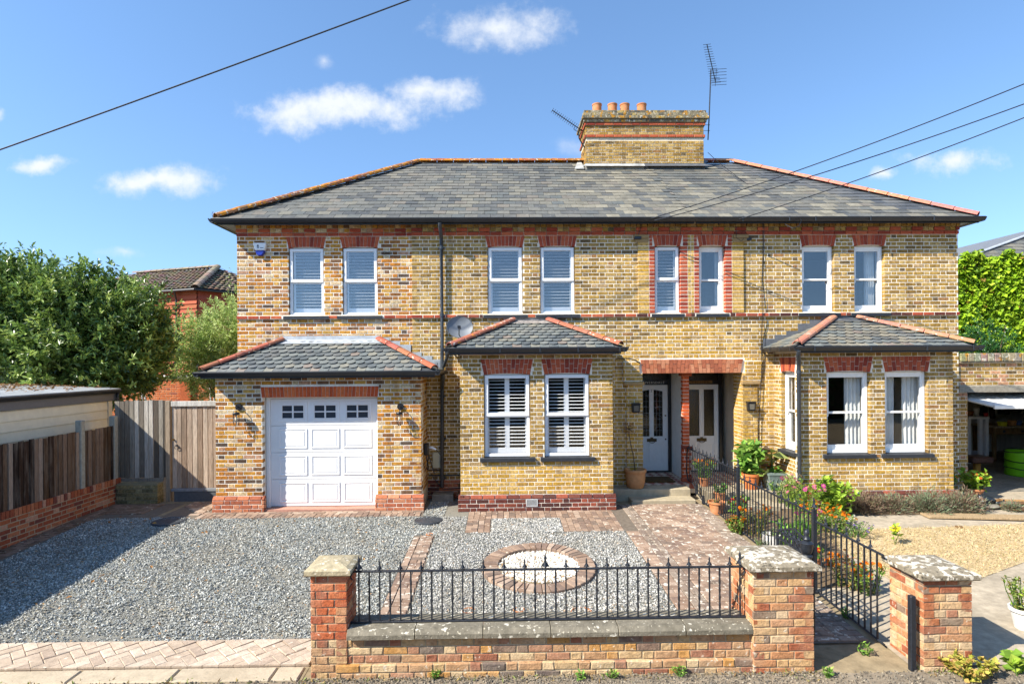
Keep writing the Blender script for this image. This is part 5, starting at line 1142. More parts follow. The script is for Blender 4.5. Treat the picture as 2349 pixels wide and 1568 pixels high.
for z in (.7, 1.7): mb = MB(); mb.box(-7.7, -6.66, 11.445, 11.49, z, z+.07, pick(GRW)); mb.build('rail', m_grw, GF)
mb = MB(); mb.bbox(-6.69, -6.60, 11.40, 11.49, 0, 2.0, .006, lin('#9a8a76')); mb.build('post', m_grw, GF)
mb = MB(); mb.box(-7.6, -6.74, 11.41, 11.44, .40, .465, lin('#8a8276')); mb.build('gravel_board', m_grw, GF)
GT = empty('side_gate', (-6.1, 11.42, .22), 'tall close-boarded wooden side gate with ring handle next to the garage', 'gate')
GTW = pal([('#a5917e', 4), ('#8b7765', 3), ('#b9a794', 3), ('#77654f', 2)])
boards(GT, -6.58, -5.27, 11.43, .26, 1.88, GTW, m_grw, .10, dz=.002); mb = MB(); mb.bbox(-6.58, -5.27, 11.40, 11.47, 1.882, 1.985, .006, lin('#bdb9b0')); mb.build('top_rail', m_grw, GT)
mb = MB(); mb.bbox(-6.57, -5.27, 11.37, 11.48, .20, .255, .005, lin('#7f8285')); mb.bbox(-6.52, -5.27, 11.385, 11.47, -.02, .20, .005, lin('#54585c')); mb.build('sill_board', mat('slate_sleeper', attr=True, rough=.7, var=.15), GT)
x, z = P(404, 1022, 11.4); mb = MB(); mb.tube([(x+.035*math.cos(t), 11.405, z-.03+.035*math.sin(t)) for t in [2*math.pi*k/14 for k in range(15)]], .006, 6); mb.tube([(x, 11.43, z+.005), (x, 11.40, z+.005)], .02, 10); mb.build('ring_handle', m_cast, GT)
x, z = P(396, 1008, 11.4); mb = MB(); mb.tube([(x, 11.435, z), (x, 11.405, z)], .018, 10); mb.build('lock', mat('gate_brass', lin('#8a6a3a'), rough=.4, metal=.8, var=.1), GT)
ST = empty('brick_wall', (-7.1, 11.3, 0), 'short mossy yellow brick stub wall under the grey fence boards', 'wall')
pcs = Pieces(bev=.004, jit=.004); core = MB(); MOS = pal([('#8f8058', 4), ('#7c704c', 3), ('#9a8c66', 3), ('#6d6446', 2)])
brick_wall(pcs, (-7.53, 11.2, 0), FRONT, .80, -.075, .375, [], MOS); brick_wall(pcs, (-6.73, 11.2, 0), (1, 0, 0), .2, -.075, .375, [], MOS); core.box(-7.523, -6.737, 11.207, 11.40, -.1, .40, lin('#8d8468'))
pcs.finish(core.build('wall_core', m_mort, ST), 'brick', 'brickwork', m_brick, 80)
SH = empty('garden_shed', (-9.2, 8, -.1), 'cream weatherboarded shed with grey fascia behind the brown fence', 'shed')
XS = -8.10; m_cream = mat('cream_board', lin('#e8dfc4'), rough=.6, spec=.3, var=.06, vscale=8)
for k in range(10):
    z = .25+k*.172; mb = MB(); mb.prism([(0, 0), (.028, 0), (.012, .168), (0, .168)], lambda a, b, d: (XS+a, d, z+b), 2.5, 11.78, col=(.5,)*3); mb.build('cladding_board', m_cream, SH)
for k in range(10):
    z = .25+k*.172; mb = MB(); mb.prism([(0, 0), (.028, 0), (.012, .168), (0, .168)], lambda a, b, d: (d, 11.88+a, z+b), -10.6, XS-.08, col=(.5,)*3); mb.build('cladding_board', m_cream, SH)
mb = MB(); mb.bbox(XS-.08, XS+.035, 11.79, 11.91, .1, 1.98, .006, (.5,)*3); mb.build('corner_board', m_cream, SH)
mb = MB(); mb.box(-10.6, XS-.005, 2.5, 11.86, -.1, 2.05, (.5,)*3); mb.build('body', m_cream, SH)
mb = MB(); mb.bbox(XS-.02, XS+.06, 2.3, 11.98, 1.98, 2.17, .005, (.4,)*3); mb.box(-10.7, XS-.03, 11.92, 11.98, 1.98, 2.25, (.4,)*3); mb.build('fascia', mat('grey_fascia', lin('#6f6f70'), rough=.5, var=.05), SH)
mb = MB(); mb.add([(XS+.11, 2.2, 2.225), (XS+.11, 12.05, 2.225), (-10.8, 12.05, 2.36), (-10.8, 2.2, 2.36), (XS+.11, 2.2, 2.205), (XS+.11, 12.05, 2.205), (-10.8, 12.05, 2.34), (-10.8, 2.2, 2.34)], [(0, 1, 2, 3), (7, 6, 5, 4), (0, 4, 5, 1), (1, 5, 6, 2), (0, 3, 7, 4)], (.5,)*3)
mb.build('roof', mat('shed_membrane', lin('#a3a7aa'), rough=.5, spec=.4, var=.2, vscale=3, var2=.5, v2scale=1.5, v2col=lin('#6c6a64')), SH)
gutter(SH, [((XS+.15, 2.3, 2.20), (XS+.15, 12.03, 2.20), (1, 0, 0))], m_gut, h=.07)
pipe(SH, [(XS+.10, 11.97, 2.13), (XS+.10, 11.97, 2.0), (XS+.14, 11.99, 1.88), (XS+.05, 12.0, 1.75)], .03, m_gut)

# ------------------------------------------------------------------ beyond the left boundary
GW = empty('brick_wall', (-11, 19, 0), 'bright orange brick garden wall with pale coping behind the side gate', 'wall')
pcs = Pieces(bev=.006, jit=.004); core = MB(); ORW = pal([('#b5643a', 4), ('#a85832', 3), ('#c0744a', 2), ('#8a4a3a', 1)])
brick_wall(pcs, (-15.2, 19, 0), FRONT, 7.4, .6, 2.25, [], ORW); core.box(-15.2, -7.8, 19.007, 19.2, 0, 2.25, lin('#c9a888'))
gc = core.build('wall_core', m_mort, GW); pcs.finish(gc, 'brick', 'brickwork', m_brickc, 200, ok=lambda p: p[2] > 1.3 and p[0] > -13.6)
mb = MB(); mb.bbox(-15.2, -7.8, 18.95, 19.25, 2.25, 2.32, .01, (.6,)*3); mb.build('coping', m_cpost, GW)
for x in (-10.6,): mb = MB(); mb.bbox(x, x+.34, 18.9, 18.999, 0, 2.24, .006, lin('#a85832')); mb.build('pier', m_red, GW)
RH = empty('red_house', (-16, 32, 0), 'red tile-hung house with brown pantile roof rising behind the trees', 'house')
cxy = Vector((P(453, 700, 30)[0], 30.0, 0)); ang = rad(38); dl = Vector((-math.cos(rad(20)), math.sin(rad(20)), 0)); dr = Vector((math.cos(rad(50)), math.sin(rad(50)), 0))
ez = P(453, 664, 30)[1]; w1, w2 = 12.0, 5.0
A_, B_, C_ = cxy, cxy+dl*w1, cxy+dr*w2; D__ = B_+dr*w2
mb = MB(); mb.add([tuple(A_), tuple(B_), tuple(D__), tuple(C_)]+[tuple(p+Vector((0, 0, ez-.1))) for p in (A_, B_, D__, C_)], [(0, 1, 5, 4), (1, 2, 6, 5), (2, 3, 7, 6), (3, 0, 4, 7), (4, 5, 6, 7)], lin('#9a4f3a')); mb.build('wall', m_red, RH)
for (p, q) in ((A_, B_), (A_, C_)):
    dd = (q-p).normalized(); nn_ = Vector((dd.y, -dd.x, 0)); nn_ = nn_ if nn_.y < 0 else -nn_; ll_ = (q-p).length
    for k in range(15):
        z = ez-.25-k*.24; mb = MB(); mb.add([tuple(p+nn_*(.07 if e else .03)+Vector((0, 0, zz))) if 0 else tuple(pp+nn_*o_+Vector((0, 0, zz))) for pp in (p, q) for o_, zz, e in ((.08, z, 0), (.02, z+.24, 0), (0, z+.24, 0), (0, z, 0))], [(0, 4, 5, 1), (0, 3, 7, 4), (1, 5, 6, 2)], tuple(c*rnd.uniform(.85, 1.1) for c in lin('#a5563e'))); mb.build('tile_course', m_red, RH)
ov = .45; E = [p+v_ for p, v_ in ((A_, (-dl-dr)*ov), (B_, (dl-dr)*ov), (D__, (dl+dr)*ov), (C_, (dr-dl)*ov))]; E = [e+Vector((0, 0, ez)) for e in E]
hh = 1.55; r0 = (E[0]+E[3])/2+dl*2.4+Vector((0, 0, hh)); r1 = (E[1]+E[2])/2-dl*4.0+Vector((0, 0, hh))
m_pant = mat('brown_pantile', attr=True, rough=.9, spec=.15, var=.25, vscale=4, var2=.4, v2scale=.6, v2col=lin('#8f8878'), bump=.3, bscale=12)
mb = MB(); mb.add([tuple(x) for x in (E[0], E[1], r1, r0)], [(0, 1, 2, 3)], lin('#6a5c50')); mb.add([tuple(x) for x in (E[0], r0, E[3])], [(0, 1, 2)], lin('#6a5c50')); mb.add([tuple(x) for x in (E[3], r0, r1, E[2])], [(0, 1, 2, 3)], lin('#6a5c50')); mb.add([tuple(x) for x in (E[1], E[2], r1)], [(0, 1, 2)], lin('#6a5c50')); rrf = mb.build('roof', m_pant, RH)
def pant(e0, e1, t0, t1, nrow, pk):
    Vs = MB(); 
    for k in range(nrow):
        a0, a1 = e0+(t0-e0)*(k/nrow), e1+(t1-e1)*(k/nrow); b0, b1 = e0+(t0-e0)*((k+1)/nrow), e1+(t1-e1)*((k+1)/nrow); w_ = (a1-a0).length; n = max(1, int(w_/.3)); nrm_ = (a1-a0).cross(b0-a0).normalized(); nrm_ = nrm_ if nrm_.z > 0 else -nrm_
        for i in range(n):
            V = []
            for j in range(5):
                t = (i+j/4)/n; hgt = .045*math.sin(j/4*math.pi); V.append(tuple(a0+(a1-a0)*t+nrm_*(.06+hgt))); V.append(tuple(b0+(b1-b0)*t+nrm_*(.01+hgt)))
            Vs.add(V, [(2*j, 2*j+2, 2*j+3, 2*j+1) for j in range(4)], tuple(c*rnd.uniform(.75, 1.25) for c in lin('#6e6054')))
    o = Vs.build('pantiling', m_pant, rrf); tag(o, kind='stuff')
pant(E[0], E[1], r0, r1, 12, 0); pant(E[0], E[3], r0, r0+(E[3]-E[0])*.01, 12, 0)
hip_tiles(rrf, E[0]+Vector((0, 0, .05)), r0+Vector((0, 0, .08)), m_pant, lin('#8a7c6c'), r=.2, ln=.5); hip_tiles(rrf, r0+Vector((0, 0, .08)), r1+Vector((0, 0, .08)), m_pant, lin('#8a7c6c'), r=.16, ln=.5, name='ridge_tile')
gg = (E[1]-E[0]).normalized(); mb = MB(); mb.tube([E[0]-Vector((0, 0, .05)), E[1]-Vector((0, 0, .05))], .07, 8); mb.tube([E[0]-Vector((0, 0, .05)), E[3]-Vector((0, 0, .05))], .07, 8); mb.build('gutter', m_gut, RH)
pd = A_+dl*1.3; n0 = Vector((dl.y, -dl.x, 0)); n0 = n0 if n0.y < 0 else -n0; mb = MB(); mb.tube([E[0]+dl*1.4-Vector((0, 0, .1)), pd+n0*.15+Vector((0, 0, ez-.5)), pd+n0*.15+Vector((0, 0, 0))], .05, 8); mb.build('downpipe', m_gut, RH)
WF = empty('washing_frame', (-9.6, 17.5, 0), 'white tubular frame standing before the orange brick wall', 'frame')
for pts in ([A3(372, 862, 17.5), A3(470, 861, 17.5)], [A3(326, 880, 17.5), A3(326, 960, 17.5)], [A3(320, 862, 17.3), A3(345, 960, 17.3)], [A3(480, 866, 17.5), A3(486, 960, 17.5)], [A3(489, 866, 17.2), A3(494, 960, 17.2)]):
    mb = MB(); mb.tube(pts, .022, 8); mb.build('pole', m_white, WF)
tree('laurel_tree', 'large glossy dark green laurel overhanging the shed roof', (-10.4, 13.8, 0),
     [(-10.1, 13.6, 3.2, 1.9, 1.7, 1.35), (-11.6, 13.4, 3.6, 1.7, 1.6, 1.6), (-9.5, 13.9, 4.0, 1.3, 1.3, 1.0), (-10.7, 13.3, 4.2, 1.3, 1.3, 1.0), (-12.2, 13.6, 4.2, 1.3, 1.4, 1.0), (-9.0, 13.7, 3.1, 1.0, 1.2, 1.0), (-9.9, 12.7, 2.9, 1.0, .9, .75), (-11.2, 12.6, 3.0, 1.2, .9, .8), (-8.9, 13.3, 2.6, .85, .9, .75), (-8.75, 13.6, 3.4, .75, .9, .9)], 120000, .125, LAUR, .14, spikes=26)
tree('olive_tree', 'silvery green bushy tree between the laurel and the house corner', (-8.0, 16.3, 0), [(-8.0, 16.3, 3.0, 1.0, .9, .9), (-7.6, 16.2, 3.8, .8, .8, .9), (-8.6, 16.4, 2.7, .8, .8, .7), (-7.4, 16.3, 2.6, .9, .8, .8), (-7.1, 16.3, 3.9, .6, .7, .8), (-8.7, 16.3, 3.3, .8, .7, .9), (-7.6, 16.2, 2.2, 1.2, .8, .7)], 40000, .10, OLIV, .09, m=m_leafm, aspect=.3, spikes=14)

# ------------------------------------------------------------------ right: workshop garage
YQ = 11.45
GQ = empty('brick_garage', (11, YQ, 0), 'flat-topped brick garage with its white door swung open', 'garage')
pcs = Pieces(); core = MB(); MIX = OLD+pal([('#b98a68', 4), ('#a8785a', 2)])
qh = [(.20, 2.75, -.1, 2.03)]
brick_wall(pcs, (9.30, YQ, 0), FRONT, 7.2, 0, 2.625, qh+[(.0, 3.0, 2.025, 2.175)], MIX); wall_core(core, (9.30, YQ, 0), FRONT, 7.2, -.02, 2.65, qh, col=MORTD)
core.box(9.30, 9.5, YQ+.224, 16.6, 0, 2.6, lin('#c9c2b2')); core.box(16.3, 16.5, YQ+.224, 16.6, 0, 2.6, lin('#c9c2b2')); core.box(9.501, 16.299, 16.4, 16.6, 0, 2.6, lin('#c9c2b2')); core.box(9.52, 16.28, YQ+.225, 16.39, 2.45, 2.55, lin('#b9b3a4'))
for k in range(51): z0_ = 2.66; mb = MB(); mb.bbox(9.32+k*.14, 9.32+k*.14+.13, YQ-.07, YQ+.25, 2.665, 2.83, .01, tuple(c*rnd.uniform(.8, 1.15) for c in lin('#8f8370'))); mb.build('coping_brick', m_cap, GQ)
mb = MB(); mb.bbox(9.31, 16.5, YQ-.05, YQ+.2, 2.63, 2.664, .006, lin('#8a7d68')); mb.build('tile_creasing', m_mort, GQ)
gq = core.build('wall', m_mort, GQ); pcs.finish(gq, 'brick', 'brickwork', m_brick, 200)
mb = MB(); mb.bbox(9.31, 12.3, YQ-.03, YQ+.2, 2.032, 2.17, .008, (.5,)*3); mb.build('lintel', m_conc, GQ)
mb = MB(); M = Matrix.Translation((0, 10.86, 1.80)) @ Matrix.Rotation(rad(7.5), 4, 'X'); mb.bbox(9.54, 12.02, 0, 2.0, -.035, .0, .006, (.8,)*3, M); dq = mb.build('garage_door', m_wpaint, GQ)
mb = MB(); mb.bbox(9.54, 12.02, -.012, .03, -.06, .012, .005, (.8,)*3, M)
for k in range(7): mb.bbox(9.60+k*.35, 9.62+k*.35, .04, 1.9, .001, .012, .003, (.8,)*3, M)
mb.build('door_rail', m_wpaint, dq)
mb = MB(); mb.box(9.51, 16.29, YQ+.0, 16.4, -.03, .012); mb.build('floor_slab', m_conc, GQ)
WBN = lin('#8a6a45')
T = empty('workbench', (12.6, 15.2, 0), 'brown wooden workbench with drawers at the back of the workshop', 'workbench')
xb0 = P(2275, 990, 14.9)[0]; zb = P(2300, 976, 14.9)[1]
mb = MB(); mb.bbox(xb0, 15.4, 14.8, 15.6, zb-.05, zb, .006, lin('#b09a78')); mb.build('top', m_wood, T)
for k in range(4): 
    mb = MB(); mb.bbox(xb0+.03+k*.5, xb0+.50+k*.5, 14.84, 15.3, zb-.22, zb-.06, .006, WBN); d_ = mb.build('drawer', m_wood, T); mb = MB(); mb.bbox(xb0+.23+k*.5, xb0+.29+k*.5, 14.82, 14.84, zb-.17, zb-.11, .004, (.1,)*3); mb.build('handle', m_black, d_)
for x in (xb0+.05, 15.3):
    for y in (14.9, 15.5): mb = MB(); mb.bbox(x-.04, x+.04, y-.04, y+.04, .012, zb-.05, .005, WBN); mb.build('leg', m_wood, T)
T = empty('side_table', (11.6, 15, 0), 'old white painted table frame inside the workshop', 'table')
xa, xb_ = P(2214, 960, 14.6)[0], P(2262, 960, 14.6)[0]; zt = P(2240, 955, 14.6)[1]
mb = MB(); mb.bbox(xa, xb_, 14.5, 15.1, zt-.05, zt, .006, (.7,)*3); mb.build('top', m_wpaint, T)
for x in (xa+.04, xa+.35, xb_-.05): mb = MB(); mb.bbox(x-.045, x+.045, 14.52, 14.6, .012, zt-.05, .006, (.7,)*3); mb.build('leg', m_wpaint, T)
def thing_mb(name, label, cat, m, fn, group=None, smooth=False): mb = MB(); fn(mb); return mb.build(name, m, None, label=label, cat=cat, group=group, smooth=smooth, auto=40)
fx, fy = P(2240, 1083, 13.3)[0], 13.3
T = empty('footstool', (fx, fy, .012), 'brown leather footstool on a bent wooden base inside the workshop', 'footstool')
mb = MB(); mb.tube([(fx+.22*math.cos(t), fy+.2*math.sin(t), .03) for t in [2*math.pi*k/24 for k in range(25)]], .025, 8, lin('#b0803c')); mb.bbox(fx-.06, fx+.06, fy-.05, fy+.05, .05, .27, .01, lin('#b0803c')); mb.build('base', m_wood, T)
mb = MB(); mb.bbox(fx-.24, fx+.26, fy-.2, fy+.2, .27, .42, .06, lin('#4a3630')); mb.build('cushion', mat('brown_leather', lin('#5a4038'), rough=.4, spec=.4, var=.2, vscale=6), T)
T = empty('recliner_chair', (fx-.45, fy+.5, .012), 'dark leather recliner chair half hidden behind the garage jamb', 'chair')
mb = MB(); mb.bbox(fx-.75, fx-.15, fy+.2, fy+.75, .36, .5, .05, (.1,)*3); mb.build('seat', MATS['brown_leather'], T); mb = MB(); mb.bbox(-.3, .3, -.06, .06, 0, .75, .05, (.1,)*3, Matrix.Translation((fx-.45, fy+.75, .45)) @ Matrix.Rotation(rad(-18), 4, 'X')); mb.build('backrest', MATS['brown_leather'], T)
mb = MB(); mb.tube([(fx-.45+.26*math.cos(t), fy+.45+.24*math.sin(t), .035) for t in [2*math.pi*k/24 for k in range(25)]], .025, 8, lin('#b0803c')); mb.bbox(fx-.5, fx-.4, fy+.4, fy+.5, .05, .36, .01, lin('#b0803c')); mb.build('base', m_wood, T)
bx_, by_ = P(2337, 1085, 13.0)[0]+.06, 13.0
T = empty('garden_bin', (bx_, by_, .012), 'bright green pop-up garden bin standing in the workshop doorway', 'bin')
mb = MB(); mb.lathe([(.30, 0), (.315, .03), (.30, .14), (.32, .18), (.30, .32), (.318, .36), (.305, .50), (.31, .56), (.295, .56), (.285, .05)], (bx_, by_, .012), 28); mb.build('body', mat('green_fabric', lin('#78c01e'), rough=.5, var=.12, vscale=5, bump=.4, bscale=9), T, smooth=True)
for z in (.17, .35, .56): mb = MB(); mb.tube([(bx_+.32*math.cos(t), by_+.32*math.sin(t), z+.012+.02*math.sin(t*2+z*9)) for t in [2*math.pi*k/32 for k in range(33)]], .011, 6); mb.build('band', m_black, T)
for i, (px_, py_, Y, w_, h_, c, lb) in enumerate(((2300, 965, 14.9, .22, .10, '#d8d020', 'yellow plastic tub on the workbench'), (2322, 962, 14.95, .2, .13, '#c08a50', 'orange tin on the workbench'), (2338, 963, 15.0, .12, .12, '#5070a0', 'blue box on the workbench'), (2262, 955, 14.7, .10, .08, '#c04040', 'red tin on the white table'), (2240, 948, 14.8, .14, .2, '#c0c4c0', 'pale jug on the white table'), (2222, 952, 14.8, .22, .12, '#8a5a30', 'brown carton on the white table'), (2240, 995, 14.9, .22, .26, '#c8ccd0', 'white paint bucket under the table'))):
    x, z = P(px_, py_, Y); zz = {True: zb, False: zt}[px_ > 2275] if py_ < 980 else .012
    mb = MB(); n_ = 14; r1_, r2_ = w_*.42, w_*.5; mb.lathe([(r1_, 0), (r2_, h_*.85), (r2_*1.06, h_*.86), (r2_*1.06, h_), (r2_*.92, h_), (r1_*.9, h_*.3)], (x, Y+.02, zz), n_); mb.build('container', mat('plastic_'+c[1:], lin(c), rough=.5, var=.1), None, label=lb, cat='container', group='containers in the workshop', smooth=True, auto=40)
for i, (px_, py_, w_, h_, c) in enumerate(((2232, 900, .5, .35, '#3c3a36'), (2285, 940, .12, .5, '#5a4030'), (2310, 935, .3, .4, '#4a4440'), (2335, 935, .35, .3, '#6a6258'), (2262, 945, .2, .3, '#3a4650'))):
    x, z = P(px_, py_, 16.2); mb = MB(); M = Matrix.Translation((x, 16.33, z-h_/2)) @ Matrix.Rotation(rad(rnd.uniform(-10, 10)), 4, 'Y'); mb.bbox(-w_/2, w_/2, -.05, .05, 0, h_, .02, (.2,)*3, M); mb.tube([tuple(M @ Vector((0, -.02, h_))), tuple(M @ Vector((0, .06, h_+.1)))], .01, 6); mb.build('hanging_tool', mat('tool_'+c[1:], lin(c), rough=.7, var=.2), None, label=['dark canvas bag hung high on the workshop back wall', 'long brown handle hung on the workshop back wall', 'grey tool hung above the workbench', 'pale grey case hung above the workbench end', 'blue-grey box hung above the white table'][i], cat='tool')
# ivy wall house behind
IV = empty('ivy_house', (17, 19, 0), 'house wall covered in bright green ivy under a slate roof', 'house')
YI = 18.5; ztop = P(2300, 592, YI)[1]; xi0, xi1 = 12.2, 22.0
mb = MB(); mb.box(xi0, xi1, YI, YI+8, 0, ztop-.05, lin('#8a7450')); mb.build('wall', m_mort, IV)
n = 26000; C_ = np.stack([RNG.uniform(xi0, xi0+6.4, n), YI-RNG.uniform(.02, .16, n), RNG.uniform(1.8, ztop+.12, n)], 1)
bil = .5+.5*np.sin(C_[:, 0]*2.3+1+.8*np.sin(C_[:, 2]*1.9))*np.sin(C_[:, 2]*2.6+.7*np.sin(C_[:, 0]*3.1)); fine = .5+.5*np.sin(C_[:, 0]*9+C_[:, 2]*4)*np.sin(C_[:, 2]*11-C_[:, 0]*3)
k = RNG.random(n) < .55+.45*np.clip(bil*.6+fine*.5, 0, 1); C_, bil, fine = C_[k], bil[k], fine[k]; n = len(C_); C_[:, 1] -= .09*bil+.05*fine; C_[:, 2] += np.where(C_[:, 2] > ztop-.3, .12*np.sin(C_[:, 0]*5)+.06*np.sin(C_[:, 0]*13), 0)
D_ = RNG.normal(size=(n, 3))*.4+np.array([0, -.6, -.75]); kc = pcols(n, IVY, .25)*(.95+.3*bil)[:, None]; old = RNG.random(n) < .06; kc[old] = pcols(int(old.sum()), pal([('#5d7a2a', 3), ('#9a7a3a', 1), ('#40601e', 2)])); V, F, K = leaf_mesh(C_, D_, RNG.uniform(.10, .21, n)*(.75+.4*RNG.random(n)), .95, .16, kc); np_obj('ivy', V, F, K, m_leafm, IV)
x0_, z0_ = P(2215, 612, YI); x1_, z1_ = P(2375, 535, YI+1.5)
mb = MB(); q = [(x0_-.3, YI-.15, ztop-.1), (xi1, YI-.15, ztop-.1), (xi1, YI+1.85, ztop+1.8), (x0_+5.7, YI+1.85, ztop+1.8)]
mb.add(q, [(0, 1, 2, 3)], lin('#6d7278')); mb.add([(x0_-.3, YI-.15, ztop-.1), (x0_+5.7, YI+1.85, ztop+1.8), (x0_+5.7, YI+8, ztop+1.8), (x0_-.3, YI+8, ztop-.1)], [(0, 1, 2, 3)], lin('#6d7278')); ri = mb.build('roof', m_slate, IV)
sp = Pieces(bev=.003, jit=.003); L2 = math.hypot(2.0, 1.9); slate_slope(sp, (x0_-.3, YI-.15, ztop-.1), (1, 0, 0), (0, 2.0/L2, 1.9/L2), (0, -1.9/L2, 2.0/L2), L2, .3, .2, lambda d: 6.0*d/L2, lambda d: 6.3, SLD+SLA); sp.finish(ri, 'slate', 'slating', m_slate, 60)
hip_tiles(ri, (x0_-.3, YI-.15, ztop-.06), (x0_+5.7, YI+1.85, ztop+1.84), m_lead, lin('#8a8f96'), r=.06, ln=.5)
tree('yew_shrub', 'dark green dense yew shrub in front of the ivy wall', (15.1, 17.5, 0), [(14.8, 17.5, 2.3, 1.2, .8, 1.2), (15.8, 17.5, 2.5, 1.1, .7, .9), (15.1, 17.5, 3.2, .7, .6, .8)], 12000, .09, YEW, .08, m=m_leaf, aspect=.3, up=.2)

# clipped hedge on the far side of the lane, seen only in the window panes
T = empty('hedge', (0, -7, gz(-7)), 'long clipped green hedge on the far side of the lane', 'hedge')
mb = MB(); mb.box(-22, 22, -8.2, -7.2, -.25, 3.4, lin('#26401a')); mb.build('branches', m_bark, T)
n = 9000; C_ = np.stack([RNG.uniform(-22, 22, n), RNG.uniform(-7.25, -6.95, n), RNG.uniform(-.2, 3.6, n)], 1); D_ = RNG.normal(size=(n, 3))*.6+[0, .7, .3]; V, F, K = leaf_mesh(C_, D_, RNG.uniform(.16, .3, n), .6, .2, pcols(n, YEW, .3)); np_obj('foliage', V, F, K, m_leafm, T)
# ------------------------------------------------------------------ drive: gravel, pavers, ring
def sheet(name, poly, off, m, kind='structure', step=.5):
    """flat area following the fall of the ground; poly [(x,y)]"""
    ysr = sorted({round(y, 4) for _, y in poly} | {5.2, 10.2}); mb = MB(); ysr = [y for y in ysr if min(p[1] for p in poly) <= y <= max(p[1] for p in poly)]
    def xr(y):
        xs = []
        for (x0, y0), (x1, y1) in zip(poly, poly[1:]+poly[:1]):
            if (y0-y)*(y1-y) <= 0 and abs(y1-y0) > 1e-9: xs.append(x0+(x1-x0)*(y-y0)/(y1-y0))
        return min(xs), max(xs)
    for a, b in zip(ysr[:-1], ysr[1:]):
        e = 1e-6; l0, r0_ = xr(a+e); l1, r1_ = xr(b-e); mb.add([(l0, a, gz(a)+off), (r0_, a, gz(a)+off), (r1_, b, gz(b)+off), (l1, b, gz(b)+off)], [(0, 1, 2, 3)])
    return tag(mb.build(name, m, None, origin=False), kind=kind)
GRV = pal([('#9a9d98', 5), ('#adafa9', 5), ('#868a86', 4), ('#c0c1ba', 3), ('#6b6f6f', 2.5), ('#d2d0c6', 2), ('#a09a86', 1.2), ('#b5946e', .3)])
GRC = pal([('#a09f9a', 4), ('#b2b1ab', 4), ('#85867f', 3), ('#c8c6bf', 3), ('#dad7cd', 2), ('#6e7070', 2), ('#b09a82', .6)])
m_grav = mat('slate_gravel', attr=True, rough=.8, spec=.2, var=.12, vscale=40, var2=.38, v2scale=1.0, v2col=lin('#8f8674'))
m_gbed = mat('gravel_bed', lin('#7d7c74'), rough=.95, spec=.1, var=.35, vscale=60, var2=.4, v2scale=1.3, v2col=lin('#978c78'), bump=.8, bscale=90)
rects = [(-1.42, -1.08, 6.40, 9.10), (-.62, -.20, 9.17, 10.4), (-.62, 2.02, 9.87, 10.4), (.98, 2.02, 9.17, 10.0), (-1.12, 2.0, 6.17, 6.42), (-1.9, 2.1, 5, 5.72), (-5.5, -1.43, 10.07, 10.6), (1.97, 4, 5, 12), (-7.6, -6.15, 10.38, 12), (-5.9, -1.4, 10.42, 12)]
RC = (.475, 7.70)
def stones(name, n, area, pl, s0, s1, flat=.45, excl=None, zo=.0, maxz=.02, m=None, label=None):
    x = RNG.uniform(area[0], area[1], n); y = RNG.uniform(area[2], area[3], n); ok = np.ones(n, bool) if excl is None else excl(x, y); x, y = x[ok], y[ok]; n = len(x)
    oc = np.array([[1, 0, 0], [-1, 0, 0], [0, 1, 0], [0, -1, 0], [0, 0, 1], [0, 0, -1]], float); F0 = np.array([[0, 2, 4], [2, 1, 4], [1, 3, 4], [3, 0, 4], [2, 0, 5], [1, 2, 5], [3, 1, 5], [0, 3, 5]])
    V = oc[None]*(1+RNG.uniform(-.35, .35, (n, 6, 1)))+RNG.normal(0, .16, (n, 6, 3)); s_ = RNG.uniform(s0, s1, n); sc = np.stack([s_, s_*RNG.uniform(.5, .9, n), s_*RNG.uniform(flat*.6, flat*1.3, n)], 1); V *= sc[:, None]
    q = RNG.normal(size=(n, 4)); q[:, 0] += 2.2; q[:, 3] *= 3; q /= np.linalg.norm(q, axis=1, keepdims=True); w_, a, b, c = q.T
    Rm = np.stack([np.stack([1-2*(b*b+c*c), 2*(a*b-c*w_), 2*(a*c+b*w_)], 1), np.stack([2*(a*b+c*w_), 1-2*(a*a+c*c), 2*(b*c-a*w_)], 1), np.stack([2*(a*c-b*w_), 2*(b*c+a*w_), 1-2*(a*a+b*b)], 1)], 1)
    V = np.einsum('nij,nvj->nvi', Rm, V); zz = np.interp(y, [5.2, 10.2], [-.19, 0]); V += np.stack([x, y, zz+zo+RNG.uniform(.0, maxz, n)], 1)[:, None]
    F = (np.arange(n)[:, None, None]*6+F0[None]).reshape(-1, 3); C = np.repeat(pcols(n, pl, .12), 8, 0)
    o = np_obj(name, V.reshape(-1, 3), F, C, m or m_grav, None, 'stuff', base=False); return tag(o, label, 'gravel' if label else None)
def gex(x, y):
    k = np.ones(len(x), bool)
    for a, b, c, d in rects: k &= ~((x > a) & (x < b) & (y > c) & (y < d))
    k &= ((x-RC[0])**2+(y-RC[1])**2 > .78**2); k &= ~((x < -1.35) & (y < 5.93)); k &= x > np.interp(y, [8, 11], [-7.15, -7.2]); k &= ~((y > 10.15) & ((x < -1.42) | (x > -.84)))
    wob = np.sin(x*2.1+2+np.sin(y*3))*np.sin(y*1.7+np.sin(x*1.3))+.35*np.sin(x*9+y*7)
    rut = np.exp(-((x+2.55+.1*np.sin(y))/.28)**2)+np.exp(-((x+4.15+.1*np.sin(y))/.28)**2); thin = np.clip(.35*(wob > .75)+.30*rut*(x < -1.4)+.5*np.clip((6.35-y)/.5, 0, 1)*(wob > -.2), 0, .8); k &= ~(RNG.random(len(x)) < thin); return k
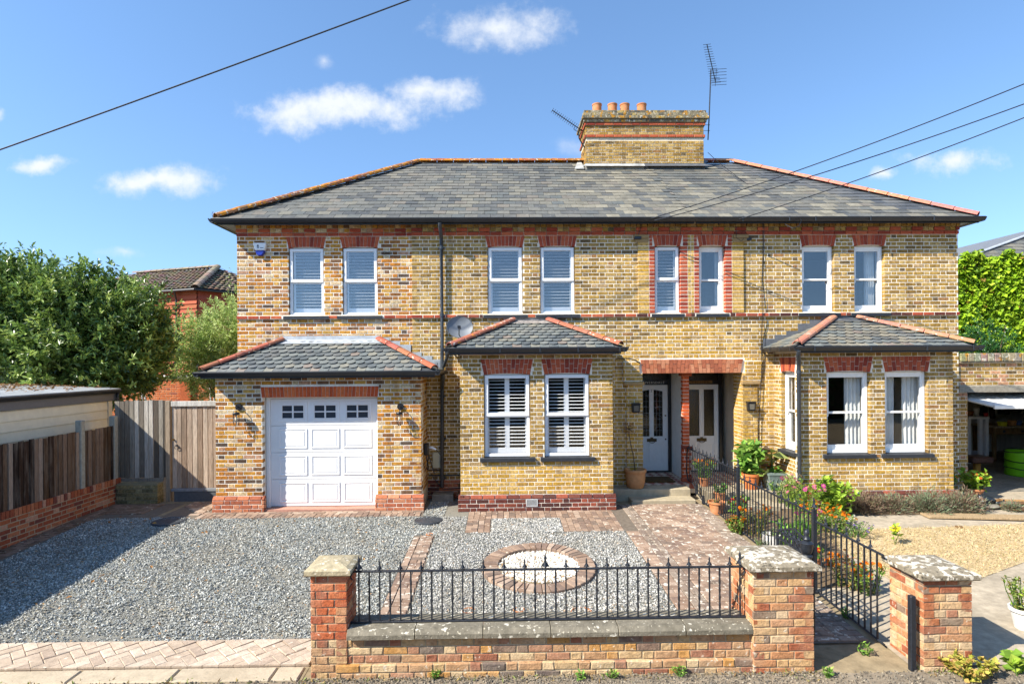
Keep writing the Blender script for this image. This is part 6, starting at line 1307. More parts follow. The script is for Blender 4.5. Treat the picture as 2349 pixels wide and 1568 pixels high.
sheet('gravel_driveway', [(-7.15, 5.9), (2.0, 5.9), (2.0, 10.4), (-.8, 10.4), (-.8, 11.3), (-1.5, 11.3), (-1.5, 10.12), (-7.15, 10.5)] if False else [(-7.2, 5.9), (2.0, 5.9), (2.0, 10.38), (-7.2, 10.38)], .001, m_gbed)
sheet('gravel_recess', [(-1.5, 10.38), (-.8, 10.38), (-.8, 11.38), (-1.5, 11.38)], .001, m_gbed)
stones('slate_chippings', 105000, (-7.2, -1.05, 5.9, 11.1), GRV, .008, .0185, excl=gex)
stones('grey_chippings', 46000, (-1.05, 2.0, 5.72, 10.0), GRC, .008, .017, excl=gex)
PAV = pal([('#97806e', 5), ('#8b7463', 4), ('#a18a77', 4), ('#816d60', 3), ('#a89482', 2), ('#78685c', 1)]); PAVG = pal([('#8a7a6c', 4), ('#807064', 3), ('#948576', 3), ('#776a5e', 2)])
PAVD = pal([('#7f6a5a', 4), ('#75614f', 3), ('#8b7565', 2)])
m_pav = mat('brick_paver', attr=True, rough=.92, spec=.12, var=.2, vscale=16, var2=.25, v2scale=1.2, v2col=lin('#6c6256'), bump=.4, bscale=60, spots=[(13, .66, lin('#cfc6b4'), .75)])
m_pavl = mat('lichened_paver', attr=True, rough=.92, spec=.12, var=.2, vscale=16, var2=.4, v2scale=.9, v2col=lin('#6f665a'), bump=.4, bscale=60, spots=[(11, .615, lin('#d3cabb'), .85), (19, .62, lin('#cdc3b0'), .7)])
def pv(pc, x, y, L, W, ang=0, h=.02, pl=PAV):
    c, s_ = math.cos(ang), math.sin(ang); pc.add(L, W, .05, frame(np.array([x, y, gz(y)+h+rnd.uniform(-.003, .003)]), np.array([c, s_, 0]), np.array([0, 0, -1.]), np.array([-s_, c, 0])), pick(pl), Z3)
def pave(pc, x0, x1, y0, y1, along='x', L=.2, W=.1, J=.006, pl=PAV, h=.02, excl=None):
    if along == 'x':
        y = y0; r_ = 0
        while y < y1-.03:
            w_ = min(W, y1-y); x = x0-(L/2 if r_ % 2 else 0)
            while x < x1-.02:
                a, b = max(x, x0), min(x+L-J, x1)
                if b-a > .025 and not (excl and excl((a+b)/2, y+w_/2)): pv(pc, a, y, b-a, w_-J, 0, h, pl)
                x += L
            y += W; r_ += 1
    else:
        x = x0; r_ = 0
        while x < x1-.03:
            w_ = min(W, x1-x); y = y0-(L/2 if r_ % 2 else 0)
            while y < y1-.02:
                a, b = max(y, y0), min(y+L-J, y1)
                if b-a > .025 and not (excl and excl(x+w_/2, (a+b)/2)): pv(pc, x+w_-J, a, b-a, w_-J, math.pi/2, h, pl)
                y += L
            x += W; r_ += 1
m_bed = mat('paver_bed', lin('#6d6357'), rough=.95, var=.25, vscale=20)
def path_struct(name, x0, x1, y0, y1): return sheet(name, [(x0, y0), (x1, y0), (x1, y1), (x0, y1)], .005, m_bed)
# main path with border course
p1 = path_struct('path', 1.98, 3.74, 5.72, 10.73); pc = Pieces(bev=.006, jit=.003)
pave(pc, 1.99, 2.19, 5.75, 9.16, 'x', L=.21, W=.104, pl=PAV); pave(pc, 2.20, 2.40, 5.75, 10.70, 'y', pl=PAVG); pave(pc, 2.405, 3.44, 5.75, 10.70, 'x', pl=PAV); pave(pc, 3.445, 3.73, 5.75, 10.70, 'x', L=.19, pl=PAVG)
pc.finish(p1, 'paver', 'paving', m_pavl, 300)
p2 = path_struct('bay_apron', -.62, 1.975, 9.17, 10.33); pc = Pieces(bev=.006, jit=.003); ex = lambda x, y: -.2 < x < .98 and y < 9.87
pave(pc, -.61, -.42, 9.19, 9.87, 'x', L=.2); pave(pc, -.41, -.21, 9.19, 9.87, 'y', L=.2); pave(pc, -.61, 1.97, 9.89, 10.32, 'y', L=.215, W=.104); pave(pc, .99, 1.97, 9.19, 9.875, 'y', L=.2)
pc.finish(p2, 'paver', 'paving', m_pav, 160)
mb = MB(); mb.add([(-.20, 9.17, gz(9.17)+.006), (.98, 9.17, gz(9.17)+.006), (.98, 9.87, gz(9.87)+.006), (-.20, 9.87, gz(9.87)+.006)], [(0, 1, 2, 3)]); tag(mb.build('gravel_pocket', m_gbed, None, origin=False), kind='structure')
stones('pale_chippings', 5200, (-.18, .97, 9.16, 9.86), GRC, .011, .02, zo=.008, excl=lambda x, y: ~((abs(x-.5) < .28) & (abs(y-9.72) < .06) & (RNG.random(len(x)) < .8)))
p3 = path_struct('tyre_strip', -1.42, -1.08, 6.17, 9.10); pc = Pieces(bev=.006, jit=.003)
pave(pc, -1.41, -1.31, 6.45, 9.0, 'y'); pave(pc, -1.305, -1.10, 6.45, 9.06, 'x', L=.2); pc.finish(p3, 'paver', 'paving', m_pavl, 120)
p4 = path_struct('front_edging', -1.07, 1.975, 6.17, 6.42); pc = Pieces(bev=.006, jit=.003)
pave(pc, -1.08, 1.97, 6.19, 6.40, 'y', L=.21, W=.104); pc.finish(p4, 'paver', 'paving', m_pavl, 80)
p5 = path_struct('garage_apron', -6.1, -1.43, 10.07, 11.35); pc = Pieces(bev=.006, jit=.003)
pave(pc, -5.42, -1.44, 10.09, 10.31, 'y', L=.22, W=.104); pave(pc, -5.42, -1.44, 10.315, 10.45, 'x', L=.2, W=.1)
pave(pc, -6.05, -5.43, 10.09, 11.3, 'x', L=.2, W=.1, excl=lambda x, y: x < -5.3-(.9-(11.2-y)*.75) ); pc.finish(p5, 'paver', 'paving', m_pav, 140)
p6 = path_struct('wall_edging', -7.53, -6.2, 7.0, 11.2); pc = Pieces(bev=.006, jit=.003)
pave(pc, -7.52, -7.22, 7.0, 11.15, 'y', pl=PAVD); pave(pc, -7.21, -6.55, 10.42, 11.15, 'x', pl=PAVD); pc.finish(p6, 'paver', 'paving', m_pav, 140)
sheet('side_soil', [(-7.2, 10.3), (-5.2, 10.3), (-5.2, 11.4), (-7.2, 11.4)], .003, m_earth)
# apron and kerb at the lane
APR = pal([('#b8a692', 4), ('#b09e8a', 3), ('#beae9b', 3), ('#a89684', 2)])
sheet('lane_apron', [(-9.5, 5.47), (-1.86, 5.47), (-1.86, 5.95), (-9.5, 5.95)], .004, mat('sandy_bed', lin('#948470'), rough=.95, var=.25, vscale=20)); p7 = bpy.data.objects['lane_apron']; pc = Pieces(bev=.006, jit=.003)
def clipy(poly, lo, hi, ax=1):
    for lim, sg in ((lo, 1), (hi, -1)):
        out = []
        for p, q in zip(poly, poly[1:]+poly[:1]):
            ip, iq = sg*(p[ax]-lim) >= 0, sg*(q[ax]-lim) >= 0
            if ip: out.append(p)
            if ip != iq: t = (lim-p[ax])/(q[ax]-p[ax]); out.append((p[0]+(q[0]-p[0])*t, p[1]+(q[1]-p[1])*t))
        poly = out
        if len(poly) < 3: return []
    return poly
WB = .104; c45 = math.cos(rad(45))
for i in range(-70, 60):
    for j in range(-70, 60):
        k = (i-j) % 4
        if k not in (0, 3): continue
        w_, h_ = (2*WB, WB) if k == 0 else (WB, 2*WB); g_ = .002
        q = [(i*WB+g_, j*WB+g_), (i*WB+w_-g_, j*WB+g_), (i*WB+w_-g_, j*WB+h_-g_), (i*WB+g_, j*WB+h_-g_)]; q = [(-5.6+(a-b)*c45, 5.7+(a+b)*c45) for a, b in q]
        if max(p[0] for p in q) < -9.3 or min(p[0] for p in q) > -1.88: continue
        cq = clipy(clipy(q, 5.475, 5.945), -9.4, -1.87, 0)
        if len(cq) < 3: continue
        full = all(abs(a-b) < 1e-9 for p, r_ in zip(cq, q) for a, b in zip(p, r_)) and len(cq) == 4
        if full:
            O_ = q[0] if k == 0 else q[1]; pv(pc, O_[0], O_[1], 2*WB-2*g_, WB-2*g_, rad(45) if k == 0 else rad(135), .018, APR)
        else:
            zz = gz(5.7)+.018; V = [(a, b, gz(b)+.018) for a, b in cq]+[(a, b, gz(b)-.02) for a, b in cq]; n = len(cq); pc.uniq(V, [tuple(range(n))]+[((m_+1) % n, m_, n+m_, n+(m_+1) % n) for m_ in range(n)], pick(APR))
pc.finish(p7, 'paver', 'paving', m_pav, 200)
m_kerb = mat('pale_kerb', lin('#b3a58e'), rough=.9, spec=.12, var=.14, vscale=14, var2=.35, v2scale=1.6, v2col=lin('#8d7f68'), bump=.35, bscale=45)
kb = sheet('kerb', [(-9.5, 5.22), (-1.86, 5.22), (-1.86, 5.46), (-9.5, 5.46)], -.008, m_earth)
x = -9.5
while x < -1.9: mb = MB(); e = min(x+.92, -1.88); mb.bbox(x, e-.012, 5.235, 5.455, gz(5.3)-.06, gz(5.3)+.012, .012, (.6,)*3); mb.build('kerb_stone', m_kerb, kb); x = e
sheet('road', [(-60, 1.0), (60, 1.0), (60, 5.22), (-60, 5.22)], -.004, mat('dirt_road', lin('#877b69'), rough=.95, var=.3, vscale=14, var2=.5, v2scale=1.1, v2col=lin('#5f584d'), bump=.6, bscale=40))
DRT = pal([('#6d675d', 4), ('#82796a', 4), ('#565149', 3), ('#9a907e', 2)])
stones('road_chippings', 9000, (-6, 5, 4.7, 5.24), DRT, .006, .016, zo=-.004, maxz=.01)
# ring of bricks with white pebbles
RG = empty('brick_ring', (RC[0], RC[1], gz(7.7)), 'round tree ring of brown bricks filled with white pebbles', 'planter'); nr = 46
for k in range(nr):
    a = 2*math.pi*k/nr; M = Matrix.Translation((RC[0], RC[1], gz(7.7)-.02)) @ Matrix.Rotation(a, 4, 'Z') @ Matrix.Rotation(rad(-2.2*math.sin(a)), 4, 'Y'); w0, w1_ = .55*math.pi/nr-.004, .765*math.pi/nr-.004; mb = MB()
    dz = (-.19/5)*0+.036*.765*math.sin(a)
    mb.prism([(.55, -w0), (.765, -w1_), (.765, w1_), (.55, w0)], lambda p, q, d: tuple(M @ Vector((p, q, d+dz))), .085+rnd.uniform(-.004, .004), -.02, .006, pick(PAV)); mb.build('brick', m_pav, RG)
mb = MB(); mb.lathe([(.545, .0), (.545, .03)], (RC[0], RC[1], gz(7.7)), 40, lin('#8a6a48')); mb.build('soil', m_earth, RG)
WPB = pal([('#e9e4d8', 5), ('#d9d2c2', 4), ('#f2efe8', 3), ('#b99a70', .8), ('#8a6a48', .4)])
o = stones('white_pebbles', 5200, (RC[0]-.56, RC[0]+.56, RC[1]-.56, RC[1]+.56), WPB, .012, .026, flat=.7, excl=lambda x, y: ((x-RC[0])**2+(y-RC[1])**2 < .54**2), zo=.03)
del o['kind']; tag(o, kind='stuff')
# manhole covers
for (px_, py_, r1_, lb) in ((982, 1195, .24, 'round dark manhole cover in the gravel beside the bay'), (388, 1197, .27, 'round grey manhole cover half in the shed shadow')):
    x, y = G(px_, py_); mb = MB(); mb.lathe([(r1_, 0), (r1_, .02), (r1_-.012, .028), (r1_-.02, .022), (0.001, .024)], (x, y, gz(y)+.005), 32, (.1,)*3); o = mb.build('manhole_cover', mat('cast_cover', lin('#45494e'), rough=.5, metal=.2, var=.3, vscale=7, bump=.4, bscale=60), None, label=lb, cat='manhole')
# loose terracotta edging hoops lying in the gravel
for px_, py_, r1_ in ((1335, 1405, .16), (1330, 1225, .1), (1395, 1228, .12)): pass
for (px_, py_, r1_, t0, lb) in ((1333, 1405, .115, .0, 'buried terracotta pipe rim in the gravel behind the railings'), (1075, 1402, .07, .3, 'small broken terracotta rim in the gravel near the bottom rail'), (985, 1226, .05, 0, 'terracotta shard beside the paver strip end'), (1190, 1400, .06, 2, 'curved terracotta shard in the gravel'),):
    x, y = G(px_, py_); mb = MB(); mb.tube([(x+r1_*math.cos(t), y+r1_*math.sin(t), gz(y)+.014) for t in [t0+5.2*k/20 for k in range(21)]], .008, 6, lin('#b77a5c')); mb.build('terracotta_rim', m_terra, None, label=lb, cat='pot rim')

# ------------------------------------------------------------------ front wall with railings
FW = empty('front_wall', (.4, 5.4, -.2), 'low brick front wall with stone coping between two capped pillars', 'wall')
YF = 5.30; XPL = (P(713, 1400, YF)[0], P(796, 1400, YF)[0]); XPR = (P(1722, 1430, YF)[0], P(1860, 1430, YF)[0])
FWP = pal([('#b99a70', 4), ('#b08a66', 3), ('#a5775c', 2.5), ('#c4aa84', 3), ('#80695a', 1.2), ('#b98a52', 2), ('#93604a', 1.2), ('#6d6058', .7)])
PLP = pal([('#b0603e', 4), ('#ba6c46', 3), ('#a05238', 2), ('#b98660', 2)]); PRP = pal([('#b2805a', 3), ('#a86a48', 2.5), ('#bf9a6e', 2.5), ('#9a5c42', 1.5), ('#c4a884', 2.5), ('#85705e', 1)])
m_old = mat('worn_brick', attr=True, rough=.92, spec=.12, var=.3, vscale=24, var2=.35, v2scale=3.2, v2col=lin('#c2b195'), bump=.7, bscale=55, spots=[(17, .66, lin('#d5cbb8'), .6), (26, .70, (.06, .05, .04), .6)])
pcs = Pieces(bev=.0045, jit=.0045); core = MB()
brick_wall(pcs, (XPL[1], YF, 0), FRONT, XPR[0]-XPL[1], -.225, .15, [], FWP); core.box(XPL[1], XPR[0], YF+.008, YF+.215, -.3, .165, lin('#b8a88a'))
brick_wall(pcs, (XPL[1]-.1, YF-.03, 0), FRONT, XPR[0]-XPL[1]+.1, -.3, -.075, [], FWP); core.box(XPL[1]-.1, XPR[0], YF-.022, YF+.1, -.3, -.085, lin('#b8a88a'))
brick_wall(pcs, (XPR[0], YF+.22, 0), (0, 1, 0), XPR[0]-XPL[1], -.225, .15, [], FWP)
def pillar(pc, x0, x1, y0, y1, z0, z1, pl, palf=None):
    brick_wall(pc, (x0, y0, 0), FRONT, x1-x0, z0, z1, [], pl, palf=palf); brick_wall(pc, (x1, y0, 0), (1, 0, 0), y1-y0, z0, z1, [], pl, phase=1, palf=palf)
    brick_wall(pc, (x0, y1, 0), (-1, 0, 0), y1-y0, z0, z1, [], pl, phase=1, palf=palf); brick_wall(pc, (x1, y1, 0), (0, 1, 0), x1-x0, z0, z1, [], pl, palf=palf)
    core.box(x0+.008, x1-.008, y0+.008, y1-.008, z0-.05, z1, lin('#b8a486'))
pillar(pcs, *XPL, YF-.01, YF+.34, -.225, .75, PLP, lambda a, z: PLP if z > .15 else FWP)
pillar(pcs, *XPR, YF-.05, YF+.46, -.3, .75, PRP)
fwc = core.build('wall_core', m_mort, FW); pcs.finish(fwc, 'brick', 'brickwork', m_old, 300)
m_cop = mat('lichened_coping', lin('#7a7466'), rough=.95, spec=.1, var=.3, vscale=14, var2=.5, v2scale=3, v2col=lin('#5a5548'), bump=.6, bscale=45, spots=[(15, .64, lin('#d2cdbd'), .85), (34, .66, lin('#c4bda8'), .7)])
n = 6; cw = (XPR[0]-XPL[1])/n
for k in range(n):
    a, b = XPL[1]+k*cw+.004, XPL[1]+(k+1)*cw-.004; mb = MB(); pr_ = [(YF-.055, .165), (YF-.055, .205), (YF-.02, .245), (YF+.30, .245), (YF+.30, .165)]; dz = rnd.uniform(-.004, .004)
    mb.prism(pr_[::-1], lambda p, q, d: (d, p, q+dz), a, b, .006, (.4,)*3); mb.build('coping_stone', m_cop, FW)
def cap(T, x0, x1, y0, y1, z, o=.055, m=None):
    mb = MB(); ring = lambda e, zz: [(x0-e, y0-e, zz), (x1+e, y0-e, zz), (x1+e, y1+e, zz), (x0-e, y1+e, zz)]
    V = ring(o-.01, z)+ring(o, z+.012)+ring(o, z+.05)+ring(o-.05, z+.072)+ring(-.10, z+.092); F = [(3, 2, 1, 0)]
    for r_ in range(4):
        for k in range(4): F.append((r_*4+k, r_*4+(k+1) % 4, r_*4+4+(k+1) % 4, r_*4+4+k))
    F.append((16, 17, 18, 19)); mb.add(V, F, (.5,)*3); return mb.build('cap_stone', m or m_cop, T)
m_capl = mat('pale_capstone', lin('#a89c80'), rough=.95, spec=.1, var=.3, vscale=16, var2=.5, v2scale=3, v2col=lin('#7d725a'), bump=.6, bscale=45, spots=[(20, .62, lin('#d8d0bc'), .7)])
m_capw = mat('white_lichen_capstone', lin('#8d8370'), rough=.95, spec=.1, var=.3, vscale=16, bump=.6, bscale=45, spots=[(16, .52, lin('#cfc8b8'), .85), (30, .60, lin('#4a463e'), .8)])
cap(FW, *XPL, YF-.01, YF+.34, .75, .045, m_capl); cap(FW, *XPR, YF-.05, YF+.46, .75, .05, m_capw)
# iron railings -----------------------------------------------------
def tw_mesh(h, tw, s_=.0065):
    mb = MB(); n = 22 if tw else 1; V = []; F = []
    for i in range(n+1):
        z = h*i/n; a0 = (2*math.pi*7*i/n if tw and .12 < i/n < .88 else 0)+math.pi/4
        for k in range(4): a = a0+math.pi/2*k; r_ = s_*1.414*(1.12 if tw else 1); V.append((r_*math.cos(a), r_*math.sin(a), z))
    for i in range(n):
        for k in range(4): F.append((i*4+k, i*4+(k+1) % 4, i*4+4+(k+1) % 4, i*4+4+k))
    return np_mesh('baluster', np.array(V), F, [(.1,)*3]*len(F))
def fin_mesh(s_=1.):
    mb = MB(); mb.lathe([(.006*s_, 0), (.006*s_, .01*s_), (.02*s_, .016*s_), (.016*s_, .026*s_), (.009*s_, .045*s_), (.007*s_, .06*s_), (.010*s_, .068*s_), (.008*s_, .08*s_), (.001, .105*s_)], (0, 0, 0), 8); 
    for k in range(4):
        a = math.pi/2*k; mb.tube([(.006*s_*math.cos(a), .006*s_*math.sin(a), .045*s_), (.014*s_*math.cos(a), .014*s_*math.sin(a), .03*s_), (.026*s_*math.cos(a), .026*s_*math.sin(a), .012*s_)], .004*s_, 5)
    return np_mesh('finial', np.array(mb.v), mb.f, mb.c)
FIN, FINB = fin_mesh(.95), fin_mesh(1.4); BALC = {}
def bal(h, tw):
    k = (round(h, 2), tw)
    if k not in BALC: BALC[k] = tw_mesh(k[0], tw)
    return BALC[k]
FR = empty('iron_railing', (.4, YF+.12, .245), 'black spiked iron railing on top of the low front wall', 'railing'); yr = YF+.12; zt_, zb_ = .735, .262
xa, xb_ = XPL[1]-.0, XPR[0]+.0
mb = MB(); mb.bbox(xa-.01, xb_+.01, yr-.018, yr+.018, zt_-.008, zt_+.006, .003, (.1,)*3); mb.build('top_rail', m_cast, FR); mb = MB(); mb.bbox(xa-.01, xb_+.01, yr-.018, yr+.018, zb_-.012, zb_+.002, .003, (.1,)*3); mb.build('bottom_rail', m_cast, FR)
nb = 38; b0, b1 = P(823, 1360, yr)[0], P(1697, 1360, yr)[0]
for k in range(nb):
    x = b0+(b1-b0)*k/(nb-1); o = link('baluster', bal(zt_-zb_, k % 2 == 1), m_cast, FR, Matrix.Translation((x, yr, zb_)))
    big = k in (0, 18, nb-1)
    if big or k % 2 == 0: link('finial', FINB if big else FIN, m_cast, o, Matrix.Translation((x, yr, zt_+.004)))
for x in (xa+.02, xb_-.02):
    mb = MB(); mb.tube([(x, yr, zt_-.005), (x+(-.02 if x < 0 else .02), yr, zt_-.05), (x, yr, zt_-.08)], .008, 6); mb.build('bracket', m_cast, FR)
for k in range(4):
    x = xa+.45+k*.95; mb = MB(); mb.bbox(x-.012, x+.012, yr-.012, yr+.012, .235, zb_-.01, .003, (.1,)*3); mb.build('foot', m_cast, FR)
XRL = 3.80
def side_rail(label, y0, y1, zt_, post=True, pz=.25, low=lambda y: gz(y)+.035):
    T = empty('iron_railing', (XRL, (y0+y1)/2, gz((y0+y1)/2)), label, 'railing', 'iron railings along the path'); mb = MB(); mb.tube([(XRL, y0, zt_), (XRL, y1, zt_)], .014, 4); mb.build('top_rail', m_cast, T)
    mb = MB(); n = 8; mb.tube([(XRL, y0+(y1-y0)*k/n, low(y0+(y1-y0)*k/n)) for k in range(n+1)], .014, 4); mb.build('bottom_rail', m_cast, T)
    n = int(round((y1-y0)/.098)); 
    for k in range(1, n):
        y = y0+(y1-y0)*k/n; lo = low(y); o = link('baluster', bal(zt_-lo, k % 2 == 1), m_cast, T, Matrix.Translation((XRL, y, lo)))
        if k % 2 == 0: link('finial', FIN, m_cast, o, Matrix.Translation((XRL, y, zt_+.008)))
    if post:
        mb = MB(); mb.bbox(XRL-.025, XRL+.025, y0-.06, y0-.01, gz(y0)-.15, zt_+.06, .004, (.1,)*3); p_ = mb.build('post', m_cast, T); link('finial', FINB, m_cast, p_, Matrix.Translation((XRL, y0-.035, zt_+.06)))
    return T
T = side_rail('upper iron railing panel stepping down from the porch column', 9.16, 11.62, .93, low=lambda y: gz(y)+.035 if y < 10.74 else (.12 if y < 11.1 else .27))
mb = MB(); mb.tube([(XRL, 11.62, .93), (XRL, 11.66, .80), (XRL-.02, 11.64, .45), (XRL, 11.6, .27)], .016, 6); mb.build('end_bar', m_cast, T)
for y, a, b in ((10.74, 0, .16), (11.1, .1, .3)): mb = MB(); mb.bbox(XRL-.02, XRL+.02, y-.02, y+.02, a, b, .004); mb.build('strut', m_cast, T)
side_rail('middle iron railing panel between the two spiked posts along the path', 6.92, 9.08, .83)
side_rail('lowest iron railing panel running from the spiked post to the gate pillar', 5.62, 6.84, .75, post=False)
# right gate pillar, gate and posts
GP = empty('gate_pillar', (4.12, 5.5, -.2), 'square brick gate pillar with a pale cap beyond the open gate', 'pillar'); pcs = Pieces(bev=.0045, jit=.004); core = MB()
pillar(pcs, 3.90, 4.36, YF-.08, YF+.38, -.3, .66, PRP); gpc = core.build('wall_core', m_mort, GP); pcs.finish(gpc, 'brick', 'brickwork', m_old, 130); cap(GP, 3.90, 4.36, YF-.08, YF+.38, .66, .05, m_capw)
def iron_post(label, x, y, h, s_=1., fin=True):
    z0 = gz(y)-.05; T = empty('gate_post', (x, y, z0), label, 'gate post'); mb = MB(); mb.bbox(x-.032*s_, x+.032*s_, y-.032*s_, y+.032*s_, z0, h, .006, (.1,)*3); mb.build('shaft', m_cast, T)
    if fin:
        mb = MB(); mb.lathe([(.045, -.02), (.055, 0), (.05, .015), (.035, .025), (.05, .045), (.058, .08), (.06, .12), (.066, .135), (.05, .15), (.03, .16), (.036, .175), (.026, .19), (.022, .22), (.028, .235), (.016, .26), (.002, .275)], (x, y, h), 16); mb.build('finial', m_cast, T, smooth=True, auto=50)
    return T
iron_post('cast iron gate post with turned finial behind the large front pillar', P(1850, 1300, 5.62)[0], 5.62, P(1850, 1275, 5.62)[1])
iron_post('plain black iron post at the foot of the right gate pillar', 3.82, 5.26, .5, .8, False)
GA = empty('iron_gate', (2.97, 6.0, -.1), 'ornate black iron gate standing open against the path edge', 'gate'); xg = P(1862, 1300, 5.7)[0]; ya, yb_ = 5.68, 6.42; gzt, gzb = .78, -.08
mb = MB(); mb.tube([(xg, ya, gzb), (xg, ya, gzt+.05)], .017, 6); mb.tube([(xg, yb_, gzb), (xg, yb_, gzt-.02)], .017, 6); mb.build('stile', m_cast, GA)
mb = MB()
for z in (gzb+.03, .28, gzt-.08, gzt): mb.tube([(xg, ya, z), (xg, yb_, z)], .012, 4)
mb.tube([(xg, ya, gzt+.05), (xg, (ya+yb_)/2, gzt+.12), (xg, yb_, gzt)], .010, 5); mb.tube([(xg, ya, gzb), (xg, yb_, .27)], .009, 5); mb.build('rail', m_cast, GA)
for k in range(1, 8):
    y = ya+(yb_-ya)*k/8; o = link('baluster', bal(gzt-gzb, k % 2 == 1), m_cast, GA, Matrix.Translation((xg, y, gzb))); link('finial', FIN, m_cast, o, Matrix.Translation((xg, y, gzt+.01)))
    mb = MB(); mb.tube([(xg, y-.04+.03*math.cos(t), gzt-.04+.03*math.sin(t)) for t in [2*math.pi*i/12 for i in range(13)]], .006, 5); mb.build('scroll', m_cast, GA)
for z in (.1, .45):
    mb = MB(); mb.tube([(xg, ya+.1+.09*math.cos(t)*(1-t/14), z+.09*math.sin(t)*(1-t/14)) for t in [9*i/24 for i in range(25)]], .007, 5); mb.build('scroll', m_cast, GA)

# ------------------------------------------------------------------ right garden ground
m_drive = mat('old_concrete', lin('#a89c88'), rough=.95, spec=.1, var=.22, vscale=11, var2=.5, v2scale=.9, v2col=lin('#726a5c'), bump=.45, bscale=35, spots=[(28, .70, lin('#c9c0ae'), .6)])
sheet('concrete_drive', [(3.84, 5.3), (16, 5.3), (16, 11.44), (3.84, 11.44)], .001, m_drive)
m_straw = mat('dry_lawn', lin('#bda986'), rough=.95, spec=.05, var=.3, vscale=30, var2=.5, v2scale=2.0, v2col=lin('#a08c66'), bump=.6, bscale=70)
LWN = [(4.95, 6.9), (5.9, 7.1), (7.2, 7.72), (8.3, 8.8), (8.7, 9.28), (6.0, 9.12), (4.95, 8.9)]
sheet('lawn', LWN, .007, m_straw)
def inpoly(x, y, poly):
    k = np.zeros(len(x), bool)
    for (x0, y0), (x1, y1) in zip(poly, poly[1:]+poly[:1]): k ^= ((y0 > y) != (y1 > y)) & (x < (x1-x0)*(y-y0)/(y1-y0+1e-12)+x0)
    return k
n = 26000; x = RNG.uniform(4.8, 8.8, n); y = RNG.uniform(6.8, 9.35, n); k = inpoly(x, y, LWN); x, y = x[k], y[k]; n = len(x)
C_ = np.stack([x, y, np.interp(y, [5.2, 10.2], [-.19, 0])+.007], 1); D_ = RNG.normal(size=(n, 3))*[1, 1, .25]+[0, 0, .55]; STR = pal([('#ceb98c', 4), ('#bca878', 3), ('#dcca9e', 3), ('#a08e66', 1.5), ('#8f8f58', .4)])
V, F, K = leaf_mesh(C_, D_, RNG.uniform(.025, .07, n), .12, .1, pcols(n, STR)); np_obj('dry_grass', V, F, K, m_leafm, None, 'stuff', base=False)
sheet('flower_bed', [(3.86, 7.0), (4.5, 7.0), (5.2, 8.9), (5.45, 10.3), (3.86, 10.3)], .010, mat('garden_soil', lin('#6d5c46'), rough=.95, var=.35, vscale=25, bump=.7, bscale=40))
sheet('bay_bed', [(5.5, 9.85), (8.5, 9.85), (8.5, 10.36), (5.5, 10.36)], .010, MATS['garden_soil'])
T = None; a0 = G(2120, 1185); a1 = (a0[0]+3.2, a0[1]-.42); ang = math.atan2(a1[1]-a0[1], a1[0]-a0[0])
mb = MB(); M = Matrix.Translation((a0[0], a0[1], gz(a0[1])+.012)) @ Matrix.Rotation(ang, 4, 'Z'); mb.bbox(0, 3.2, -.13, .13, 0, .035, .004, lin('#a08a6a'), M); mb.build('timber_plank', m_wood, None, label='long weathered timber plank lying along the edge of the dry lawn', cat='plank')
for i, (px_, py_, ln, an) in enumerate(((2290, 1148, .28, 25), (2325, 1150, .4, -8), (2335, 1158, .5, 5), (2330, 1165, .35, -20), (2300, 1162, .2, 40), (2345, 1172, .4, 12), (2200, 1210, .12, 60))):
    x, y = G(px_, py_); mb = MB(); M = Matrix.Translation((x, y, gz(y)+.004+.012*(i % 3))) @ Matrix.Rotation(rad(an), 4, 'Z'); mb.bbox(-ln/2, ln/2, -.05, .05, 0, .02, .003, lin(['#7a5c3c', '#a58258', '#6d543c'][i % 3]), M)
    mb.build('wood_offcut', m_wood, None, label=['short dark timber offcut lying askew behind the cat ornament', 'pale timber board offcut in the scrap heap by the workshop', 'longest dark board in the scrap heap by the workshop', 'tilted brown offcut in front of the scrap heap', 'tiny pale offcut near the half bricks', 'dark board end lying apart before the scrap heap', 'small orange timber block beside the long plank'][i], cat='offcut', group='timber offcuts by the workshop' if i < 6 else None)
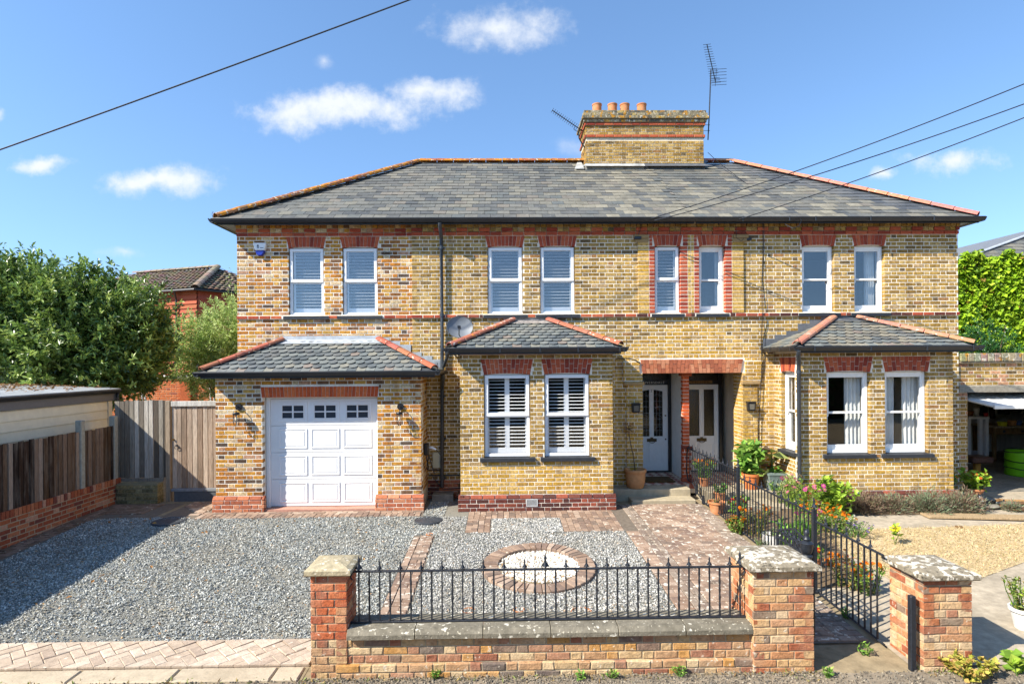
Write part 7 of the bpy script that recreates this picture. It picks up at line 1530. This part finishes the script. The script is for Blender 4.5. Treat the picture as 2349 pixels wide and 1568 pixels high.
# ------------------------------------------------------------------ plants, pots and ornaments
GRN = pal([('#6d9a3c', 4), ('#588834', 3), ('#86aa48', 3), ('#a0bd58', 2)]); YGR = pal([('#9ab83c', 4), ('#86a634', 3), ('#b0c650', 2), ('#6d8e30', 2)]); DRY = pal([('#8a7a4a', 3), ('#9c8c52', 3), ('#7d8a48', 3), ('#a5763c', 1.5)])
LAV = pal([('#8a9a7a', 3), ('#7d8c6a', 3), ('#9a8a78', 2), ('#86705e', 2)]); LAVB = pal([('#86705e', 4), ('#75604f', 3), ('#94816c', 3), ('#8a9068', 1.5)])
FLW = {}
def flower_mesh(kind, c0, c1, r_):
    key = (kind, c0, r_)
    if key in FLW: return FLW[key]
    mb = MB(); a0 = lin(c0); a1 = lin(c1)
    if kind == 'daisy':
        n = 8
        for k in range(n):
            a = 2*math.pi*k/n; b = math.pi/n*.85; q = lambda rr, t, z: (rr*math.cos(t), rr*math.sin(t), z)
            mb.add([q(.2*r_, a, .0), q(.75*r_, a-b, .06*r_), q(r_, a, .1*r_), q(.75*r_, a+b, .06*r_)], [(0, 1, 2, 3)], a0)
        mb.lathe([(.28*r_, .02*r_), (.22*r_, .14*r_), (.001, .18*r_)], (0, 0, 0), 8, a1)
    else:   # pompon
        for lay, (rr, z, n) in enumerate(((1., .05, 9), (.75, .25, 8), (.45, .42, 6))):
            for k in range(n):
                a = 2*math.pi*k/n+lay*.4; b = math.pi/n; q = lambda x_, t, zz: (x_*r_*math.cos(t), x_*r_*math.sin(t), zz*r_)
                mb.add([q(rr*.2, a, z), q(rr*.8, a-b, z+.08), q(rr, a, z+.02), q(rr*.8, a+b, z+.08)], [(0, 1, 2, 3)], a0 if lay < 2 else a1)
    FLW[key] = np_mesh('flower', np.array(mb.v), mb.f, mb.c); return FLW[key]
def stemset(base, nst, h, spread, lean=.0, curve=.25):
    out = []
    for _ in range(nst):
        a = rnd.uniform(0, 2*math.pi); r_ = spread*math.sqrt(rnd.random()); hh = h*rnd.uniform(.65, 1.05); b = Vector(base)+Vector((r_*.45*math.cos(a), r_*.45*math.sin(a), 0)); t = Vector(base)+Vector((r_*math.cos(a)+lean*hh, r_*math.sin(a), hh))
        m_ = (b+t)/2+Vector((rnd.uniform(-1, 1)*curve*.15, rnd.uniform(-1, 1)*curve*.15, hh*.1)); out.append([b, m_, t])
    return out
def plant(name, label, base, h, spread, nst, nleaf, lsize, lpal, flowers=None, aspect=.4, pot=None, cat='plant', group=None, mleaf=None, droop=.0, soilz=0., stemc='#5f7a38', erect=.5):
    """flowers (n, radius, kind, petal, centre)"""
    T = empty(name, base, label, cat, group); b = Vector(base)
    if pot:
        kind, r_, hp, mpot = pot; mb = MB()
        if kind == 'round': mb.lathe([(r_*.68, 0), (r_*.9, hp*.75), (r_*.93, hp*.84), (r_*1.05, hp*.85), (r_*1.05, hp), (r_*.93, hp), (r_*.88, hp*.85), (r_*.8, hp*.6)], b, 24)
        elif kind == 'belly': mb.lathe([(r_*.70, 0), (r_*.78, hp*.04), (r_*.9, hp*.35), (r_*.95, hp*.72), (r_*.94, hp*.80), (r_*1.04, hp*.86), (r_*1.06, hp*.94), (r_*1.02, hp), (r_*.92, hp), (r_*.88, hp*.84), (r_*.85, hp*.7)], b, 32)
        elif kind == 'square':
            for i, (e0, e1, z0, z1) in enumerate(((.78, 1., 0, hp*.9), (1.06, 1.06, hp*.9, hp))):
                V = [(b.x+sx*r_*e, b.y+sy*r_*e, b.z+z) for e, z in ((e0, z0), (e1, z1)) for sx, sy in ((-1, -1), (1, -1), (1, 1), (-1, 1))]; mb.add(V, [(3, 2, 1, 0)]+[(k, (k+1) % 4, 4+(k+1) % 4, 4+k) for k in range(4)]+([(4, 5, 6, 7)] if i else []))
            for k in range(4): mb.tube([(b.x-r_*.8+k*r_*.5, b.y-r_*.88, b.z+hp*.2), (b.x-r_*.55+k*r_*.5, b.y-r_*.97, b.z+hp*.7)], .006, 5)
        elif kind == 'tub': mb.lathe([(r_*.85, 0), (r_, hp*.9), (r_*1.04, hp), (r_*.9, hp), (r_*.85, hp*.6)], b, 18)
        mb.build('pot', mpot, T, smooth=kind in ('round', 'belly'), auto=50)
        mb = MB(); mb.lathe([(r_*.9, hp*.80), (.001, hp*.84)], b, 16, (.1, .07, .05)); mb.build('compost', m_earth, T); b = b+Vector((0, 0, hp*.82))
    st = stemset(b, nst, h, spread)
    if st:
        mb = MB()
        for s_ in st: mb.tube(s_, [.006, .0045, .003], 4, lin(stemc))
        mb.build('stem', m_leafm, T)
    if nleaf:
        nleaf = int(nleaf*1.5); i = RNG.integers(len(st), size=nleaf); t = RNG.random(nleaf)**.8; A = np.array([[tuple(p) for p in s_] for s_ in st]); C_ = np.where((t < .5)[:, None], A[i, 0]+(A[i, 1]-A[i, 0])*(t*2)[:, None], A[i, 1]+(A[i, 2]-A[i, 1])*(t*2-1)[:, None])
        D_ = RNG.normal(size=(nleaf, 3))*[1, 1, .5]+[0, 0, erect]; V, F, K = leaf_mesh(C_, D_, lsize*RNG.uniform(.6, 1.2, nleaf), aspect, .18, pcols(nleaf, lpal, .2), droop); np_obj('foliage', V, F, K, mleaf or m_leafm, T)
    if flowers:
        n, r_, kind, c0, c1 = flowers; r_ *= 1.25; n = int(n*1.35); me = flower_mesh(kind, c0, c1, r_)
        for k in range(n):
            s_ = st[k % len(st)]; p = s_[2]+Vector((rnd.uniform(-.04, .04), rnd.uniform(-.04, .04), rnd.uniform(-.05, .02))) if k >= len(st) else s_[2]
            link('flower', me, m_petal, T, Matrix.Translation(p) @ Matrix.Rotation(rnd.uniform(0, 6), 4, 'Z') @ Matrix.Rotation(rad(rnd.uniform(15, 60)), 4, 'X') @ Matrix.Scale(rnd.uniform(.75, 1.2), 4))
    return T
def gp(px_, py_): x, y = G(px_, py_); return (x, y, gz(y))
def sp_(x, y, z): return (x, y, z)
m_grpl = mat('lead_planter', lin('#6f7d78'), rough=.6, var=.2, vscale=10, bump=.3, bscale=30); m_wpot = mat('white_pot', lin('#d9d8d2'), rough=.6, var=.15, vscale=12, var2=.3, v2scale=5, v2col=lin('#a8a498'))
# dead lollipop tree in the big pot by the left door
xp = P(1457, 1100, 11.2)[0]
T = plant('potted_tree', 'dead twiggy standard tree in a large terracotta pot by the left front door', (xp, 11.2, FZ-.004), .0, .01, 1, 0, .03, DRY, pot=('belly', .205, .37, mat('honey_terracotta', lin('#bb8a5c'), rough=.85, var=.12, vscale=14, var2=.3, v2scale=6, v2col=lin('#a5734a'), bump=.25, bscale=20)), cat='potted tree')
mb = MB(); mb.tube([(xp, 11.2, .5), (xp-.03, 11.2, .8), (xp-.10, 11.2, 1.15), (xp-.13, 11.2, 1.35)], [.012, .01, .009, .007], 6, lin('#8a6a50'))
for k in range(26):
    a = RNG.normal(size=3); a /= np.linalg.norm(a); c = Vector((xp-.13, 11.2, 1.38)); mb.tube([c, c+Vector(a)*.07, c+Vector(a)*.13+Vector(RNG.normal(size=3)*.02)], [.004, .003, .0015], 4, lin('#7a5240'))
mb.build('twigs', m_bark, T); n = 160; d = RNG.normal(size=(n, 3)); d /= np.linalg.norm(d, axis=1, keepdims=True); V, F, K = leaf_mesh(np.array([xp-.13, 11.2, 1.38])+d*RNG.uniform(.05, .15, (n, 1)), d+RNG.normal(size=(n, 3))*.6, RNG.uniform(.02, .045, n), .3, .2, pcols(n, pal([('#6d4436', 3), ('#84563f', 2)]))); np_obj('dead_leaves', V, F, K, m_leafm, T)
mb = MB(); mb.bbox(2.93, 3.55, 11.62, 12.15, FZ+.001, FZ+.022, .004, lin('#5a4428')); mb.build('door_mat', mat('coir_mat', lin('#55401f'), rough=.95, var=.6, vscale=28, bump=.8, bscale=80), None, label='brown coir mat before the left front door', cat='mat')
OR, RD, PK, WH, LIL = ('#e88a14', '#c85a10'), ('#d02a20', '#e0b030'), ('#d040a0', '#e0c040'), ('#eeeeea', '#e0c040'), ('#8a70b8', '#6a5090')
plant('marigold_pot', 'orange marigolds in a pot on the step beside the porch column', (4.02, 11.28, FZ), .42, .22, 24, 420, .055, GRN, (22, .026, 'pompon', *OR), pot=('round', .11, .17, m_terra), cat='potted plant')
plant('geranium_pot', 'small red geranium in a terracotta pot at the foot of the steps', (4.05, 10.55, .10), .16, .12, 10, 90, .06, GRN, (5, .022, 'pompon', *RD), aspect=.9, pot=('round', .105, .17, m_terra), cat='potted plant')
plant('geranium_pot', 'empty looking old terracotta pot with dry stalks behind the railing', (*G(1644, 1176), gz(9.9)), .10, .08, 5, 20, .03, DRY, pot=('round', .15, .22, m_terra), cat='potted plant')
plant('geranium_pot', 'bright red geranium pot beside the railing post', gp(1697, 1200), .28, .2, 14, 150, .075, GRN, (10, .03, 'pompon', *RD), aspect=.9, pot=('round', .12, .16, m_terra), cat='potted plant')
plant('leafy_pot', 'leafy green plant with purple heads in an orange terracotta pot by the right door pier', (P(1722, 1100, 11.0)[0], 11.0, FZ-.004), .62, .26, 18, 300, .15, GRN, (7, .022, 'pompon', *LIL), aspect=.75, pot=('round', .165, .30, mat('orange_terracotta', lin('#c4703c'), rough=.8, var=.15, vscale=12)), cat='potted plant', droop=.25)
xc = P(1775, 1100, 10.95)[0]
T = plant('canna_planter', 'broad-leaved bronze canna with red begonias in a square grey planter', (xc, 10.95, FZ-.004), .18, .13, 10, 60, .07, GRN, (9, .028, 'pompon', *RD), aspect=.8, pot=('square', .165, .32, m_grpl), cat='potted plant')
n = 16; a = RNG.uniform(0, 6.28, n); zc = RNG.uniform(.45, .95, n); C_ = np.stack([xc-.02+RNG.normal(0, .03, n), 11.0+RNG.normal(0, .03, n), zc], 1); D_ = np.stack([np.cos(a), np.sin(a)*.8-.1, RNG.uniform(-.1, .7, n)], 1)
V, F, K = leaf_mesh(C_, D_, RNG.uniform(.30, .42, n), .42, .12, pcols(n, pal([('#7d8a48', 3), ('#8f9a58', 2), ('#6a5440', 2), ('#5a4a38', 1)])), .25); np_obj('broad_leaves', V, F, K, m_leaf, T); mb = MB(); mb.tube([(xc, 11, .45), (xc-.02, 11, .75), (xc-.02, 11, 1.0)], [.018, .014, .008], 6, lin('#6a7440')); mb.build('stalk', m_leafm, T)
plant('daisy_plant', 'airy white daisies in front of the square grey planter', (*G(1790, 1150), .0), .42, .30, 22, 240, .05, GRN, (22, .02, 'daisy', *WH))
plant('grass_clump', 'upright pale grassy stems with seed heads before the right downpipe', (*G(1815, 1162), .0), .55, .22, 40, 240, .16, pal([('#a5b070', 3), ('#8a9c54', 3), ('#c8b98a', 2)]), None, aspect=.10, erect=1.6)
plant('cosmos_plant', 'tall feathery cosmos with magenta pink flowers by the bay corner', (*G(1842, 1182), .0), .62, .34, 26, 700, .07, YGR, (20, .034, 'daisy', *PK), aspect=.12)
plant('cosmos_plant', 'shorter magenta cosmos between the marigolds behind the railing', (*G(1850, 1240), .0), .42, .24, 16, 260, .07, GRN, (8, .032, 'daisy', *PK), aspect=.16)
plant('leafy_shrub', 'yellow-green leafy shrub with small purple heads against the bay wall', (*G(1920, 1178), .0), .62, .42, 26, 520, .10, YGR, (8, .018, 'pompon', *LIL), aspect=.7)
for i, (px_, py_, h, s_, nf, lb) in enumerate(((1880, 1215, .42, .32, 22, 'thick orange marigold clump below the cosmos'), (1735, 1228, .46, .26, 18, 'half dried marigold clump behind the white pot'), (1915, 1222, .36, .30, 18, 'orange marigold clump beside the dry lawn edge'), (1945, 1345, .40, .25, 16, 'leggy orange marigolds on the concrete behind the lowest railing'), (1690, 1222, .26, .18, 10, 'small marigolds near the railing post'), (1990, 1360, .36, .22, 12, 'orange marigolds standing by the lowest railing end'))):
    plant('marigold_plant', lb, gp(px_, py_), h, s_, 24, 420, .05, DRY if i in (1, 3) else GRN+DRY, (nf, .027, 'pompon', *OR))
plant('phlox_pot', 'white phlox with strappy leaves behind the railing', gp(1812, 1262), .36, .20, 18, 160, .16, GRN, (12, .036, 'daisy', *WH), aspect=.2, erect=1.2)
T = plant('ribbed_pot', 'white ribbed pot of silver seedlings standing behind the railing', gp(1768, 1258), .12, .1, 8, 40, .05, LAV, pot=('tub', .13, .22, m_wpot), cat='potted plant')
plant('iris_clump', 'green sword-leaved clump behind the railing', gp(1850, 1268), .38, .14, 20, 150, .22, GRN, None, aspect=.12, erect=1.8)
plant('geranium_pot', 'small red geranium pot beside the tall railing post', gp(1868, 1300), .16, .12, 8, 70, .06, GRN, (5, .024, 'pompon', *RD), aspect=.9, pot=('round', .09, .14, m_terra), cat='potted plant')
plant('aster_plant', 'low lilac and white asters at the edge of the dry lawn', gp(1960, 1232), .22, .26, 26, 240, .04, LAV+GRN, (14, .02, 'daisy', *LIL))
plant('daisy_plant', 'small white daisies trailing onto the dry lawn', gp(1935, 1206), .16, .22, 20, 160, .04, GRN, (14, .017, 'daisy', *WH))
plant('silver_plant', 'silvery weed tuft growing at the path side of the railing', gp(1745, 1262), .16, .12, 24, 140, .06, LAV, None, aspect=.14, erect=1.1)
plant('sunflower', 'single yellow sunflower on a thin stem at the lawn edge', gp(2050, 1248), .30, .03, 2, 14, .09, YGR, (1, .06, 'daisy', '#e0d030', '#8a7a20'), aspect=.6)
# plants half hidden near the gate pillar and the lane
plant('grass_clump', 'yellowing leafy weeds at the foot of the right gate pillar', (4.25, 5.12, gz(5.1)), .18, .26, 26, 420, .05, pal([('#b8b050', 3), ('#9aa040', 2), ('#c8a860', 2)]), None, aspect=.8)
plant('mallow_weed', 'bright green round-leaved weed beside the gate pillar', (4.72, 5.14, gz(5.1)), .14, .10, 7, 26, .10, YGR, None, aspect=1.0)
plant('potted_shrub', 'dry yellow shrub in a pale pot on the concrete drive', gp(2352, 1440), .34, .2, 24, 260, .05, DRY+YGR, None, aspect=.5, pot=('round', .14, .22, m_wpot), cat='potted plant')
for px_, py_, s_, lb in ((500*2, 1552, .5, 'small weed sprouting at the base of the front wall below the coping joints'), (1560, 1548, .8, 'upright weed sprouting at the base of the front wall'), (1405, 1553, .6, 'tiny weed sprouting at the foot of the front wall'), (1330, 1556, .5, 'low weed beside the front wall'), (1900, 1552, .7, 'straggling weed on the path by the pillar'), (1985, 1500, 1.0, 'green tuft in the crack of the path'), (1940, 1415, .9, 'silvery tuft under the lowest railing')):
    x, y = G(px_, py_); plant('weed', lb, (x, y, gz(y)-.004), .12*s_, .06*s_, 8, 26, .045, GRN, None, cat='weed', group='weeds along the wall foot')
def shrub(label, px_, py_, rx, ry, h, pl, n):
    x, y = G(px_, py_); T = empty('lavender_shrub', (x, y, gz(y)), label, 'shrub', 'lavender bushes below the bay'); d = RNG.normal(size=(n, 3)); d[:, 2] = abs(d[:, 2]); d /= np.linalg.norm(d, axis=1, keepdims=True); rr = RNG.uniform(.45, 1, (n, 1))*(1+.18*np.sin(d[:, :1]*9)+.14*np.sin(d[:, 1:2]*11))
    C_ = np.array([x, y, gz(y)])+d*rr*[rx, ry, h]; D_ = d*[1, 1, .8]+RNG.normal(size=(n, 3))*.35+[0, 0, .3]; V, F, K = leaf_mesh(C_, D_, RNG.uniform(.04, .09, n), .16, .1, pcols(n, pl, .25)); np_obj('foliage', V, F, K, m_leafm, T)
    mb = MB()
    for k in range(9): a = rnd.uniform(0, 6.28); mb.tube([(x, y, gz(y)), (x+rx*.4*math.cos(a), y+ry*.4*math.sin(a), gz(y)+h*.4), (x+rx*.75*math.cos(a), y+ry*.75*math.sin(a), gz(y)+h*.7)], [.01, .007, .004], 5)
    mb.build('stem', m_bark, T)
shrub('brown dried lavender bush below the left bay window corner', 1985, 1172, .36, .28, .30, LAVB, 3800); shrub('faded brown-green lavender bush in the middle of the bay wall', 2045, 1170, .34, .28, .27, LAVB+LAV, 3600); shrub('grey-green lavender bush below the bay plinth end', 2130, 1172, .42, .30, .33, LAV, 4600); shrub('sprawling brown lavender bush at the corner by the geranium pot', 2205, 1172, .38, .3, .34, LAVB+LAV, 4000)
shrub('small silvery lavender tuft on the concrete near the offcuts', 2318, 1170, .16, .14, .14, LAV, 700)
plant('geranium_pot', 'yellow-green geranium with red blooms in a terracotta pot at the garage corner', gp(2232, 1142), .34, .27, 20, 190, .10, YGR, (9, .028, 'pompon', *RD), aspect=.9, pot=('round', .17, .20, m_terra), cat='potted plant')
plant('nasturtium_pot', 'trailing dark red leaves and orange blooms tucked behind the bay corner', (8.62, 10.95, 0), .40, .2, 16, 160, .08, GRN, (8, .026, 'pompon', *OR), aspect=.9, pot=('round', .12, .15, m_terra), cat='potted plant')
# reclining cat ornament
cx0, cy0 = G(2262, 1163); cz = gz(cy0)
T = empty('cat_ornament', (cx0, cy0, cz), 'black and white reclining cat ornament on a round stone', 'ornament')
mb = MB(); mb.lathe([(.20, 0), (.21, .02), (.19, .035), (.001, .038)], (cx0-.02, cy0, cz+.03), 20); mb.build('stone_base', m_conc, T)
m_cat = mat('black_glazed', lin('#20262a'), rough=.3, spec=.5, var=.3, vscale=9)
bm = [(-.12, .06, .055), (-.06, .075, .07), (.02, .08, .068), (.10, .07, .055), (.15, .06, .035)]
mb = MB(); mb.tube([(cx0+a, cy0, cz+.06+b) for a, b, _ in bm], [c for *_, c in bm], 12); mb.tube([(cx0+.14, cy0, cz+.09), (cx0+.22, cy0-.03, cz+.08), (cx0+.28, cy0-.03, cz+.11), (cx0+.31, cy0-.02, cz+.14)], [.028, .024, .02, .012], 8); mb.tube([(cx0-.10, cy0-.05, cz+.09), (cx0-.16, cy0-.09, cz+.085), (cx0-.18, cy0-.1, cz+.08)], [.03, .022, .018], 8); mb.tube([(cx0-.05, cy0-.07, cz+.08), (cx0-.1, cy0-.12, cz+.075)], [.03, .018], 8); mb.build('body', m_cat, T, smooth=True)
hd = (cx0-.13, cy0-.02, cz+.185); mb = MB(); mb.lathe([(.001, -.06), (.035, -.05), (.055, -.02), (.06, .01), (.045, .042), (.02, .055), (.001, .058)], hd, 14)
for s_ in (-1, 1): mb.add([(hd[0]+s_*.05, hd[1], hd[2]+.03), (hd[0]+s_*.015, hd[1]-.012, hd[2]+.05), (hd[0]+s_*.015, hd[1]+.015, hd[2]+.05), (hd[0]+s_*.045, hd[1], hd[2]+.095)], [(0, 1, 3), (1, 2, 3), (2, 0, 3)])
mb.build('head', m_cat, T, smooth=True, auto=60); mb = MB(); mb.lathe([(.001, -.03), (.026, -.015), (.026, .01), (.001, .03)], (hd[0]-.01, hd[1]-.048, hd[2]-.055), 10); mb.build('bib', m_wpot, T, smooth=True)
for i, (px_, py_, c) in enumerate(((2290, 1160, '#a5563e'), (2308, 1162, '#9a5038'))):
    x, y = G(px_, py_); mb = MB(); mb.bbox(x-.05, x+.05, y-.05, y+.05, gz(y), gz(y)+.06, .006, lin(c)); mb.build('loose_brick', m_red, None, label=['half red brick lying next to the cat ornament', 'second half brick lying by the lavender tuft'][i], cat='brick')
# fallen leaves on the drive
nf = 70; x = RNG.uniform(-7, -1.5, nf); y = RNG.uniform(5.6, 11, nf); ok = gex(x, y) | (x < -6.6); x, y = x[ok], y[ok]; n = len(x); C_ = np.stack([x, y, np.interp(y, [5.2, 10.2], [-.19, 0])+.04], 1); D_ = RNG.normal(size=(n, 3))*[1, 1, .15]
V, F, K = leaf_mesh(C_, D_, RNG.uniform(.04, .08, n), .5, .3, pcols(n, pal([('#b07a3c', 3), ('#c8964e', 2), ('#8a5a30', 1)]))); np_obj('fallen_leaves', V, F, K, m_leafm, None, 'stuff', base=False)
n = 900; x = RNG.uniform(-10.2, -8.05, n); y = RNG.uniform(9, 12, n); k = RNG.random(n) < np.clip((-8.1-x)/1.2, .08, 1); x, y = x[k], y[k]; n = len(x); C_ = np.stack([x, y, 2.23+(-8-x)*.049+.01], 1); D_ = RNG.normal(size=(n, 3))*[1, 1, .2]+[0, 0, .1]
V, F, K = leaf_mesh(C_, D_, RNG.uniform(.05, .1, n), .45, .3, pcols(n, pal([('#8a6a44', 3), ('#a5825a', 2), ('#6a4c30', 2)]))); np_obj('leaf_litter', V, F, K, m_leafm, None, 'stuff', base=False)

# scruffy growth, grit and fallen bits along the foot of the wall and kerb
n = 1500; x = RNG.uniform(-6.5, 4.8, n); y = np.where(x < -1.9, RNG.normal(5.235, .02, n), YF-.045-np.abs(RNG.normal(0, .06, n))); k = RNG.random(n) < .15+.85*np.clip(np.sin(x*2.7)*np.sin(x*7.1+1)+.15, 0, 1); k &= ~((x > 2.9) & (x < 3.85)); x, y = x[k], y[k]; n = len(x)
C_ = np.stack([x, y, np.full(n, gz(5.0)-.006)], 1); D_ = RNG.normal(size=(n, 3))*[1, 1, .4]+[0, -.2, .9]; V, F, K = leaf_mesh(C_, D_, RNG.uniform(.015, .06, n), .25, .2, pcols(n, pal([('#7d8a48', 3), ('#8a9a50', 2), ('#b09a60', 3), ('#8a6f48', 2)]))); np_obj('wall_foot_growth', V, F, K, m_leafm, None, 'stuff', base=False)
stones('wall_foot_grit', 5000, (-1.9, 2.9, 5.0, 5.27), DRT, .004, .013, zo=-.006, maxz=.012, excl=lambda x, y: RNG.random(len(x)) < .2+.8*np.clip((y-5.0)/.25, 0, 1))
